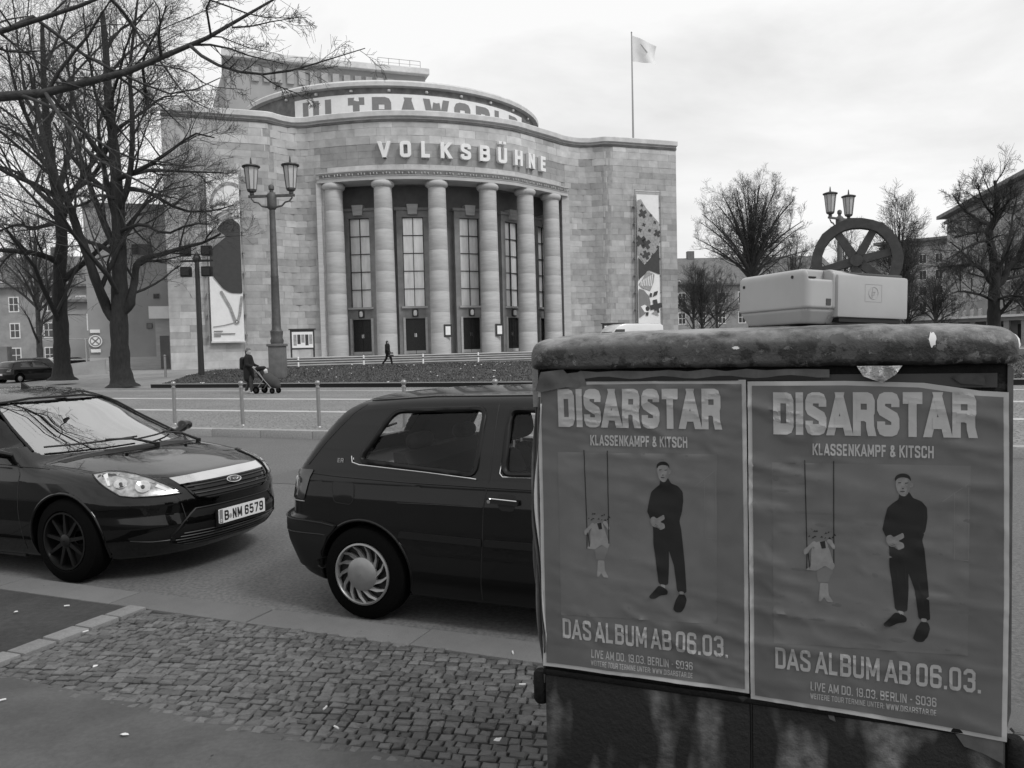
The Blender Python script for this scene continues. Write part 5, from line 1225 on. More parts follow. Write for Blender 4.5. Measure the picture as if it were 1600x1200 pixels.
# posters --------------------------------------------------------
MAN = dict(body=[(369,1145),(380,1151),(392,1151),(400,1136),(419,1129),(432,1113),(433,1087),(429,1057),(421,1029),(426,1006),(430,963),(435,904),(439,827),(425,822),(413,828),(404,901),(390,943),(390,900),(387,845),(370,840),(359,847),(352,914),(346,957),(346,1005),(339,1030),(330,1051),(336,1082),(342,1108),(355,1121),(368,1131)],
 face=[(362,1180),(369,1190),(388,1191),(395,1183),(397,1176),(400,1170),(398,1163),(394,1163),(393,1156),(389,1147),(384,1140),(378,1139),(371,1142),(364,1153),(361,1168)],
 hair=[(360,1176),(359,1184),(362,1191),(371,1197),(382,1198),(391,1194),(396,1186),(395,1177),(392,1184),(386,1187),(376,1188),(366,1185)],
 hands=[(339,1034),(350,1039),(356,1032),(378,1046),(381,1033),(366,1023),(379,1019),(381,1007),(368,1000),(358,1006),(345,1009),(339,1019)],
 shoe1=[(331,805),(344,820),(359,839),(374,836),(386,828),(385,816),(365,811),(348,800),(335,799)], shoe2=[(400,775),(408,802),(418,820),(434,820),(439,805),(433,783),(423,768),(408,767)],
 ank1=[(364,844),(379,843),(379,833),(370,835)], ank2=[(418,829),(432,829),(430,818),(419,820)])
GIRL = dict(dress=[(167,1004),(182,1010),(196,1011),(205,985),(210,966),(217,946),(211,934),(193,945),(171,929),(144,931),(158,942),(158,980)], legs=[(171,929),(195,943),(214,935),(200,901),(175,899)], socks=[(180,898),(200,899),(201,869),(213,849),(197,849),(190,862),(182,848),(176,849),(178,867)],
 arm1=[(139,983),(148,991),(166,1010),(173,1004),(156,986),(149,972),(141,970)], arm2=[(196,1011),(206,1020),(219,996),(214,988),(206,1000)])
def make_poster(x0, x1, z0t, z0b, seed, label, top_curl):
    """paper from x0..x1; z0t/z0b: vertical shift of the print"""
    root = empty('poster', CT.matrix_basis @ Vector((x0, 0, 0)), STREET, label=label, cat='poster', group='concert posters on the cabinet front')
    wd = x1-x0; dz = z0t; kx = wd/.607
    def rel(P, _l=[0]):
        x, z = P[:, 0], P[:, 1]; p3 = np.stack([x, z], 1)
        a = vnoise(np.stack([x*4+seed, z*13+2.2*x], 1), seed); b = vnoise(np.stack([x*9+seed, z*38+5*x], 1), seed+1); c = vnoise(np.stack([x*26, z*30], 1), seed+2)
        ridge = (1-np.abs(2*a-1))**5*.0060+(1-np.abs(2*b-1))**5*.0034
        ridge = ridge*np.clip(vnoise(np.stack([x*3.1, z*3.1+9], 1), seed+5)*2.2-.5, 0, 1)
        y = -.0085-ridge-.0012*c-.004*vnoise(np.stack([x*2.5, z*2.5], 1), seed+7)
        return np.stack([x, y, z], 1), np.tile([0, -1., 0], (len(x), 1))
    Z0, Z1 = .558+z0b, 1.428+z0b*.4
    ol = [(0, Z0-.0), (wd*.5, Z0+.004), (wd, Z0-.004+.006), (wd+.001, 1.0), (wd, Z1), (wd*.6, Z1+.002), (.12, Z1), (.03, Z1-.008), (0, Z1-.022)] if top_curl == 'l' else [(0, Z0), (wd*.5, Z0-.004), (wd, Z0-.018), (wd+.004, .9), (wd+.001, Z1-.030), (wd-.06, Z1-.026), (wd*.7, Z1-.006), (wd*.4, Z1), (0, Z1)]
    patch('paper_edge', ol, rel, 0, 'poster_edge', root, step=.011, skirt=.003)
    e_ = .0115; cx, cz_ = wd/2, (Z0+Z1)/2
    pg = np.array(ol); inn = [(x+(e_ if x < cx-.1 else (-e_ if x > cx+.1 else 0)), z+(e_ if z < cz_-.1 else (-e_ if z > cz_+.1 else 0))) for x, z in ol]
    patch('paper', inn, rel, .0014, 'poster', root, step=.011, skirt=0)
    T = lambda pts: [(x*kx/1000., z/1000.+dz) for x, z in pts]
    patch('picture_panel', T([(61, 1215), (528, 1222), (522, 745), (62, 722)]), rel, .0020, 'poster_panel', root, step=.011, skirt=0)
    def tx(name, s, xa, xb, z, h, wt, m_, gap=.1, sp=.24, sub=2):
        f = lambda P: rel(np.stack([P[:, 0]*kx, P[:, 1]+dz], 1)); return text_obs(name, s, f, xa, xb, z, h, wt, m_, root, off=.0032, gap=gap, space=sp, sub=sub)
    tx('poster_title', 'DISARSTAR', .066, .539, 1.291, .113, .262, 'poster_letter', .075)
    tx('poster_subtitle', 'KLASSENKAMPF & KITSCH', .164, .447, 1.238, .031, .185, 'poster_letter', .12, .3)
    tx('poster_date', 'DAS ALBUM AB 06.03.', .066, .551, .653, .060, .17, 'poster_letter_small', .12, .2)
    tx('poster_venue', 'LIVE AM DO, 19.03. BERLIN - SO36', .155, .453, .604, .024, .15, 'poster_letter_small', .13, .3)
    tx('poster_small_print', 'WEITERE TOUR TERMINE UNTER: WWW.DISARSTAR.DE', .154, .453, .582, .0145, .14, 'poster_letter_small', .15, .3)
    man = None
    for k, (nm, m_, o_) in {'body': ('printed_clothes', 'poster_black', .0030), 'face': ('printed_face', 'poster_skin', .0032), 'hair': ('printed_hair', 'poster_black', .0036), 'hands': ('printed_hands', 'poster_skin', .0034), 'shoe1': ('printed_shoe', 'poster_black', .0034), 'shoe2': ('printed_shoe', 'poster_black', .0034), 'ank1': ('printed_ankle', 'poster_light', .0032), 'ank2': ('printed_ankle', 'poster_light', .0032)}.items():
        patch(nm, rounded(T(MAN[k]), .004, 2), rel, o_, m_, root, step=.011, skirt=0)
    patch('printed_shade', T([(389,1189),(395,1183),(397,1176),(393,1160),(389,1147),(384,1141),(387,1158),(389,1172)]), rel, .0035, 'poster_edge_dark', root, step=.02, skirt=0)
    patch('printed_ear', T([(397,1172),(401,1174),(401,1166),(397,1163)]), rel, .0035, 'poster_skin', root, step=.02, skirt=0)
    for a_ in ((344,1100,352,1060),(426,1105,420,1050),(380,990,384,900),(362,960,368,880),(410,930,424,860)): patch('printed_fold', T([(a_[0],a_[1]),(a_[0]+2,a_[1]),(a_[2]+2,a_[3]),(a_[2],a_[3])]), rel, .0035, 'dark_print_faint', root, step=.02, skirt=0)
    for o_ in ([(366,1174),(374,1175),(373,1173),(367,1172)], [(382,1174),(390,1175),(389,1173),(383,1172)], [(371,1153),(382,1153),(381,1151),(372,1151)], [(375,1160),(380,1160),(379,1158),(376,1158)]): patch('printed_feature', T(o_), rel, .0038, 'poster_black', root, step=.02, skirt=0)
    for k_, (a, b) in enumerate(((352, 360), (349, 362), (353, 366))): patch('printed_feature', T([(a, 1016-4*k_), (b, 1013-4*k_), (b, 1012-4*k_), (a, 1015-4*k_)]), rel, .0038, 'poster_black', root, step=.02, skirt=0)
    for nm, k, m_ in (('printed_dress', 'dress', 'poster_light'), ('printed_legs', 'legs', 'poster_edge_dark'), ('printed_socks', 'socks', 'poster_light'), ('printed_arm', 'arm1', 'poster_light'), ('printed_arm', 'arm2', 'poster_light')): patch(nm, rounded(T(GIRL[k]), .004, 2), rel, .0030 if k != 'legs' else .0027, m_, root, step=.011, skirt=0)
    patch('printed_hair', T([(180,1008),(193,1011),(195,992),(185,990)]), rel, .0034, 'poster_black', root, step=.02, skirt=0)
    rr = random.Random(5)
    for _ in range(12): x, z = rr.uniform(150, 216), rr.uniform(1014, 1034); patch('printed_flower', T([(x, z), (x+rr.uniform(5, 9), z+rr.uniform(-2, 3)), (x+4, z+5)]), rel, .0032, 'poster_black', root, step=.02, skirt=0)
    for a, b, c, d in ((143, 1224, 147, 985), (214, 1224, 213, 946), (147, 985, 146, 930), (149, 980, 155, 930)): patch('printed_rope', T([(a, b), (a+2.4, b), (c+2.4, d), (c, d)]), rel, .0030, 'poster_black', root, step=.011, skirt=0)
    for a, b, c, d in ((492, 1155, 492, 985), (522, 1175, 522, 985), (465, 1130, 522, 1178), (492, 986, 522, 986)): patch('printed_line', T([(a, b), (a+1.2, b-1), (c+1.2, d-1), (c, d)]), rel, .0026, 'poster_faint', root, step=.02, skirt=0)
    return root
make_poster(.002, .609, 0, 0, 3, 'left of the two black-figure concert posters, its torn edge at the cabinet corner', 'l')
make_poster(.613, 1.222, -.010, -.012, 8, 'right of the two black-figure concert posters, next to the cabinet\'s right edge', 'r')
# torn paper layers hanging round the left corner
def hang(name, x_, y_, w_, z0, z1, seed, m_):
    V_ = []; F_ = []; n_ = 40
    for i in range(n_+1):
        t = i/n_; z = z1+(z0-z1)*t; bulge = .022*math.sin(math.pi*min(1, t*1.05))*(1+.25*math.sin(9*t+seed)); taper = 1-.75*max(0, t-.72)/.28
        for j in range(4): u = j/3; V_.append((x_-bulge*(1.1-u*.3)+u*w_*taper*.35, y_-.010+.06*u*taper+.006*math.sin(14*t+seed+2*u), z))
    for i in range(n_):
        for j in range(3): a = i*4+j; F_.append((a, a+1, a+5, a+4))
    o = MB().add(V_, F_).build(name, m_, CT, smooth=True); sm = o.modifiers.new('thick', 'SOLIDIFY'); sm.thickness = .0015
hang('hanging_paper', .0, .0, .05, .50, 1.42, 0, 'paper_old'); hang('hanging_paper', -.004, .02, .06, .56, 1.40, 2, 'poster'); hang('hanging_paper', .008, -.006, .03, .60, 1.38, 4, 'dark_print')
hang('hanging_paper', .014, -.004, .03, .62, 1.36, 5, 'poster_edge')
MB().prism([(-.012, 1.35), (.004, 1.35), (.006, 1.47), (-.014, 1.47)], 'y', (-.012, .09)).build('hanging_paper', 'granite_slab', CT)
MB().prism([(1.221, .55), (1.232, .60), (1.234, 1.45), (1.222, 1.46)], 'y', (-.004, .08)).build('side_paper', 'paper_old', CT)

# ------------------------------------------------------------------ discarded printer on the lid
PR = empty('printer', (.795, 2.16, 1.578), math.atan2(.12, .33)+.02, label='pale grey discarded inkjet printer lying on the flaking cabinet lid', cat='printer')
PR.rotation_euler = (R_(-.5), R_(2.2), math.atan2(.12, .33)+.02)
DX, DY, DZ = .350, .300, .150
def pr_f(x, y, z):
    # tapered tray below, shell above; x along the right-hand face, y along the left-hand face
    tp = .018*np.clip((.045-z)/.045, 0, 1)
    ex = np.abs(x-DX/2)-DX/2+tp; ey = np.abs(y-DY/2)-DY/2+tp*1.5; r = .022
    dxy = np.minimum(np.maximum(ex+r, ey+r), 0)+np.sqrt(np.maximum(ex+r, 0)**2+np.maximum(ey+r, 0)**2)-r
    b = smax(smax(dxy, z-DZ+.020*np.clip((x-.1)/.25, 0, 1), .022), -z, .006)
    # notch on the top corner with the buttons
    nt_ = np.maximum(np.maximum(np.maximum(y-.035, .012-x), x-.088), (DZ-.030)-z); b = smax(b, -nt_, .006)
    g = np.maximum(np.abs(z-.040)-.0018, -(b+.006)); g2 = np.maximum(np.maximum(np.abs(x-.092)-.0018, y-.1), -(b+.006))
    b = np.maximum(b, -g); b = np.maximum(b, -np.maximum(g2, y-.2))
    return b
net_ob('shell', pr_f, (-.02, -.02, -.01), (DX+.02, DY+.02, DZ+.02), .0038, 'printer', PR)
MB().box(.10, DX+.004, -.010, .04, .018, DZ-.014, ch=.008).build('front_flap', 'printer', PR, angle=40)
MB().box(.11, DX-.02, -.004, .03, .006, .017).build('paper_slot', 'ink_black', PR)
MB().box(.10, DX-.002, .006, .27, DZ-.020, DZ-.006, ch=.003).build('top_tray', 'printer_dark', PR, angle=40)
for z in (.126, .118): MB().box(.030, .060, .030, .0366, z, z+.004).build('control_button', 'ink_black', PR)
MB().box(.068, .084, -.0015, .002, .050, .068).build('label_sticker', 'printer_dark', PR)
for y, z in ((.055, .128), (.265, .118)): MB().lathe([(.0045, -.002), (.0045, .002)], 10, Matrix.Translation((0, y, z)) @ Matrix.Rotation(R_(90), 4, 'Y')).build('screw_hole', 'ink_black', PR)
rg = MB(); M = Matrix.Translation((.225, -.0105, .088)) @ Matrix.Rotation(R_(90), 4, 'X')
rg.tube([M @ Vector((.017*math.cos(a), .017*math.sin(a), 0)) for a in np.linspace(0, 2*math.pi, 22, endpoint=False)], .0006, 4, closed=True)
lg_ = rg.build('embossed_ring', 'printer', PR)
em = MB()
for pts in ([(-.26, -.85), (-.02, .9)], [(-.13, .15), (.03, .28), (.06, .15), (-.03, -.42)], [(.12, .25), (-.08, -.85)], [(.14, .22), (.32, .25), (.35, .12), (.24, -.32), (.04, -.35)]): em.tube([M @ Vector((x*.022-.002, y*.016, .0)) for x, y in pts], .0007, 4)
em.build('embossed_mark', 'printer', PR)
em = MB(); em.tube([M @ Vector((x, y, 0)) for x, y in ((-.03, -.024), (.03, -.024), (.03, .024), (-.03, .024))], .00035, 4, closed=True); em.build('embossed_frame', 'printer', PR)

# ================================================================== STREET FURNITURE
def bollard_mesh():
    root = empty('bollard', (0, 0, 0))
    MB().lathe([(.052, 0), (.048, .02), (.038, .03), (.038, .80), (.046, .805), (.046, .83), (.034, .835), (.030, .86)], 14).build('post', 'steel', root, angle=40)
    MB().lathe([(.03, .855), (.048, .875), (.056, .905), (.052, .935), (.035, .955), (.004, .962)], 14, cap=False).build('ball', 'steel', root, smooth=True)
    return root
bl0 = bollard_mesh()
for i, (px, s, t) in enumerate(((268, -13.85, 13.5), (380, -11.93, 13.5), (498, -9.93, 13.46), (634, -7.95, 13.5), (767, -6.0, 13.5))):
    o = bl0 if i == 0 else copy_tree(bl0); o.location = W(s, t, 0); o.rotation_euler = (random.uniform(-.012, .012), random.uniform(-.012, .012), 0)
    tag(o, ['steel ball-topped bollard nearest the black hatchback\'s windscreen', 'steel ball-topped bollard in front of the woman with the stroller', 'steel ball-topped bollard left of the grey car\'s hatch', 'steel ball-topped bollard seen above the back of the grey car\'s roof', 'steel ball-topped bollard just above the grey car\'s roof, closest to the cabinet'][i], 'bollard', 'bollards along the far kerb')
def lamp(name, loc, label, rz=0., hgt=9.6):
    root = empty(name, loc, rz, label=label, cat='street lamp', group='two-armed lanterns on the square')
    MB().box(-.38, .38, -.38, .38, -.2, 1.55, ch=.03).box(-.44, .44, -.44, .44, 1.50, 1.64, ch=.03).build('plinth', 'lamp_plinth', root, angle=35)
    MB().lathe([(.32, 1.62), (.36, 1.8), (.30, 1.95), (.34, 2.3), (.26, 2.4), (.235, 2.6), (.20, 5.2), (.215, 5.24), (.195, 5.3), (.15, hgt-1.1), (.14, hgt-.95)], 14).build('pole', 'lamp_metal', root, angle=40)
    MB().lathe([(.14, hgt-1.0), (.22, hgt-.92), (.25, hgt-.8), (.25, hgt-.2), (.20, hgt-.12), (.10, hgt-.05), (.10, hgt+.05), (.15, hgt+.10), (.15, hgt+.25), (.10, hgt+.33), (.02, hgt+.36)], 12).build('collar', 'lamp_metal', root, angle=40)
    for sg in (-1, 1):
        a = MB().box(min(sg*.1, sg*1.25), max(sg*.1, sg*1.25), -.07, .07, hgt-.32, hgt-.18, ch=.02).tube([(sg*.2, 0, hgt-.85), (sg*.55, 0, hgt-.78), (sg*.72, 0, hgt-.6), (sg*.95, 0, hgt-.55), (sg*1.12, 0, hgt-.35)], [.06, .05, .045, .05, .04], 6).build('arm', 'lamp_metal', root, angle=35)
        la = empty('lantern', (sg*1.06, 0, hgt-.18)); la.parent = root
        MB().lathe([(.10, 0), (.13, .06), (.10, .12), (.24, .20), (.27, .30)], 8).build('lantern_foot', 'lamp_metal', la)
        MB().lathe([(.245, .30), (.37, 1.45)], 8, cap=False).build('lantern_glass', 'lamp_glass', la)
        cg = MB()
        for k in range(8): t = 2*math.pi*k/8; cg.tube([(.255*math.cos(t), .255*math.sin(t), .28), (.385*math.cos(t), .385*math.sin(t), 1.47)], .020, 4)
        cg.build('lantern_frame', 'lamp_metal', la)
        MB().lathe([(.46, 1.46), (.48, 1.50), (.47, 1.54), (.30, 1.60), (.06, 1.66), (.03, 1.95), (.005, 2.0)], 16).build('lantern_cap', 'dark_metal', la, angle=30)
lamp('street_lamp', (-12.55, 43.0, .4), 'tall two-armed lantern post on a stone plinth left of the theatre columns', R_(-3), 9.75)
lamp('street_lamp', (22.4, 54.5, .5), 'two-armed lantern post rising behind the iron wheel sculpture', R_(35), 9.45)
# mast with four floodlights
ms = empty('floodlight_mast', (-19.0, 49.0, .4), 0, label='dark slim mast with four square floodlights in front of the theatre\'s left wing', cat='floodlight')
MB().tube([(0, 0, -.3), (0, 0, 1.9), (0, 0, 7.0)], [.19, .17, .13], 12).build('mast', 'dark_metal', ms); MB().lathe([(.01, 6.55), (.26, 6.95), (.26, 7.05), (.02, 7.45)], 4).build('mast_head', 'dark_metal', ms)
MB().box(-1.0, 1.0, -.05, .05, 6.8, 6.92).build('crossbar', 'dark_metal', ms)
for x, z in ((-.65, 7.45), (-.65, 6.2), (.65, 7.45), (.62, 6.2)):
    fl_ = MB().box(x-.30, x+.30, -.25, .12, z-.30, z+.30, ch=.03).build('floodlight', 'ink_black', ms, angle=35); MB().prism([(x-.22, z-.22), (x+.22, z-.22), (x+.22, z+.22), (x-.22, z+.22)], 'y', (-.27, -.25)).build('floodlight_lens', 'dark_metal', fl_)
# notice cases
def case(loc, rz, wd, label, h0=1.0, hh=1.45, legs=True):
    r = empty('notice_case', loc, rz, label=label, cat='notice board')
    MB().box(-wd/2, wd/2, -.08, .12, h0, h0+hh).box(-wd/2-.1, wd/2+.1, -.14, .16, h0+hh, h0+hh+.09).build('frame', 'dark_metal', r)
    MB().box(-wd/2+.12, wd/2-.12, -.10, -.06, h0+.12, h0+hh-.15).build('sheet', 'white_sign', r)
    for k_ in range(5): x = -wd/2+.22+k_*(wd-.5)/4.4; MB().box(x, x+wd*.13, -.11, -.10, h0+.3+.1*(k_ % 3), h0+hh-.35).build('printed_picture', 'dark_print' if k_ % 2 else 'mid_print', r)
    if legs:
        for sx in (-1, 1): MB().box(min(sx*wd/2, sx*(wd/2-.12)), max(sx*wd/2, sx*(wd/2-.12)), 0, .1, 0, h0).build('leg', 'dark_metal', r)
case(MW @ Vector((9.3, -3.9, 1.15)), TH.rotation_euler[2], 1.75, 'dark framed notice case on two legs left of the first column', .62, 1.45)
case(MW @ Vector((35.2, -3.4, .5)), TH.rotation_euler[2], 1.9, 'dark framed notice case right of the last column behind the cabinet lid', 1.35, 1.5)
wp = empty('white_post', (0, 0, 0)); MB().lathe([(.07, 0), (.06, .05), (.06, .75), (.03, .80)], 8).build('post', 'white_sign', wp); MB().lathe([(.065, .45), (.065, .55)], 8).build('reflector_band', 'dark_metal', wp)
for i, (a, lb_) in enumerate(((8.6, 'white post at the left end of the theatre steps'), (13.1, 'white post by the steps below the first doors'), (17.4, 'white post by the steps near the walking pedestrian'), (21.6, 'white post by the steps below the third column'), (26.4, 'white post by the steps below the fourth column'))):
    o = wp if i == 0 else copy_tree(wp); o.location = MW @ Vector((a, -8.2, .45)); tag(o, lb_, 'post', 'white posts along the theatre steps')
# iron wheel sculpture on two feet
wc = Vector((10.62, 24.6, 3.93)); ws = empty('wheel_sculpture', wc, R_(-22), label='large dark faceted wheel sculpture standing behind the printer', cat='sculpture')
def ringpts(r, n=26, j=.0): rr = random.Random(int(r*100)); return [Vector((r*(1+rr.uniform(-.015, .015))*math.cos(2*math.pi*k/n), 0, r*(1+rr.uniform(-.015, .015))*math.sin(2*math.pi*k/n))) for k in range(n)]
Ro, Ri = 1.28, .99; po_, pi_ = ringpts(Ro), ringpts(Ri); v = [p+Vector((0, y, 0)) for y in (-.22, .22) for p in po_]+[p+Vector((0, y, 0)) for y in (-.22, .22) for p in pi_]; n_ = 26
f = []
for i in range(n_):
    j = (i+1) % n_; f += [(i, j, j+n_, i+n_), (i+2*n_, i+3*n_, j+3*n_, j+2*n_), (i, i+2*n_, j+2*n_, j), (i+n_, j+n_, j+3*n_, i+3*n_)]
MB().add(v, f).build('rim', 'sculpture', ws)
for a in (122, 62, 12, 194, 270, -40+0):
    M = Matrix.Rotation(R_(-a), 4, 'Y'); MB().add([M @ Vector(p) for x, h in ((.0, .135), (1.05, .105)) for p in ((x, -.16, -h), (x, .16, -h), (x, .16, h), (x, -.16, h))], [(0, 1, 5, 4), (1, 2, 6, 5), (2, 3, 7, 6), (3, 0, 4, 7), (0, 3, 2, 1), (4, 5, 6, 7)]).build('spoke', 'sculpture', ws)
MB().lathe([(.19, -.20), (.19, .20)], 9, Matrix.Rotation(R_(90), 4, 'X')).build('hub', 'sculpture', ws)
for sg in (-1, 1): MB().add([Vector(p) for p in ((sg*.75-.2, -.2, -1.05), (sg*.75+.2, -.2, -1.05), (sg*.75+.2, .2, -1.05), (sg*.75-.2, .2, -1.05), (sg*1.0-.25, -.25, -4.2), (sg*1.0+.25, -.25, -4.2), (sg*1.0+.25, .25, -4.2), (sg*1.0-.25, .25, -4.2))], [(0, 1, 5, 4), (1, 2, 6, 5), (2, 3, 7, 6), (3, 0, 4, 7), (0, 3, 2, 1), (4, 5, 6, 7)]).build('leg', 'sculpture', ws)
# wall sign by the yard gate
sg_ = empty('parking_sign', MW @ Vector((-6.1, 7.86, 3.2)), TH.rotation_euler[2], label='small white no-stopping sign with a crossed circle on the side wing wall', cat='sign')
MB().box(-.36, .36, -.03, .03, .35, .62).build('top_plate', 'white_sign', sg_); MB().box(-.36, .36, -.03, .03, -1.25, -.98).build('bottom_plate', 'white_sign', sg_)
MB().lathe([(.50, -.02), (.50, .03)], 24, Matrix.Translation((0, 0, -.32)) @ Matrix.Rotation(R_(90), 4, 'X')).build('disc', 'white_sign', sg_)
MB().lathe([(.42, .0), (.42, .04), (.34, .04), (.34, 0)], 24, Matrix.Translation((0, 0, -.32)) @ Matrix.Rotation(R_(90), 4, 'X'), cap=False).build('ring', 'grey_print', sg_)
for a in (45, -45): MB().box(-.34, .34, -.05, -.04, -.045, .045, Matrix.Translation((0, 0, -.32)) @ Matrix.Rotation(R_(a), 4, 'Y')).build('cross_bar', 'grey_print', sg_)

# ================================================================== PEOPLE
def figure(loc, rz, parts, **kw):
    r = empty('person', loc, rz, **kw)
    for nm, caps, m_, k, res in parts:
        A = np.array([c[0] for c in caps]+[c[1] for c in caps]); mr = max(max(c[2], c[3]) for c in caps)+.04
        net_ob(nm, capsules(caps, k), A.min(0)-mr, A.max(0)+mr, res, m_, r)
    return r
# facing +x; walking figures
def walk_legs(st, hip=.90): return [((0, -.09, hip), (.5*st+.04, -.09, .50), .085, .06), ((.5*st+.04, -.09, .50), (st*.8, -.09, .09), .058, .04), ((0, .09, hip), (-.25*st, .09, .50), .085, .06), ((-.25*st, .09, .50), (-st, .09, .13), .058, .04)]
def hand(p, sgn=1):
    x, y, z = p; c = [((x, y, z), (x+.05, y, z-.02), .030, .028)]
    for k, (ln, dy) in enumerate(((.05, -.027), (.058, -.009), (.055, .009), (.043, .027))): c += [((x+.05, y+dy, z-.02), (x+.05+ln*.7, y+dy, z-.035), .009, .008), ((x+.05+ln*.7, y+dy, z-.035), (x+.05+ln*.6, y+dy, z-.07), .008, .007)]
    c.append(((x+.01, y+sgn*.03, z), (x+.05, y+sgn*.045, z-.035), .010, .009)); return c
woman_loc = W(-21.35, 24.6, 0)
head = [((0.02, 0, 1.56), (.03, 0, 1.62), .085, .088), ((.0, 0, 1.38), (.01, 0, 1.52), .05, .052), ((.105, 0, 1.575), (.122, 0, 1.562), .016, .013), ((.07, 0, 1.52), (.09, 0, 1.505), .035, .03), ((.10, -.032, 1.60), (.102, -.032, 1.60), .012, .012), ((.10, .032, 1.60), (.102, .032, 1.60), .012, .012), ((.0, .088, 1.58), (.0, .09, 1.56), .018, .014), ((.0, -.088, 1.58), (.0, -.09, 1.56), .018, .014)]
bodyc = head+[((0, 0, 1.34), (0, 0, .95), .14, .13), ((0, -.16, 1.36), (.05, -.19, 1.12), .05, .042), ((.05, -.19, 1.12), (.33, -.17, 1.03), .04, .03), ((0, .16, 1.36), (.05, .19, 1.12), .05, .042), ((.05, .19, 1.12), (.33, .17, 1.03), .04, .03)]+walk_legs(.22)+hand((.34, -.17, 1.03), -1)+hand((.34, .17, 1.03))
wm = figure(woman_loc, STREET+.06, [('body', bodyc, 'skin', .015, .016),
 ('coat', [((0, 0, 1.36), (-.01, 0, 1.0), .165, .17), ((-.01, 0, 1.0), (.0, 0, .62), .18, .20), ((-.02, -.10, 1.0), (.02, -.08, .60), .13, .15), ((-.02, .10, 1.0), (-.02, .08, .60), .13, .15), ((0, -.15, 1.38), (.05, -.20, 1.12), .075, .065), ((.05, -.20, 1.12), (.31, -.17, 1.04), .062, .048), ((0, .15, 1.38), (.05, .20, 1.12), .075, .065), ((.05, .20, 1.12), (.31, .17, 1.04), .062, .048), ((-.03, 0, 1.44), (.05, 0, 1.44), .09, .075)], 'coat_cloth', .04, .02),
 ('trousers', [((a[0], a[1], min(a[2], .7)) if False else a, b, r1+.018, r2+.018) for a, b, r1, r2 in walk_legs(.22)], 'grey_cloth', .03, .02),
 ('shoe', [((.14, -.09, .05), (.28, -.09, .04), .048, .042)], 'shoe_white', .02, .012), ('shoe', [((-.24, .09, .10), (-.12, .09, .05), .046, .042)], 'shoe_white', .02, .012),
 ('hat', [((.0, 0, 1.66), (.02, 0, 1.69), .098, .085), ((-.02, 0, 1.72), (0, 0, 1.73), .06, .05)], 'hat_cloth', .03, .014), ('hair', [((-.04, 0, 1.62), (-.05, 0, 1.48), .085, .07)], 'bark', .02, .016),
 ('backpack', [((-.24, -.06, 1.32), (-.24, -.06, 1.02), .10, .11), ((-.24, .06, 1.32), (-.24, .06, 1.02), .10, .11)], 'plastic_black', .04, .018)],
 label='woman in a dark coat and light cap with a backpack pushing a stroller', cat='person')
# stroller, to the right of the woman
st_ = empty('stroller', woman_loc+UX*.42, STREET+.06, label='dark stroller with a grey footmuff pushed across the square', cat='stroller')
fr_ = MB()
for y in (-.22, .22): fr_.tube([(-.06, y, 1.02), (.10, y, .88), (.75, y, .22)], .018, 6).tube([(.10, y, .17), (.42, y, .56)], .018, 6).tube([(.42, y, .56), (.20, y, .85)], .014, 6)
fr_.tube([(-.06, -.22, 1.02), (-.06, .22, 1.02)], .022, 6).tube([(.10, -.22, .17), (.10, .22, .17)], .014, 6).build('frame', 'steel', st_, smooth=True)
for x, y, r in ((.10, -.26, .14), (.10, .26, .14), (.78, -.20, .11), (.78, .20, .11)):
    wl = MB().lathe([(r*.8, -.02), (r, -.018), (r, .018), (r*.8, .02)], 18, Matrix.Translation((x, y, r)) @ Matrix.Rotation(R_(90), 4, 'X')).build('wheel', 'tyre', st_)
    MB().lathe([(r*.5, -.022), (r*.5, .022)], 8, Matrix.Translation((x, y, r)) @ Matrix.Rotation(R_(90), 4, 'X')).build('rim', 'rim_dark', wl)
net_ob('seat_shell', capsules([((.15, 0, .80), (.38, 0, .56), .16, .19), ((.38, 0, .56), (.62, 0, .50), .17, .14)], .05), (-.1, -.3, .3), (.9, .3, 1.05), .022, 'plastic_black', st_)
net_ob('footmuff', capsules([((.42, 0, .60), (.72, 0, .42), .20, .21), ((.72, 0, .42), (.88, 0, .30), .18, .13)], .06), (.1, -.3, .1), (1.12, .3, .9), .022, 'grey_cloth', st_)
net_ob('hood', capsules([((.12, -.12, .95), (.12, .12, .95), .10, .10), ((.22, -.12, .98), (.22, .12, .98), .07, .07)], .06), (-.05, -.3, .8), (.4, .3, 1.12), .02, 'coat_cloth', st_)
ch = empty('person', woman_loc+UX*.82+Vector((0, 0, .0)), STREET+.06, label='small child with a light cap sitting in the stroller', cat='person')
net_ob('body', capsules([((0, 0, .80), (.0, 0, .83), .075, .078), ((0, 0, .62), (0, 0, .74), .07, .04), ((.07, 0, .80), (.082, 0, .795), .012, .01), ((0, -.07, .68), (.09, -.10, .62), .032, .026), ((0, .07, .68), (.09, .10, .62), .032, .026)], .02), (-.15, -.2, .5), (.2, .2, .96), .012, 'skin', ch)
net_ob('hat', capsules([((-.01, 0, .87), (0, 0, .89), .078, .06)]), (-.12, -.12, .75), (.12, .12, .98), .014, 'light_cloth', ch)
net_ob('jacket', capsules([((0, 0, .60), (0, 0, .70), .11, .085), ((0, -.08, .69), (.09, -.11, .62), .045, .036), ((0, .08, .69), (.09, .11, .62), .045, .036)], .03), (-.18, -.22, .45), (.2, .22, .8), .016, 'light_cloth', ch)
pl2 = MW @ Vector((14.55, -9.6, .48))
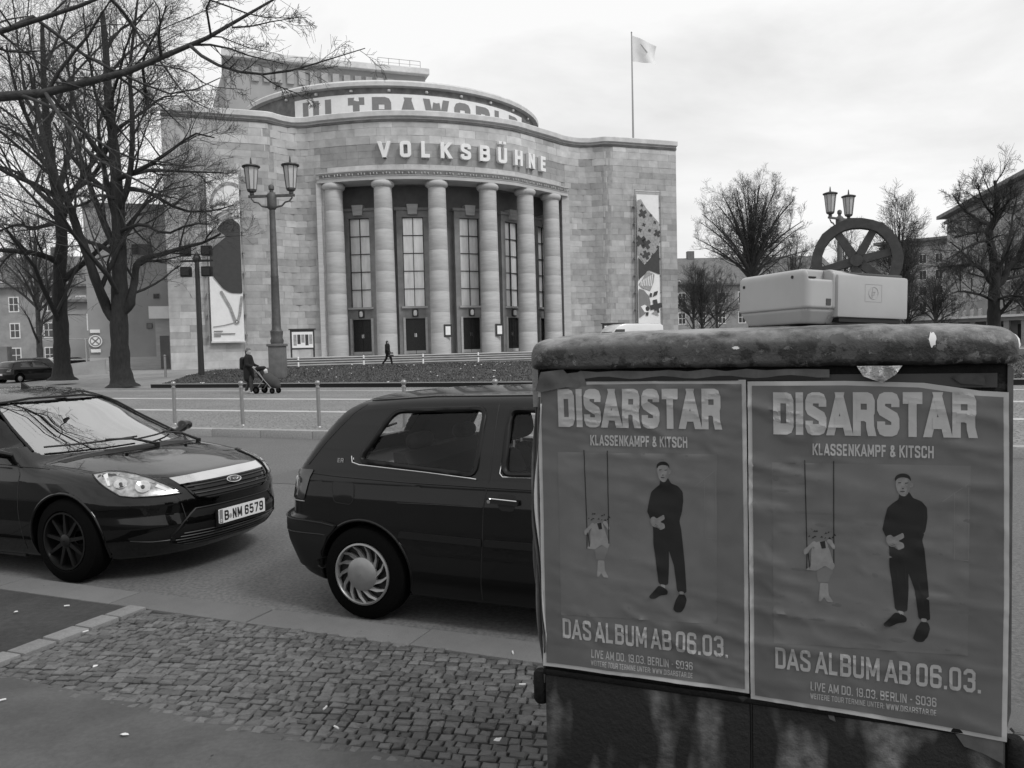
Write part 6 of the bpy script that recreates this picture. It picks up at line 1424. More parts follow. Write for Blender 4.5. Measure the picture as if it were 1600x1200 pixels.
bodyc = [tuple((p[0]*1, p[1], p[2]+.0) if isinstance(p, tuple) else p for p in c) for c in head]+[((0, 0, 1.34), (0, 0, .95), .15, .13), ((0, -.18, 1.36), (-.08, -.21, 1.10), .05, .042), ((-.08, -.21, 1.10), (.12, -.20, .92), .04, .03), ((0, .18, 1.36), (.08, .21, 1.10), .05, .042), ((.08, .21, 1.10), (.22, .19, .92), .04, .03)]+walk_legs(.36)+hand((.22, .19, .91))+hand((.12, -.20, .91), -1)
pm = figure(pl2, TH.rotation_euler[2]-.1, [('body', bodyc, 'skin', .02, .022), ('jacket', [((0, 0, 1.40), (0, 0, .92), .175, .18), ((0, -.17, 1.38), (-.08, -.22, 1.10), .075, .06), ((-.08, -.22, 1.10), (.10, -.20, .94), .06, .048), ((0, .17, 1.38), (.08, .22, 1.10), .075, .06), ((.08, .22, 1.10), (.20, .20, .94), .06, .048)], 'coat_cloth', .04, .025),
 ('trousers', [(a, b, r1+.02, r2+.02) for a, b, r1, r2 in walk_legs(.36)], 'coat_cloth', .03, .025), ('shoe', [((.26, -.09, .05), (.40, -.09, .05), .05, .04)], 'plastic_black', .02, .02), ('shoe', [((-.38, .09, .12), (-.27, .09, .05), .05, .04)], 'plastic_black', .02, .02), ('hair', [((-.01, 0, 1.66), (-.02, 0, 1.60), .095, .085)], 'grey_cloth', .02, .02)],
 label='pedestrian in dark clothes striding past the theatre steps with a bag', cat='person')
bg_ = net_ob('shoulder_bag', capsules([((-.12, 0, .26), (.12, 0, .26), .05, .05), ((-.13, 0, .08), (.13, 0, .08), .07, .07)], .06), (-.28, -.12, -.05), (.28, .12, .36), .025, 'grey_cloth'); bg_.location = pl2+Vector((.26, -.2, .62)); tag(bg_, 'grey bag carried by the pedestrian at the theatre steps', 'bag')

# ================================================================== litter on the near pavement
LT = [((-3.9, 3.1), 'butt', 'white cigarette butt on the pale slab row', .012), ((-4.65, 3.23), 'paper', 'flat white scrap on the dark dirt strip near the kerb', .0), ((-4.45, 3.42), 'butt', 'small white butt on the dirt strip close to the kerb', .0), ((-2.05, 2.75), 'butt', 'pale butt between cobbles below the black car', .018), ((-3.4, 2.75), 'paper', 'crumpled white scrap on cobbles beside the slab row', .018), ((-1.35, 3.25), 'butt', 'white butt on cobbles below the grey car\'s wheel', .018), ((-.95, 2.9), 'paper', 'torn white scrap on cobbles left of the cabinet foot', .018), ((-1.9, 2.62), 'butt', 'pale butt at the cobble edge by the smooth path', .018), ((-2.7, 2.3), 'paper', 'small white scrap on the smooth footpath', .003), ((-3.5, 2.35), 'butt', 'pale butt on the smooth footpath near the picture corner', .003), ((-1.55, 3.62), 'butt', 'tiny white butt lying on the kerb stone', .003), ((-1.25, 2.75), 'paper', 'pale crumpled wrapper among the cobbles near the cabinet', .018)]
for (s, t), k_, lb_, z in LT:
    if k_ == 'butt': o = MB().tube([(-.016, 0, .005), (.0, .001, .005), (.014, -.001, .005)], [.0042, .0042, .004], 7).build('cigarette_butt', 'litter', smooth=True)
    else:
        r = random.Random(int(s*100)); P = [(r.uniform(.6, 1.2)*.018*math.cos(a), r.uniform(.6, 1.2)*.012*math.sin(a), r.uniform(.002, .009)) for a in np.linspace(0, 6.28, 8, endpoint=False)]; o = MB().add(P+[(0, 0, .011)], [(i, (i+1) % 8, 8) for i in range(8)]).build('paper_scrap', 'litter')
    o.location = W(s, t, z); o.rotation_euler = (0, 0, s*7); tag(o, lb_, 'litter', 'bits of litter on the pavement')
lfm = MB()
for _ in range(90):
    s, t = random.uniform(-6, -.8), random.choice((random.uniform(1.6, 3.8), random.uniform(3.9, 6))); z = .012 if t < 3.8 else -.130; r = random.uniform(.004, .011); a = random.uniform(0, 6); p = W(s, t, z)
    lfm.add([(p.x+r*math.cos(a+b)*random.uniform(.5, 1.2), p.y+r*math.sin(a+b)*random.uniform(.5, 1.2), p.z+.004) for b in (0, 1.5, 3, 4.6)], [(0, 1, 2, 3)])
tag(lfm.build('fallen_leaf_bits', 'leaf_dark'), kind='stuff')
# a mended strip in the road
sheet('road_patch', [(-7.2, 8.2), (-3.0, 8.25), (-2.95, 9.5), (-7.25, 9.45)], -.131, 'asphalt_patch')
LIMBS = {
'A': [[(-25.83, 46.0, 0.28), (-25.8, 46.0, 2.27), (-25.77, 46.0, 4.46), (-25.69, 46.0, 6.65), (-25.46, 46.0, 8.46), (-25.53, 46.0, 9.91), (-25.44, 45.5, 11.25), (-25.35, 45.0, 12.91), (-25.46, 45.0, 15.01), (-25.2, 44.5, 17.28), (-25.15, 44.5, 19.68)], [(-25.8, 46.0, 6.83), (-25.92, 45.0, 7.27), (-26.38, 44.0, 7.37), (-27.14, 43.0, 7.37), (-28.49, 42.0, 7.65)], [(-25.66, 46.0, 11.0), (-25.72, 47.0, 12.29), (-25.89, 48.0, 14.01), (-25.97, 48.5, 16.41), (-25.78, 49.0, 19.59)], [(-25.5, 46.0, 9.18), (-26.61, 47.0, 9.36), (-28.33, 48.0, 9.26), (-29.68, 49.0, 9.74), (-31.99, 49.5, 9.1)], [(-25.86, 46.0, 12.8), (-25.69, 44.0, 14.05), (-25.85, 43.0, 15.79), (-25.63, 42.0, 17.74)], [(-25.57, 46.0, 9.91), (-27.26, 47.0, 11.23), (-28.74, 48.0, 12.39), (-30.66, 49.0, 13.23), (-32.97, 49.0, 13.66)], [(-25.77, 46.0, 11.72), (-27.15, 47.0, 13.43), (-28.8, 48.0, 14.83), (-31.29, 49.0, 15.92)], [(-25.61, 46.0, 10.63), (-23.22, 45.0, 11.45), (-21.77, 44.0, 12.58), (-20.67, 43.0, 14.33), (-20.24, 43.0, 16.32)], [(-25.95, 46.0, 14.6), (-28.02, 47.5, 16.9), (-28.55, 48.0, 19.66), (-28.78, 48.0, 22.63)], [(-26.05, 46.0, 17.81), (-25.71, 47.0, 19.96), (-25.13, 47.5, 22.33)]],
'B': [[(-19.71, 40.5, 0.0), (-19.77, 40.5, 1.46), (-19.76, 40.5, 3.08), (-19.69, 40.5, 4.04), (-19.63, 40.5, 5.32), (-19.6, 40.5, 6.61), (-19.56, 40.5, 8.2), (-19.53, 40.5, 9.47), (-19.57, 40.5, 10.74), (-19.87, 41.0, 12.46), (-20.0, 41.0, 14.38), (-20.27, 41.5, 16.78), (-20.36, 41.5, 19.03)], [(-19.94, 40.5, 3.4), (-20.31, 40.5, 3.89), (-20.4, 39.8, 5.13), (-20.55, 39.3, 6.49), (-20.8, 39.0, 7.69), (-20.9, 38.5, 8.83), (-21.06, 38.0, 9.64), (-21.35, 37.5, 11.31), (-21.57, 37.5, 12.78), (-21.9, 37.5, 15.11)], [(-19.42, 40.5, 3.55), (-19.09, 40.5, 4.35), (-19.35, 41.5, 5.4), (-19.31, 41.7, 6.24), (-19.13, 42.0, 6.6), (-18.41, 42.5, 6.87), (-17.24, 43.0, 7.31), (-16.39, 43.5, 7.63), (-15.51, 43.5, 8.05)], [(-19.37, 40.5, 8.83), (-18.71, 39.9, 9.97), (-18.26, 39.5, 11.42), (-18.07, 39.3, 12.9), (-17.97, 39.0, 14.63), (-17.5, 38.5, 16.54), (-17.21, 38.5, 18.31)], [(-18.91, 40.5, 10.41), (-17.7, 39.5, 10.73), (-16.16, 38.5, 11.13), (-15.02, 38.0, 11.64), (-14.22, 37.5, 11.78), (-13.49, 37.5, 11.56)], [(-19.39, 40.5, 9.79), (-18.97, 41.5, 10.13), (-18.28, 42.5, 9.81), (-17.16, 43.0, 9.2), (-15.98, 43.5, 9.26), (-14.76, 43.5, 9.57)], [(-19.6, 40.5, 6.61), (-20.92, 41.5, 7.24), (-22.42, 42.5, 7.74), (-24.62, 43.5, 8.95), (-25.97, 43.5, 9.5)], [(-18.8, 40.5, 10.73), (-18.11, 41.5, 11.06), (-16.87, 42.5, 11.18), (-15.21, 43.5, 11.29)], [(-19.55, 40.5, 11.06), (-21.02, 41.5, 12.13), (-22.03, 42.0, 13.75), (-22.69, 42.5, 15.88), (-22.91, 42.5, 18.19)], [(-19.35, 40.5, 9.31), (-19.79, 39.5, 9.45), (-20.23, 38.5, 8.82), (-20.6, 37.5, 8.5)], [(-18.76, 40.5, 12.94), (-18.3, 41.5, 14.17), (-17.64, 42.5, 15.1), (-16.94, 43.1, 15.27)], [(-19.66, 40.5, 12.96), (-19.88, 39.5, 14.23), (-19.85, 39.0, 15.88), (-19.8, 38.5, 17.78)], [(-18.6, 40.5, 15.14), (-17.47, 39.5, 16.01), (-16.58, 39.0, 17.01), (-15.86, 38.5, 17.99)], [(-19.51, 40.5, 7.88), (-17.98, 39.5, 8.01), (-16.32, 38.5, 7.36), (-14.89, 38.0, 7.71), (-13.8, 37.5, 7.6)]],
'N': [[(-10.09, 10.5, 3.54), (-8.29, 10.1, 4.46), (-7.02, 9.8, 4.62), (-5.9, 9.5, 4.6), (-5.38, 9.5, 4.63), (-4.92, 9.5, 4.71), (-4.47, 9.5, 4.83), (-4.01, 9.5, 5.02), (-3.63, 9.5, 5.16), (-3.18, 9.5, 5.32), (-2.88, 9.5, 5.49), (-2.57, 9.5, 5.69)], [(-10.05, 10.5, 4.12), (-7.77, 10.0, 5.04), (-5.99, 9.7, 5.42), (-5.39, 9.5, 5.47), (-5.15, 9.5, 5.55), (-4.73, 9.5, 5.68), (-4.2, 9.5, 5.89)], [(-5.67, 9.5, 4.58), (-5.04, 9.2, 4.32), (-4.78, 9.1, 4.11), (-4.51, 9.0, 3.92), (-4.14, 8.9, 3.71), (-3.71, 8.9, 3.65), (-3.46, 8.9, 3.59)], [(-5.88, 9.8, 5.76), (-5.62, 9.9, 5.68), (-5.44, 10.0, 5.46), (-5.26, 10.1, 5.32), (-5.02, 10.2, 5.18), (-4.77, 10.3, 5.08), (-4.52, 10.4, 4.96), (-4.25, 10.5, 4.9), (-3.94, 10.5, 4.98), (-3.67, 10.5, 5.1)], [(-3.68, 9.5, 5.07), (-3.38, 9.3, 4.89), (-3.1, 9.2, 4.75), (-2.74, 9.1, 4.65), (-2.4, 9.1, 4.68), (-2.06, 9.1, 4.77), (-1.55, 9.1, 4.91)], [(-4.74, 10.0, 6.05), (-4.53, 9.9, 5.61), (-4.41, 9.9, 5.4), (-4.23, 9.9, 5.17), (-4.1, 9.9, 5.0), (-3.89, 9.9, 4.69), (-3.63, 9.9, 4.53)], [(-6.86, 9.8, 4.65), (-6.41, 10.3, 4.73), (-6.21, 10.5, 4.52), (-6.1, 10.7, 4.07), (-6.06, 10.9, 3.77)], [(-5.34, 9.5, 4.6), (-4.73, 8.7, 4.06), (-4.27, 8.3, 3.62), (-3.79, 8.1, 3.34), (-3.33, 7.9, 3.13), (-3.04, 7.8, 3.17)], [(-3.52, 8.9, 5.6), (-3.18, 8.9, 5.39), (-2.83, 8.9, 5.25), (-2.49, 8.9, 5.18), (-2.15, 8.9, 5.18)], [(-3.18, 9.5, 5.32), (-2.82, 9.3, 5.27), (-2.5, 9.2, 5.28), (-2.28, 9.2, 5.32)], [(-2.74, 9.1, 4.65), (-2.54, 9.0, 4.5), (-2.33, 9.0, 4.41), (-2.12, 9.0, 4.3)], [(-4.16, 9.6, 5.01), (-3.92, 10.0, 5.03), (-3.68, 10.2, 4.89), (-3.32, 10.3, 4.88)], [(-5.99, 9.7, 5.3), (-5.52, 9.8, 5.03), (-5.36, 9.9, 4.91), (-5.01, 10.1, 4.66), (-4.75, 10.2, 4.48), (-4.3, 10.3, 4.54)], [(-3.41, 9.5, 5.29), (-3.36, 9.8, 5.33), (-3.04, 10.0, 5.26), (-2.73, 10.0, 5.19)], [(-4.47, 9.5, 4.83), (-4.42, 10.1, 5.46), (-4.01, 10.3, 5.77), (-3.55, 10.4, 6.0)]],
'R': [[(27.74, 46.0, 0.25), (27.74, 46.0, 2.01), (27.73, 46.0, 3.33), (27.77, 46.0, 4.65), (27.76, 46.0, 5.38), (27.65, 46.0, 6.25), (27.46, 46.0, 7.2), (27.43, 46.0, 7.93), (27.57, 46.0, 8.65), (27.82, 46.0, 9.37), (27.96, 46.0, 10.81), (27.81, 46.0, 12.25), (27.77, 46.0, 13.15)], [(27.99, 46.0, 4.28), (28.21, 46.0, 4.71), (28.57, 46.0, 5.43), (29.15, 46.0, 6.07), (29.51, 46.0, 7.15), (29.65, 46.0, 8.6), (29.79, 46.0, 10.04)], [(27.62, 46.0, 4.47), (27.4, 46.0, 4.8), (27.18, 46.0, 5.39), (26.52, 46.0, 5.63), (25.27, 46.0, 5.58), (24.54, 46.0, 5.53)], [(27.46, 46.0, 7.49), (27.24, 46.0, 7.86), (27.24, 47.0, 8.16), (27.36, 48.0, 8.16), (27.07, 49.0, 8.01)], [(27.58, 46.0, 6.66), (26.65, 45.0, 6.87), (24.94, 44.0, 6.36), (23.42, 43.0, 5.7)], [(27.57, 46.0, 8.47), (27.53, 47.0, 9.26), (27.37, 47.5, 9.95), (26.9, 48.0, 11.27), (26.79, 48.5, 12.51)], [(28.42, 46.0, 5.18), (29.11, 47.0, 6.56), (29.64, 47.5, 8.48), (30.09, 48.0, 10.44), (30.31, 48.0, 12.31)], [(27.89, 46.0, 9.73), (27.89, 45.0, 10.59), (27.44, 44.0, 11.77)], [(27.82, 46.0, 9.37), (26.64, 45.0, 10.27), (25.99, 44.5, 11.58), (25.63, 44.0, 12.32)], [(28.21, 46.0, 4.71), (29.9, 47.0, 5.05), (32.26, 48.0, 5.85)], [(27.73, 46.0, 3.55), (26.3, 45.0, 3.89), (24.67, 44.0, 4.03), (23.42, 43.0, 3.75)], [(27.84, 46.0, 3.55), (28.1, 45.0, 3.77), (28.53, 44.0, 3.59)]]}
# ================================================================== TREES (bare winter crowns)
def tubes_np(P, R, sides):
    """P [N,K,3], R [N,K] -> verts, quads"""
    N_, K, _ = P.shape; T = np.empty_like(P); T[:, 1:-1] = P[:, 2:]-P[:, :-2]; T[:, 0] = P[:, 1]-P[:, 0]; T[:, -1] = P[:, -1]-P[:, -2]
    T /= np.maximum(np.linalg.norm(T, axis=2, keepdims=True), 1e-9)
    ref = np.where(np.abs(T[..., 2:3]) < .9, np.array([0, 0, 1.]), np.array([1., 0, 0])); ref = np.repeat(ref[:, :1], K, 1)
    X = np.cross(T, ref); X /= np.maximum(np.linalg.norm(X, axis=2, keepdims=True), 1e-9); Y = np.cross(T, X)
    a = 2*np.pi*np.arange(sides)/sides
    V_ = P[:, :, None]+(X[:, :, None]*np.cos(a)[None, None, :, None]+Y[:, :, None]*np.sin(a)[None, None, :, None])*R[:, :, None, None]
    n = np.arange(N_)[:, None, None]*K*sides; k = np.arange(K-1)[None, :, None]*sides; s = np.arange(sides)[None, None, :]; s2 = (s+1) % sides
    q = np.stack([n+k+s, n+k+s2, n+k+sides+s2, n+k+sides+s], -1).reshape(-1, 4)
    return V_.reshape(-1, 3), q
def grow(P, R, n, f0, f1, ang, lenr, rr, K, wander=.25, up=.0, lmin=.0, g=None):
    """children of polylines P: n per parent between fractions f0..f1"""
    g = g or rng; N_, Kp, _ = P.shape; idx = np.repeat(np.arange(N_), n); M_ = len(idx)
    t = (f0+(f1-f0)*((np.tile(np.arange(n), N_)+g.uniform(0, 1, M_))/n))*(Kp-1); i = np.minimum(t.astype(int), Kp-2); fr = t-i
    p = P[idx, i]*(1-fr)[:, None]+P[idx, i+1]*fr[:, None]; r0 = R[idx, i]*(1-fr)+R[idx, i+1]*fr
    d = P[idx, i+1]-P[idx, i]; d /= np.maximum(np.linalg.norm(d, axis=1, keepdims=True), 1e-9)
    rv = g.normal(size=(M_, 3)); rv -= d*(rv*d).sum(1, keepdims=True); rv /= np.maximum(np.linalg.norm(rv, axis=1, keepdims=True), 1e-9)
    a = np.radians(g.uniform(ang[0], ang[1], M_))[:, None]; dr = d*np.cos(a)+rv*np.sin(a); dr[:, 2] += up; dr /= np.linalg.norm(dr, axis=1, keepdims=True)
    Lp = np.linalg.norm(np.diff(P, axis=1), axis=2).sum(1)[idx]; L_ = np.maximum(lmin, Lp*g.uniform(lenr[0], lenr[1], M_)*(1.15-.55*t/(Kp-1)))
    out = np.empty((M_, K, 3)); out[:, 0] = p; cur = dr
    for k in range(1, K):
        cur = cur+g.normal(0, wander, (M_, 3))/math.sqrt(K)+np.array([0, 0, up*.35]); cur /= np.linalg.norm(cur, axis=1, keepdims=True); out[:, k] = out[:, k-1]+cur*(L_/(K-1))[:, None]
    r_s = np.minimum(r0*.75, r0*g.uniform(rr[0], rr[1], M_)); Rn = r_s[:, None]*np.linspace(1, .30, K)[None]
    return out, Rn
def resample(pts, K):
    P = np.array(pts, float); s = np.concatenate([[0], np.cumsum(np.linalg.norm(np.diff(P, axis=0), axis=1))]); q = np.linspace(0, s[-1], K)
    return np.stack([pchip(s, P[:, k], q) for k in range(3)], 1)
def tree(limbs, radii, trunk_n, label, cat='tree', levels=3, n=(7, 6, 5, 4), base=None, flare=True, bark='bark', twig='twig', rmin=.006, lenr=(.35, .6), seed=1, up=.12, f0=.15, group=None, name='bare_tree', roots=True, ang=(28, 62), short=False):
    g = np.random.default_rng(seed); root = empty(name, (0, 0, 0), label=label, cat=cat, group=group)
    LK = 9; Ps = np.stack([resample(l, LK) for l in limbs]); Rs = np.stack([np.linspace(a, b, LK) for a, b in radii])
    tk = MB()
    for i in range(trunk_n):
        K_ = 30; P = resample(limbs[i], K_); fr_ = np.linspace(0, 1, K_)**1.7 if i == 0 else np.linspace(0, 1, K_); P = np.stack([np.interp(fr_, np.linspace(0, 1, 60), resample(limbs[i], 60)[:, c_]) for c_ in range(3)], 1); r = np.interp(fr_, np.linspace(0, 1, LK), Rs[i])
        if i == 0 and flare and roots:
            h = P[:, 2]-P[0, 2]; r = r*(1+.8*np.exp(-h/.28))
        r = r*(1+.07*np.sin(np.arange(K_)*2.1+i))
        tk.tube([tuple(p) for p in P], list(r), 12)
    tk.build('trunk', bark, root, smooth=True)
    if trunk_n < len(limbs):
        v, q = tubes_np(Ps[trunk_n:], Rs[trunk_n:], 8); ob('limbs', v, q, bark, root, smooth=True)
    A = [(Ps, Rs)]; cur = (Ps, Rs)
    specs = []
    vs_, qs_ = [], []; off = 0
    for lv in range(levels):
        c = grow(cur[0], cur[1], n[lv], f0 if lv == 0 else .10, 1.0, ang, lenr if lv == 0 else ((lenr[0]+.14, lenr[1]+.22) if lv == 1 else (.50, .95)), (.35, .6), 6 if lv == 0 else (5 if lv == 1 else 4), .30 if lv == 0 else .20, up, .0, g)
        c = (c[0], np.maximum(c[1], rmin*(.9 if lv == 0 else .7)))
        v, q = tubes_np(c[0], c[1], 6 if lv == 0 else (4 if lv == 1 else 3))
        if lv < 1: ob('branches', v, q, bark, root, smooth=True, kind='stuff')
        else:
            if q.shape[1] == 4: qs_.append(q+off); vs_.append(v); off += len(v)
        cur = c
    ob('crown', np.concatenate(vs_), np.concatenate(qs_), twig, root, kind='stuff')
    return root
LB = LIMBS
LB['R'] = [[(x, y, z if z < 7 else 7+(z-7)*.55) for x, y, z in l] for l in LB['R']]
for key, trunks in (('A', 1), ('B', 1), ('N', 2), ('R', 1)):
    done_ = [resample(l, 60) for l in LB[key][:trunks]]
    for l in LB[key][trunks:]:
        D_ = np.concatenate(done_); p0 = np.array(l[0], float); d_ = np.linalg.norm(D_-p0, axis=1); j_ = d_.argmin()
        if d_[j_] < 1.6: l[0] = tuple(D_[j_])
        done_.append(resample(l, 60))
tree(LB['A'], [(.46, .10), (.20, .05), (.20, .05), (.16, .05), (.15, .04), (.15, .04), (.14, .04), (.15, .04), (.12, .03), (.10, .03)], 1, 'big bare tree with one knobbly dark trunk, left of the low forked tree', levels=4, n=(8, 6, 5, 3), seed=3, rmin=.0085, lenr=(.30, .55))
tree(LB['B'], [(.47, .12), (.26, .06), (.24, .05), (.17, .05), (.14, .03), (.13, .03), (.14, .03), (.12, .03), (.13, .04), (.10, .03), (.10, .03), (.10, .03), (.09, .03), (.11, .03)], 3, 'big bare tree whose dark trunk forks into three low down, right of its neighbour', levels=4, n=(8, 6, 5, 3), seed=5, rmin=.0078, lenr=(.28, .5))
# the near tree: trunk outside the frame on the left, its boughs hang into the picture
ntl = [[(-10.6, 10.9, 0.), (-10.5, 10.8, 2.0), (-10.3, 10.6, 3.6), (-10.5, 10.9, 6.0), (-10.3, 11.0, 9.0)]]+LB['N']
tree(ntl, [(.30, .10), (.12, .012), (.075, .014), (.022, .006), (.030, .006), (.022, .005), (.022, .005), (.022, .006), (.024, .006), (.014, .004), (.012, .004), (.010, .003), (.012, .004), (.014, .004), (.010, .003), (.012, .004)], 1, 'near tree beyond the left edge whose long bare boughs cross the sky', levels=3, n=(9, 7, 4), seed=9, rmin=.0026, lenr=(.14, .34), up=-.03, f0=.2, bark='bark_near', name='bare_tree')
tree(LB['R'], [(.42, .08), (.22, .06), (.17, .04), (.12, .03), (.11, .03), (.13, .03), (.12, .03), (.09, .03), (.09, .03), (.10, .03), (.10, .03), (.09, .03)], 2, 'big dark forked bare tree near the right edge behind the cabinet', levels=4, n=(9, 7, 5, 3), seed=7, rmin=.0085, lenr=(.26, .48))
def auto_limbs(x, y, z, h, cr, fork, g, nl=11, spread=1.0, lean=0.):
    L_ = [[(x, y, z), (x+lean*.3, y, z+fork*.5), (x+lean, y, z+fork), (x+lean, y, z+fork+(h-fork)*.45), (x+lean*1.2, y, z+h*.84)]]; R2 = []
    for k in range(nl):
        a = 2*math.pi*k/nl*1.0+g.uniform(-.3, .3); e_ = R_(-6+88*((k*.5698) % 1)); f = g.uniform(.0, .35); a = 2*math.pi*((k*.75488) % 1)+g.uniform(-.15, .15)
        ex, ey, ez = math.cos(a)*math.cos(e_)*cr*spread, math.sin(a)*math.cos(e_)*cr*spread, fork+(h-fork)*(.36+.56*math.sin(e_)); z0 = fork+(h-fork)*f*.5
        L_.append([(x+lean, y, z+z0), (x+lean+ex*.30, y+ey*.30, z+z0+(ez-z0)*.42), (x+lean+ex*.68, y+ey*.68, z+z0+(ez-z0)*.78), (x+lean+ex, y+ey, z+ez)])
    return L_
def atree(px_x, y, h, cr, fork, tr, label, seed, nl=11, z=.45, lv=3, n=(9, 7, 6), group=None, rmin=.011, twig='twig_far', spread=1., bark='bark_light', up=.14):
    g = np.random.default_rng(seed); L_ = auto_limbs(px_x, y, z, h, cr, fork, g, nl, spread)
    return tree(L_, [(tr, tr*.2)]+[(tr*(.42 if nl < 20 else .30), tr*(.12 if nl < 20 else .07))]*nl, 1, label, levels=lv, n=n, seed=seed, rmin=rmin, twig=twig, bark=bark, group=group, up=up, lenr=(.26, .42))
atree(22.6, 75, 16.4, 5.6, 6.6, .42, 'broad domed bare tree standing between the theatre and the wheel sculpture', 21, nl=34, lv=4, n=(7, 5, 4, 3), rmin=.0085, twig='twig')
G_ = 'bare street trees beyond the square'
atree(18.6, 78, 8.6, 2.6, 2.6, .16, 'slim bare tree close to the theatre\'s right corner', 31, nl=8, group=G_)
atree(21.0, 92, 10, 3.4, 3, .2, 'small bare tree left of the broad domed one, further back', 32, nl=8, group=G_)
atree(31, 88, 12.5, 4.2, 4, .26, 'bare tree just right of the broad domed one, behind the lantern', 33, nl=10, group=G_)
atree(38.5, 92, 14.5, 4.4, 4, .26, 'bare tree right of the wheel sculpture, rounded crown', 34, nl=10, group=G_)
atree(33.0, 68, 13.4, 2.3, 3.5, .17, 'tall narrow bare tree right of the printer', 35, nl=14, group=G_, spread=.8, twig='twig')
atree(42, 100, 10, 3.4, 2.5, .2, 'low bushy bare tree in the gap left of the far blocks', 36, nl=9, group=G_, twig='twig')
atree(47.5, 96, 9, 3.2, 2.4, .2, 'low bushy bare tree before the far blocks, second from the gap', 37, nl=9, group=G_, twig='twig')
atree(44.5, 84, 8, 2.8, 2.2, .2, 'low dark bushy tree left of the big forked tree', 38, nl=9, group=G_, twig='twig')
atree(58, 90, 12, 4, 3, .22, 'bare tree behind the right edge of the square', 39, nl=9, group=G_)
atree(27, 105, 11, 4, 3.5, .22, 'bare tree in front of the tiled roofed house on the right', 40, nl=9, group=G_)
atree(-62, 82, 5.5, 4.0, 1.2, .14, 'rounded bare bush before the old house at the left', 42, nl=12, group=G_, z=.2)
atree(-40, 68, 13.5, 4.6, 5, .28, 'tall bare tree rising behind the left tree\'s trunk', 43, nl=10, group=G_)

# ================================================================== BUILDINGS BEHIND
def house(loc, rz, wd, dp, eave, roofh, label, cols_, rows_, win=(1.1, 1.75), m='plaster', dormers=(), name='old_house', chim=()):
    r = empty(name, loc, rz, label=label, cat='building')
    MB().box(0, wd, 0, dp, 0, eave).build('wall', m, r)
    rf = MB().add([(-.5, -.5, eave), (wd+.5, -.5, eave), (wd+.5, dp+.5, eave), (-.5, dp+.5, eave), (1.5, dp*.5-1, eave+roofh), (wd-1.5, dp*.5-1, eave+roofh), (wd-1.5, dp*.5+1, eave+roofh), (1.5, dp*.5+1, eave+roofh)], [(0, 1, 5, 4), (1, 2, 6, 5), (2, 3, 7, 6), (3, 0, 4, 7), (4, 5, 6, 7), (3, 2, 1, 0)]).build('roof', 'roof_tile', r)
    MB().box(-.6, wd+.6, -.65, -.02, eave-.25, eave+.05).build('eaves', 'stone_dark', r); MB().box(0, wd, -.06, -.005, 0, .9).build('plinth', 'stone_dark', r)
    for x in chim: MB().box(x, x+1.2, dp*.5-1.4, dp*.5-.4, eave+roofh-1, eave+roofh+1.2).build('chimney', 'roof_tile', rf)
    for x in dormers:
        q = [(x+1.1*math.cos(t), .55*math.sin(t)) for t in np.linspace(0, math.pi, 9)]
        d_ = MB().prism([(a, eave+.35+b) for a, b in q], 'y', (-.1, 1.6)).build('dormer', 'roof_tile', rf); MB().prism([(x+.45*math.cos(t), eave+.40+.36*math.sin(t)) for t in np.linspace(0, math.pi, 7)], 'y', (-.14, -.09)).build('pane', 'window_white', d_)
    for x in cols_:
        for z in rows_:
            w_, h_ = win; f = MB().box(x-.08, x+w_+.08, -.05, .03, z-.12, z+h_+.08)
            f = f.build('window', 'window_white', r)
            for i in (0, 1):
                for j in (0, 1): MB().box(x+.05+i*w_/2, x-.05+(i+1)*w_/2, -.07, -.05, z+.05+j*h_/2, z-.05+(j+1)*h_/2).build('pane', 'far_glass', f)
    return r
house((-82, 100, .2), R_(4), 31, 12, 10.6, 4.2, 'old three-storey plastered house with a tiled roof at the far left', [2.5+4.1*k for k in range(7)], (1.0, 4.1, 7.4), dormers=(6, 12, 18, 24), chim=(5, 16, 22))
house((24, 138, .3), R_(3), 34, 12, 11.4, 5, 'old house with a tiled roof behind the bare trees right of the theatre', [1.5+3.5*k for k in range(9)], (1.2, 4.6, 8.0), win=(1.2, 1.9), dormers=(5, 12, 19, 26), chim=(8, 20))
house((-52, 92, .2), R_(15), 10, 9, 8.0, .6, 'low plain block between the old house and the theatre wing', [3.2, 6.4], (4.6,), m='tower_wall', name='yard_building')
def block(name, loc, rz, ln, dp, h, label, nx_, nz_, m='plaster', ov=1.2, z0=3.2):
    r = empty(name, loc, rz, label=label, cat='building')
    MB().box(0, ln, 0, dp, 0, h).build('wall', m, r); MB().box(-ov, ln+ov, -ov, dp+ov, h, h+.5).build('roof', 'stone_dark', r); MB().box(-.4, ln+.4, -.4, dp, h-.9, h-.45).build('cornice', 'stone_dark', r)
    unit = mesh('window', *(lambda q: (q.v, q.f))(MB().box(0, 1.35, -.06, .04, 0, 1.8)), 'window_white'); pane = mesh('pane', *(lambda q: (q.v, q.f))(MB().box(.08, .64, -.09, -.06, .08, 1.72).box(.71, 1.27, -.09, -.06, .08, 1.72)), 'far_glass')
    for i in range(nx_):
        for k in range(nz_):
            o = link('window', unit, r); o.location = (1.2+i*(ln-2.4-1.35)/(nx_-1), 0, z0+k*(h-z0-1.2)/nz_); p = link('pane', pane, o)
    for sx in range(4):
        for k in range(nz_):
            o = link('window', unit, r); o.rotation_euler = (0, 0, R_(-90)); o.location = (0, 2.6+sx*(dp-3)/4+.6, z0+k*(h-z0-1.2)/nz_); p = link('pane', pane, o)
    return r
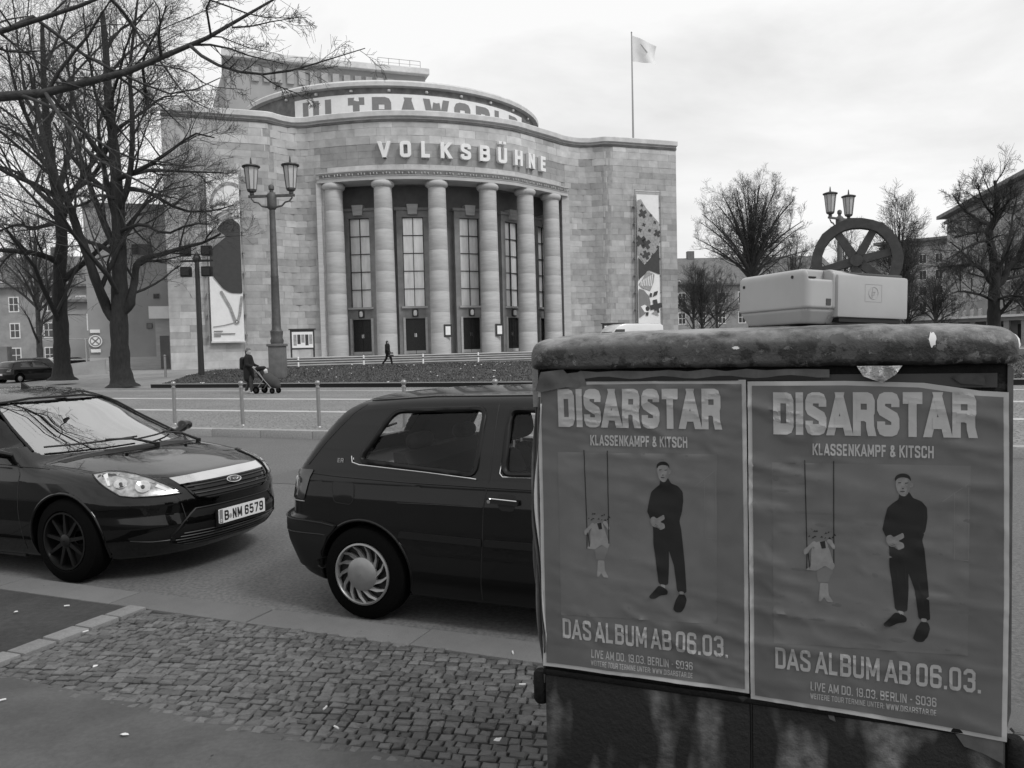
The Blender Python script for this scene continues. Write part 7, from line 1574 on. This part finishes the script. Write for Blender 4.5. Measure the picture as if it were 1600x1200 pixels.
# big block on the right, running away from the camera
block('apartment_block', (67.5, 124, .3), R_(-103.6), 62, 14, 19.5, 'large flat-roofed block with overhanging eaves at the right edge', 18, 5)
block('apartment_block', (75, 162, .3), R_(-42), 24, 14, 20, 'further flat-roofed block left of the large one at the right edge', 8, 5, m='plaster_light')
block('apartment_block', (84, 196, .3), R_(-20), 20, 14, 20.0, 'farthest pale block behind the narrow bare tree', 7, 5, m='plaster_light')
# low colonnaded range
cr_ = empty('colonnade', (45.5, 102, .2), R_(-58), label='low pale flat-roofed range with a row of pillars at the right', cat='building')
MB().box(0, 46, 1.6, 8, 0, 3.4).build('wall', 'plaster', cr_); MB().box(-.6, 46.6, -.8, 8.4, 3.4, 3.65).build('roof', 'window_white', cr_); MB().box(-.2, 46.2, -.2, 1.6, 3.0, 3.4).build('beam', 'plaster_light', cr_)
for k in range(26): MB().box(k*1.82, k*1.82+.55, 0, .45, 0, 3.0).build('pillar', 'plaster_light', cr_)
for k in range(25): MB().box(k*1.82+.75, k*1.82+1.65, 1.5, 1.6, .5, 2.6).build('window', 'far_glass', cr_)
# low walls and gate of the yard at the left
yw = empty('yard_wall', (-45.8, 71, 0), R_(12), label='low pale wall with a pier left of the yard entrance', cat='wall'); MB().box(-7, 0, 0, .5, 0, 2.9).build('wall', 'plaster_light', yw); MB().box(-7.1, .1, -.1, .6, 2.9, 3.05).build('coping', 'cornice', yw); MB().box(-.2, 1.1, -.2, .9, 0, 2.7).build('pier', 'plaster', yw)
gt = empty('gate_frame', (-41.0, 70, .2), R_(12), label='pale tubular gate frame across the yard entrance', cat='gate')
for x in (0, 3.6, 8.6): MB().tube([(x, 0, 0), (x, 0, 3.0)], .09, 6).build('post', 'window_white', gt)
for z in (3.0, 1.2): MB().tube([(0, 0, z), (8.6, 0, z)], .07, 6).build('rail', 'window_white', gt)
rm_ = empty('ramp_wall', (-30.6, 55.5, 0), R_(20), label='short sloping stone wall between the two big tree trunks', cat='wall'); MB().add([(0, 0, 0), (2.2, 0, 0), (2.2, .4, 0), (0, .4, 0), (0, 0, 1.15), (2.2, 0, 1.4), (2.2, .4, 1.4), (0, .4, 1.15)], [(0, 1, 5, 4), (1, 2, 6, 5), (2, 3, 7, 6), (3, 0, 4, 7), (4, 5, 6, 7)]).build('wall', 'plaster_light', rm_)
for p_, lb_ in (((-25.3, 50.5), 'thin dark post between the two big tree trunks'), ((-21.2, 49.0), 'thin pale post just right of the forked tree')):
    b_ = empty('short_post', (*p_, .15), label=lb_, cat='post'); MB().tube([(0, 0, 0), (0, 0, 1.35)], .07, 6).lathe([(.07, 1.33), (.09, 1.40), (.0, 1.48)], 8, cap=False).build('post', 'dark_metal' if 'dark' in lb_ else 'steel', b_)

# ================================================================== PARKED CARS FURTHER OFF
def small_car(name, loc, rz, m, label, est=False, kind='car', sc=1.):
    r = empty(name, loc, rz, label=label, cat=kind); r.scale = (sc, sc, sc)
    D = dict(GP); D['side_windows'] = []; D['end_windows'] = []
    if est: D['roof'] = ([-1., -.75, -.66, -.60, -.50, .2, 1.2, 1.7, 1.95, 2.35, 2.6, 3.], [.2, .72, .95, 1.25, 1.38, 1.42, 1.415, 1.375, 1.26, .96, .8, .2])
    key = 'est' if est else 'hat'
    if key not in FARC:
        o_, _f = hatch_body(D); FARC[key] = (nets(o_, (-.86, -.95, .10), (3.36, .95, 1.50), .06), marcher(o_))
    (P, Q, nn), (hit, side, cyl, topm, endm) = FARC[key]
    me = mesh('body', P, Q, m, True); me.normals_split_custom_set_from_vertices([tuple(v) for v in nn]); link('body', me, r)
    for sg in (-1, 1):
        patch('side_window', [(.2, 1.27), (.85, 1.28), (.85, .98), (.08, 1.0)], side(sg), .006, 'window_glass', r, step=.15, skirt=.01); patch('side_window', [(.95, 1.28), (1.62, 1.27), (1.98, .98), (.95, .98)], side(sg), .006, 'window_glass', r, step=.15, skirt=.01)
    patch('windscreen', [(-.60, .98), (.60, .98), (.50, 1.32), (-.50, 1.32)], endm(1, 3.4, 2.2), .006, 'window_glass', r, step=.15, skirt=.01); patch('rear_window', [(-.52, 1.02), (.52, 1.02), (.44, 1.28), (-.44, 1.28)], endm(-1, -1.0, 1.5), .006, 'window_glass', r, step=.15, skirt=.01)
    for sg in (-1, 1):
        patch('tail_light', [(sg*.50, .72), (sg*.72, .72), (sg*.72, .9), (sg*.56, .9)], endm(-1, -1., 1.5), .008, 'grey_print', r, step=.1, skirt=.01); patch('headlight', [(sg*.42, .58), (sg*.70, .58), (sg*.68, .70), (sg*.42, .70)], endm(1, 3.5, 1.5), .008, 'lens_inner', r, step=.1, skirt=.01)
    patch('number_plate', [(-.26, .50), (.26, .50), (.26, .60), (-.26, .60)], endm(-1, -1., 1.5), .02, 'plate_white', r, step=0, skirt=.02)
    for x in (0, 2.47):
        for sg in (-1, 1):
            wh, M, h = tyre(r, x, sg*.735, .29, .29, .185, sg, .17, 0, 0); MB().lathe([(.17, h-.03), (.03, h)], 12, M, cap=True).build('rim', 'hubcap', wh)
    return r
FARC = {}
def onp(x, y, Y): # picture position used once to read the place off the survey notes
    return ((x-800)/1250*Y, Y)
g8 = 'cars parked in and by the yard'
small_car('parked_car', (-36.4, 60.5, .12), R_(100), 'paint_black', 'dark estate car seen from behind, right beside the left tree trunk', True, sc=1.08)
small_car('parked_car', (-45.0, 74, .2), R_(60), 'car_white', 'white car parked behind the dark estate at the yard entrance', sc=1.05)
small_car('parked_car', (-43.2, 77, .25), R_(75), 'paint_black', 'small dark car between the white car and the estate', sc=1.)
small_car('parked_car', (-31.3, 50.0, .05), R_(70), 'paint_black', 'dark car cut by the left edge beside the yard wall', sc=1.)
small_car('parked_car', (-39.5, 84, .3), R_(95), 'car_silver', 'silver car deep in the yard behind the gate frame')
small_car('parked_car', (-49.5, 86, .3), R_(30), 'car_silver', 'pale car deep in the yard, behind the white one')
small_car('parked_car', (38.6, 62.5, .3), R_(200), 'car_white', 'white car partly hidden behind the cabinet lid\'s right end', sc=1.05)
# white van before the right wing
vn = empty('parked_van', (5.6, 57.0, .45), TH.rotation_euler[2]+.05, label='white high-roofed van before the theatre\'s right wing, mostly behind the cabinet', cat='van')
vp = [(0, .35), (5.5, .35), (5.55, .95), (5.2, 1.25), (4.6, 1.4), (4.05, 2.25), (3.7, 2.5), (3.2, 2.6), (.3, 2.6), (.05, 2.45)]
vp = [(5.6-x, z) for x, z in vp]
q = MB(); kf = len(vp)
vv = []; 
for y, ins in ((-1., .10), (-.96, .03), (-.85, .0), (.85, 0), (.96, .03), (1., .10)): cx_, cz_ = 2.8, 1.4; vv += [(cx_+(x-cx_)*(1-ins*.35), y, cz_+(z-cz_)*(1-ins)) for x, z in vp]
ff_ = [tuple(range(kf)), tuple(range(5*kf, 6*kf))]+[(r_i*kf+i, r_i*kf+(i+1) % kf, (r_i+1)*kf+(i+1) % kf, (r_i+1)*kf+i) for r_i in range(5) for i in range(kf)]
q.add(vv, ff_).build('body', 'car_white', vn, angle=30)
MB().prism([(1.58, 2.2), (1.05, 1.45), (2.3, 1.45), (2.3, 2.2)], 'y', (-1.01, 1.01)).build('side_window', 'window_glass', vn); MB().add([(.97, -.8, 1.45), (.97, .8, 1.45), (1.55, .75, 2.22), (1.55, -.75, 2.22)], [(0, 1, 2, 3)]).build('windscreen', 'window_glass', vn)
for x in (.95, 4.5):
    for sg in (-1, 1): wh, M, h = tyre(vn, x, sg*.88, .34, .34, .2, sg, .2, 0, 0); MB().lathe([(.2, h-.03), (.03, h)], 12, M).build('rim', 'hubcap', wh)
